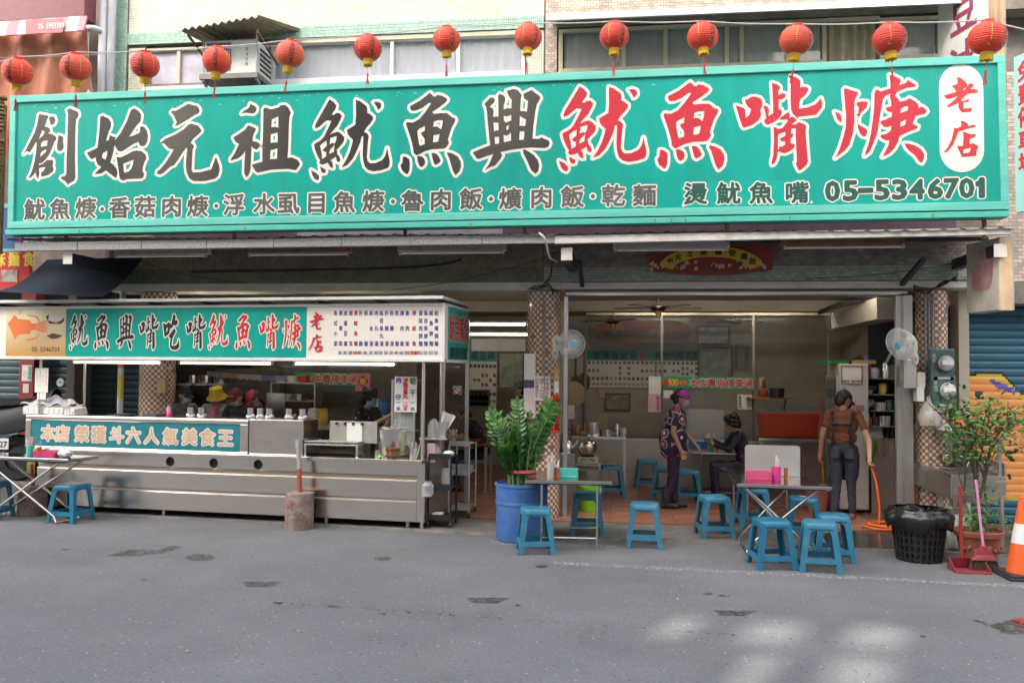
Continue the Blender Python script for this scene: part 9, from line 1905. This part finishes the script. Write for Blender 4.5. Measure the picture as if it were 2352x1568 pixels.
for i in range(27):
    a=random.uniform(0,6.283); q=random.random()**.6; H_=random.uniform(.50,.98)*(1-.25*q); out=q*(.20+.24*random.random())
    if i<5:a=random.uniform(2.4,3.6); out=random.uniform(.26,.36); H_=random.uniform(.5,.78)
    if 5<=i<12:a=random.uniform(-.6,.5); out=random.uniform(.24,.38); H_=random.uniform(.6,.9)
    base=Vector((.15*q*math.cos(a),.15*q*math.sin(a),0)); tip=Vector((out*math.cos(a),out*math.sin(a),H_))
    pts=bez(base,base+Vector((0,0,H_*.5)),tip*.8+Vector((0,0,H_*.02)),tip+Vector((0,0,.04)),16)
    b=MB(); b.tube(pts,[.014-.010*j/16 for j in range(17)],7); st=b.build('stem',M_stem,zz,smooth=60); fo=MB()
    for j in range(4,17,1 if i%3 else 2):
        d=(pts[min(16,j+1)]-pts[j-1]).normalized(); side=d.cross(Vector((math.cos(a+1.57),math.sin(a+1.57),.2))).normalized()
        for s in (-1,1):
            fo.m=random.choice((0,0,1,2)) if j<14 else random.choice((1,3))
            L=random.uniform(.095,.135)*(1-.25*abs(j-10)/8)
            leaf_into(fo,pts[j]+d*random.uniform(-.01,.01),side*s*.95+d*.55+Vector((random.uniform(-.2,.2),random.uniform(-.2,.2),random.uniform(-.15,.15))),d.cross(side)*-1+Vector((0,0,.3)),L,1.15)
    leaf_into(fo,pts[16],pts[16]-pts[14],Vector((0,-1,.2)),.09)
    o=fo.build('foliage',M_leaf,zz,smooth=60,fixn=False); o.parent=st
b=MB(); b.lathe([(.155,.155),(.165,.16),(.16,.19),(.15,.19)],n=24,cap=False); b.build('ribbon',mat('ribbon_red',(.5,.08,.10),.5),zz,smooth=40)
# -- potted tree at the right
p=gz(2268,1306); tp=thing('terracotta_pot','terracotta pot with grape relief at the right','pot',(p.x,p.y+.20,0)); M_ter=mat('terracotta',(.30,.105,.06),.75,var=.3,scale=6,bump=.3,bscale=12)
b=MB(); b.lathe([(.15,0),(.155,.02),(.20,.28),(.225,.29),(.23,.335),(.215,.345),(.20,.31),(0,.29)],n=40); b.build('pot',M_ter,tp,smooth=35)
for i in range(8):a=-math.pi/2+(i-3.5)*.32; b=MB(); b.ball((.187*math.cos(a),.187*math.sin(a),.17+.02*math.sin(i*2)),(.022,.022,.026),8,6); b.build('relief',M_ter,tp,smooth=True)
tr=thing('potted_tree','small green tree with thin bare stems in the terracotta pot','tree',(p.x,p.y+.20,.30)); M_bark=mat('bark',(.13,.10,.075),.85,var=.4,scale=20,bump=.4,bscale=60)
M_tl=[mat('treeleaf_%d'%i,c,.4,var=.25,scale=10) for i,c in enumerate(((.045,.16,.03),(.075,.23,.045),(.03,.11,.025),(.11,.28,.05)))]
random.seed(5); br_=MB(); tips=[]
def branch(p0,d,L,r,lev):
    pts=[p0]; dd=d.normalized()
    for i in range(5):dd=(dd+Vector((random.uniform(-.22,.22),random.uniform(-.2,.2),random.uniform(-.05,.12)))).normalized(); pts.append(pts[-1]+dd*L/5)
    br_.tube(pts,[r*(1-.10*i) for i in range(6)],6)
    if lev==0:tips.append((pts[-1],dd)); tips.append((pts[3],dd)); return
    for k in range(3 if lev>1 else 3):
        q=pts[random.choice((3,4,5))]; branch(q,dd+Vector((random.uniform(-.9,.9),random.uniform(-.6,.6),random.uniform(-.1,.7))),L*random.uniform(.5,.75),r*.55,lev-1)
for dx,L,r in ((-.12,.75,.020),(.05,.80,.024),(.30,.70,.018),(-.22,.7,.014)):branch(Vector((dx*.15,random.uniform(-.03,.05),0)),Vector((dx,random.uniform(-.1,.1),1)),L,r,2)
br_.build('trunk',M_bark,tr,smooth=60)
def crown(tips,n,spread,L,name,seed):
    random.seed(seed); fo=MB()
    for tpt,d in tips:
        for i in range(n):
            pos=tpt+Vector((random.gauss(0,spread),random.gauss(0,spread),random.gauss(0,spread*.8))); fo.m=random.choice((0,0,1,1,2,3)); leaf_into(fo,pos,Vector((random.uniform(-1,1),random.uniform(-1,1),random.uniform(-.5,.5))),Vector((random.uniform(-.4,.4),random.uniform(-.7,.1),1)),L*random.uniform(.7,1.2),1.25)
    return fo.build(name,M_tl,tr,smooth=60,fixn=False)
xr_=[t for t in tips if t[0].z>.55 and t[0].x>-.32]; crown(xr_,14,.085,.06,'crown',3)
extra=[(Vector((random.uniform(-.26,.55),random.uniform(-.2,.2),random.uniform(.88,1.30))),None) for _ in range(20)]; crown(extra,13,.075,.058,'crown',4)
low=[(Vector((random.uniform(-.16,.18),random.uniform(-.18,.1),random.uniform(.05,.22))),None) for _ in range(16)]+[(Vector((random.uniform(-.02,.14),-.05,random.uniform(.3,.48))),None) for _ in range(5)]; crown(low,16,.05,.042,'undergrowth',6)
# -- black lattice waste basket
p=gz(2130,1296); wb_=thing('waste_basket','black lattice waste basket lined with a black bag','basket',(p.x,p.y+.24,0)); r0,r1,h_=.215,.275,.50
for k in range(7):z=.02+k*.072; rr=r0+(r1-r0)*z/h_; b=MB(); b.lathe([(rr-.006,z),(rr+.004,z),(rr+.006,z+.022),(rr-.004,z+.022)],n=40,cap=False); b.build('hoop',M_black,wb_,smooth=30)
for i in range(28):a=2*math.pi*i/28; b=MB(); b.bar((r0*math.cos(a),r0*math.sin(a),0),(r1*math.cos(a),r1*math.sin(a),h_),.022,.006,(math.cos(a),math.sin(a),0)); b.build('slat',M_black,wb_)
b=MB(); b.lathe([(r0-.02,.01),(r1-.025,.42),(0,.42)],n=32); b.build('contents',mat('trash_dark',(.02,.02,.022),.5),wb_)
bgm=MB(); bgm.grid(lambda u,v:((r1+.02+.030*math.sin(v*3.1)+.012*math.sin(u*62)+.012*math.sin(u*37+v*4))*math.cos(u*6.2832)*(1-.10*(v>.85)),(r1+.02+.030*math.sin(v*3.1)+.012*math.sin(u*62)+.012*math.sin(u*37))*math.sin(u*6.2832)*(1-.10*(v>.85)),.33+.19*v+.025*math.sin(u*25)*(1-v)),96,8); bgm.build('liner',mat('bin_bag',(.012,.012,.014),.25),wb_,smooth=60)
bgm=MB(); bgm.grid(lambda u,v:((r1*.98)*(1-v)*math.cos(u*6.2832),(r1*.98)*(1-v)*math.sin(u*6.2832),.50-.10*v+.03*math.sin(u*31+v*6)),48,6); bgm.build('liner',mat('bin_bag',(.012,.012,.014),.25),wb_,smooth=60)
# plastic bag beside the pot, broom, dustpan, cone
p=gz(2208,1270); b=MB(); b.lathe([(.08,0),(.12,.05),(.12,.22),(.10,.34),(.05,.40),(.11,.46)],n=28,cap=False); o=top(b,'rubbish_bag',mat('bag_clear2',(.60,.58,.52),.3,alpha=.75,var=.5,scale=10,bump=.6,bscale=16),'clear bag of pale scraps between waste basket and terracotta pot','bag',smooth=60); o.location=(p.x,p.y+.1,.001)
p=gz(2240,1318); dp=thing('dustpan','red long-handled dustpan standing before the terracotta pot','dustpan',(p.x,p.y,0)); M_dp=mat('dustpan_red',(.30,.045,.06),.5,var=.3,scale=8)
b=MB(); b.prism([(-.17,0),(.15,0),(.15,.012),(-.17,.012)],(0,0,0),(1,0,0),(0,0,1),(0,.24,0)); b.build('tray',M_dp,dp); b=MB(); b.hexa([(-.17,.22,.0),(.15,.22,.0),(.15,.24,.0),(-.17,.24,.0)],[(-.15,.17,.12),(.13,.17,.12),(.13,.19,.12),(-.15,.19,.12)]); b.build('back',M_dp,dp)
for s in (-.17,.145):b=MB(); b.prism([(0,0),(.23,0),(.18,.11)],(s,0,.012),(0,1,0),(0,0,1),(.006,0,0)); b.build('cheek',M_dp,dp)
b=MB(); b.cyl((-.05,.19,.10),(-.07,.16,.80),.017,n=12); b.build('handle',mat('handle_darkred',(.33,.03,.03),.45),dp,smooth=40)
p=gz(2262,1312); bm_=thing('broom','small broom with pink handle and brown bristles leaning on the dustpan','broom',(p.x,p.y,0)); b=MB(); b.cyl((0,.03,.22),(-.035,.10,.86),.013,n=10); b.build('handle',mat('handle_pink',(.62,.25,.42),.4),bm_,smooth=40); b=MB(); b.prism([(-.12,.10),(.12,.10),(.10,.15),(.02,.24),(-.02,.24),(-.10,.15)],(0,.0,0),(1,0,0),(0,0,1),(0,.03,0)); b.build('head',M_dp,bm_,bev=.006)
for i in range(13):x=-.11+i*.0183; b=MB(); b.bar((x,-.004,.105),(x*.6,-.004,.155),.006,.004,(0,1,0)); b.build('rib',mat('rib_pink',(.62,.2,.2),.5),bm_)
random.seed(9); b=MB()
for i in range(260):x=random.uniform(-.115,.115); b.bar((x,random.uniform(0,.035),.10),(x*1.2+random.uniform(-.02,.02),random.uniform(-.02,.05),random.uniform(.003,.02)),.0022,.0022)
o=b.build('bristles',mat('bristle',(.09,.06,.035),.9),bm_); o['kind']='stuff'
p=gz(2372,1336); cn=thing('traffic_cone','orange traffic cone with white band at the right edge','cone',(p.x,p.y+.18,0)); M_con=mat('cone_orange',(.80,.13,.02),.5,var=.1)
b=MB(); b.box(-.20,.20,-.20,.20,.0,.03); b.box(-.185,.185,-.185,.185,.03,.05); b.build('base',mat('cone_base',(.03,.03,.035),.7),cn,bev=.015)
for z0,z1,m_,nm in ((.05,.32,M_con,'lower_cone'),(.32,.50,mat('cone_white',(.75,.75,.73),.5),'white_band'),(.50,.74,M_con,'upper_cone')):b=MB(); f=lambda z:.145-(.145-.03)*(z-.05)/.69; b.lathe([(f(z0),z0),(f(z1),z1)]+([(0,z1+.005)] if z1>.7 else []),n=32,cap=False); b.build(nm,m_,cn,smooth=40)
# bits on the ground
random.seed(31)
for i,(px,py) in enumerate(((905,1340),(885,1372),(1560,1378),(690,1450),(2150,1290),(1960,1262),(430,1500),(1440,1410))):
    g_=gz(px,py); b=MB(); b.grid(lambda u,v:(.03*u,.018*v,.006*math.sin(u*3)+.003),4,2); o=top(b,'dry_leaf',mat('dry_leaf_%d'%(i%3),((.45,.22,.06),(.30,.12,.05),(.40,.42,.06))[i%3],.8),['small tan scrap on the street before the cart','brown scrap on the street below the tan one','reddish scrap on the street before the shop','pale scrap on the lower left street','yellow-green leaf near the waste basket','leaf near the front stools','scrap at the lower left of the street','scrap in the middle of the street'][i],'leaf'); o.location=(g_.x,g_.y,.008); o.rotation_euler=(0,0,random.uniform(0,6))
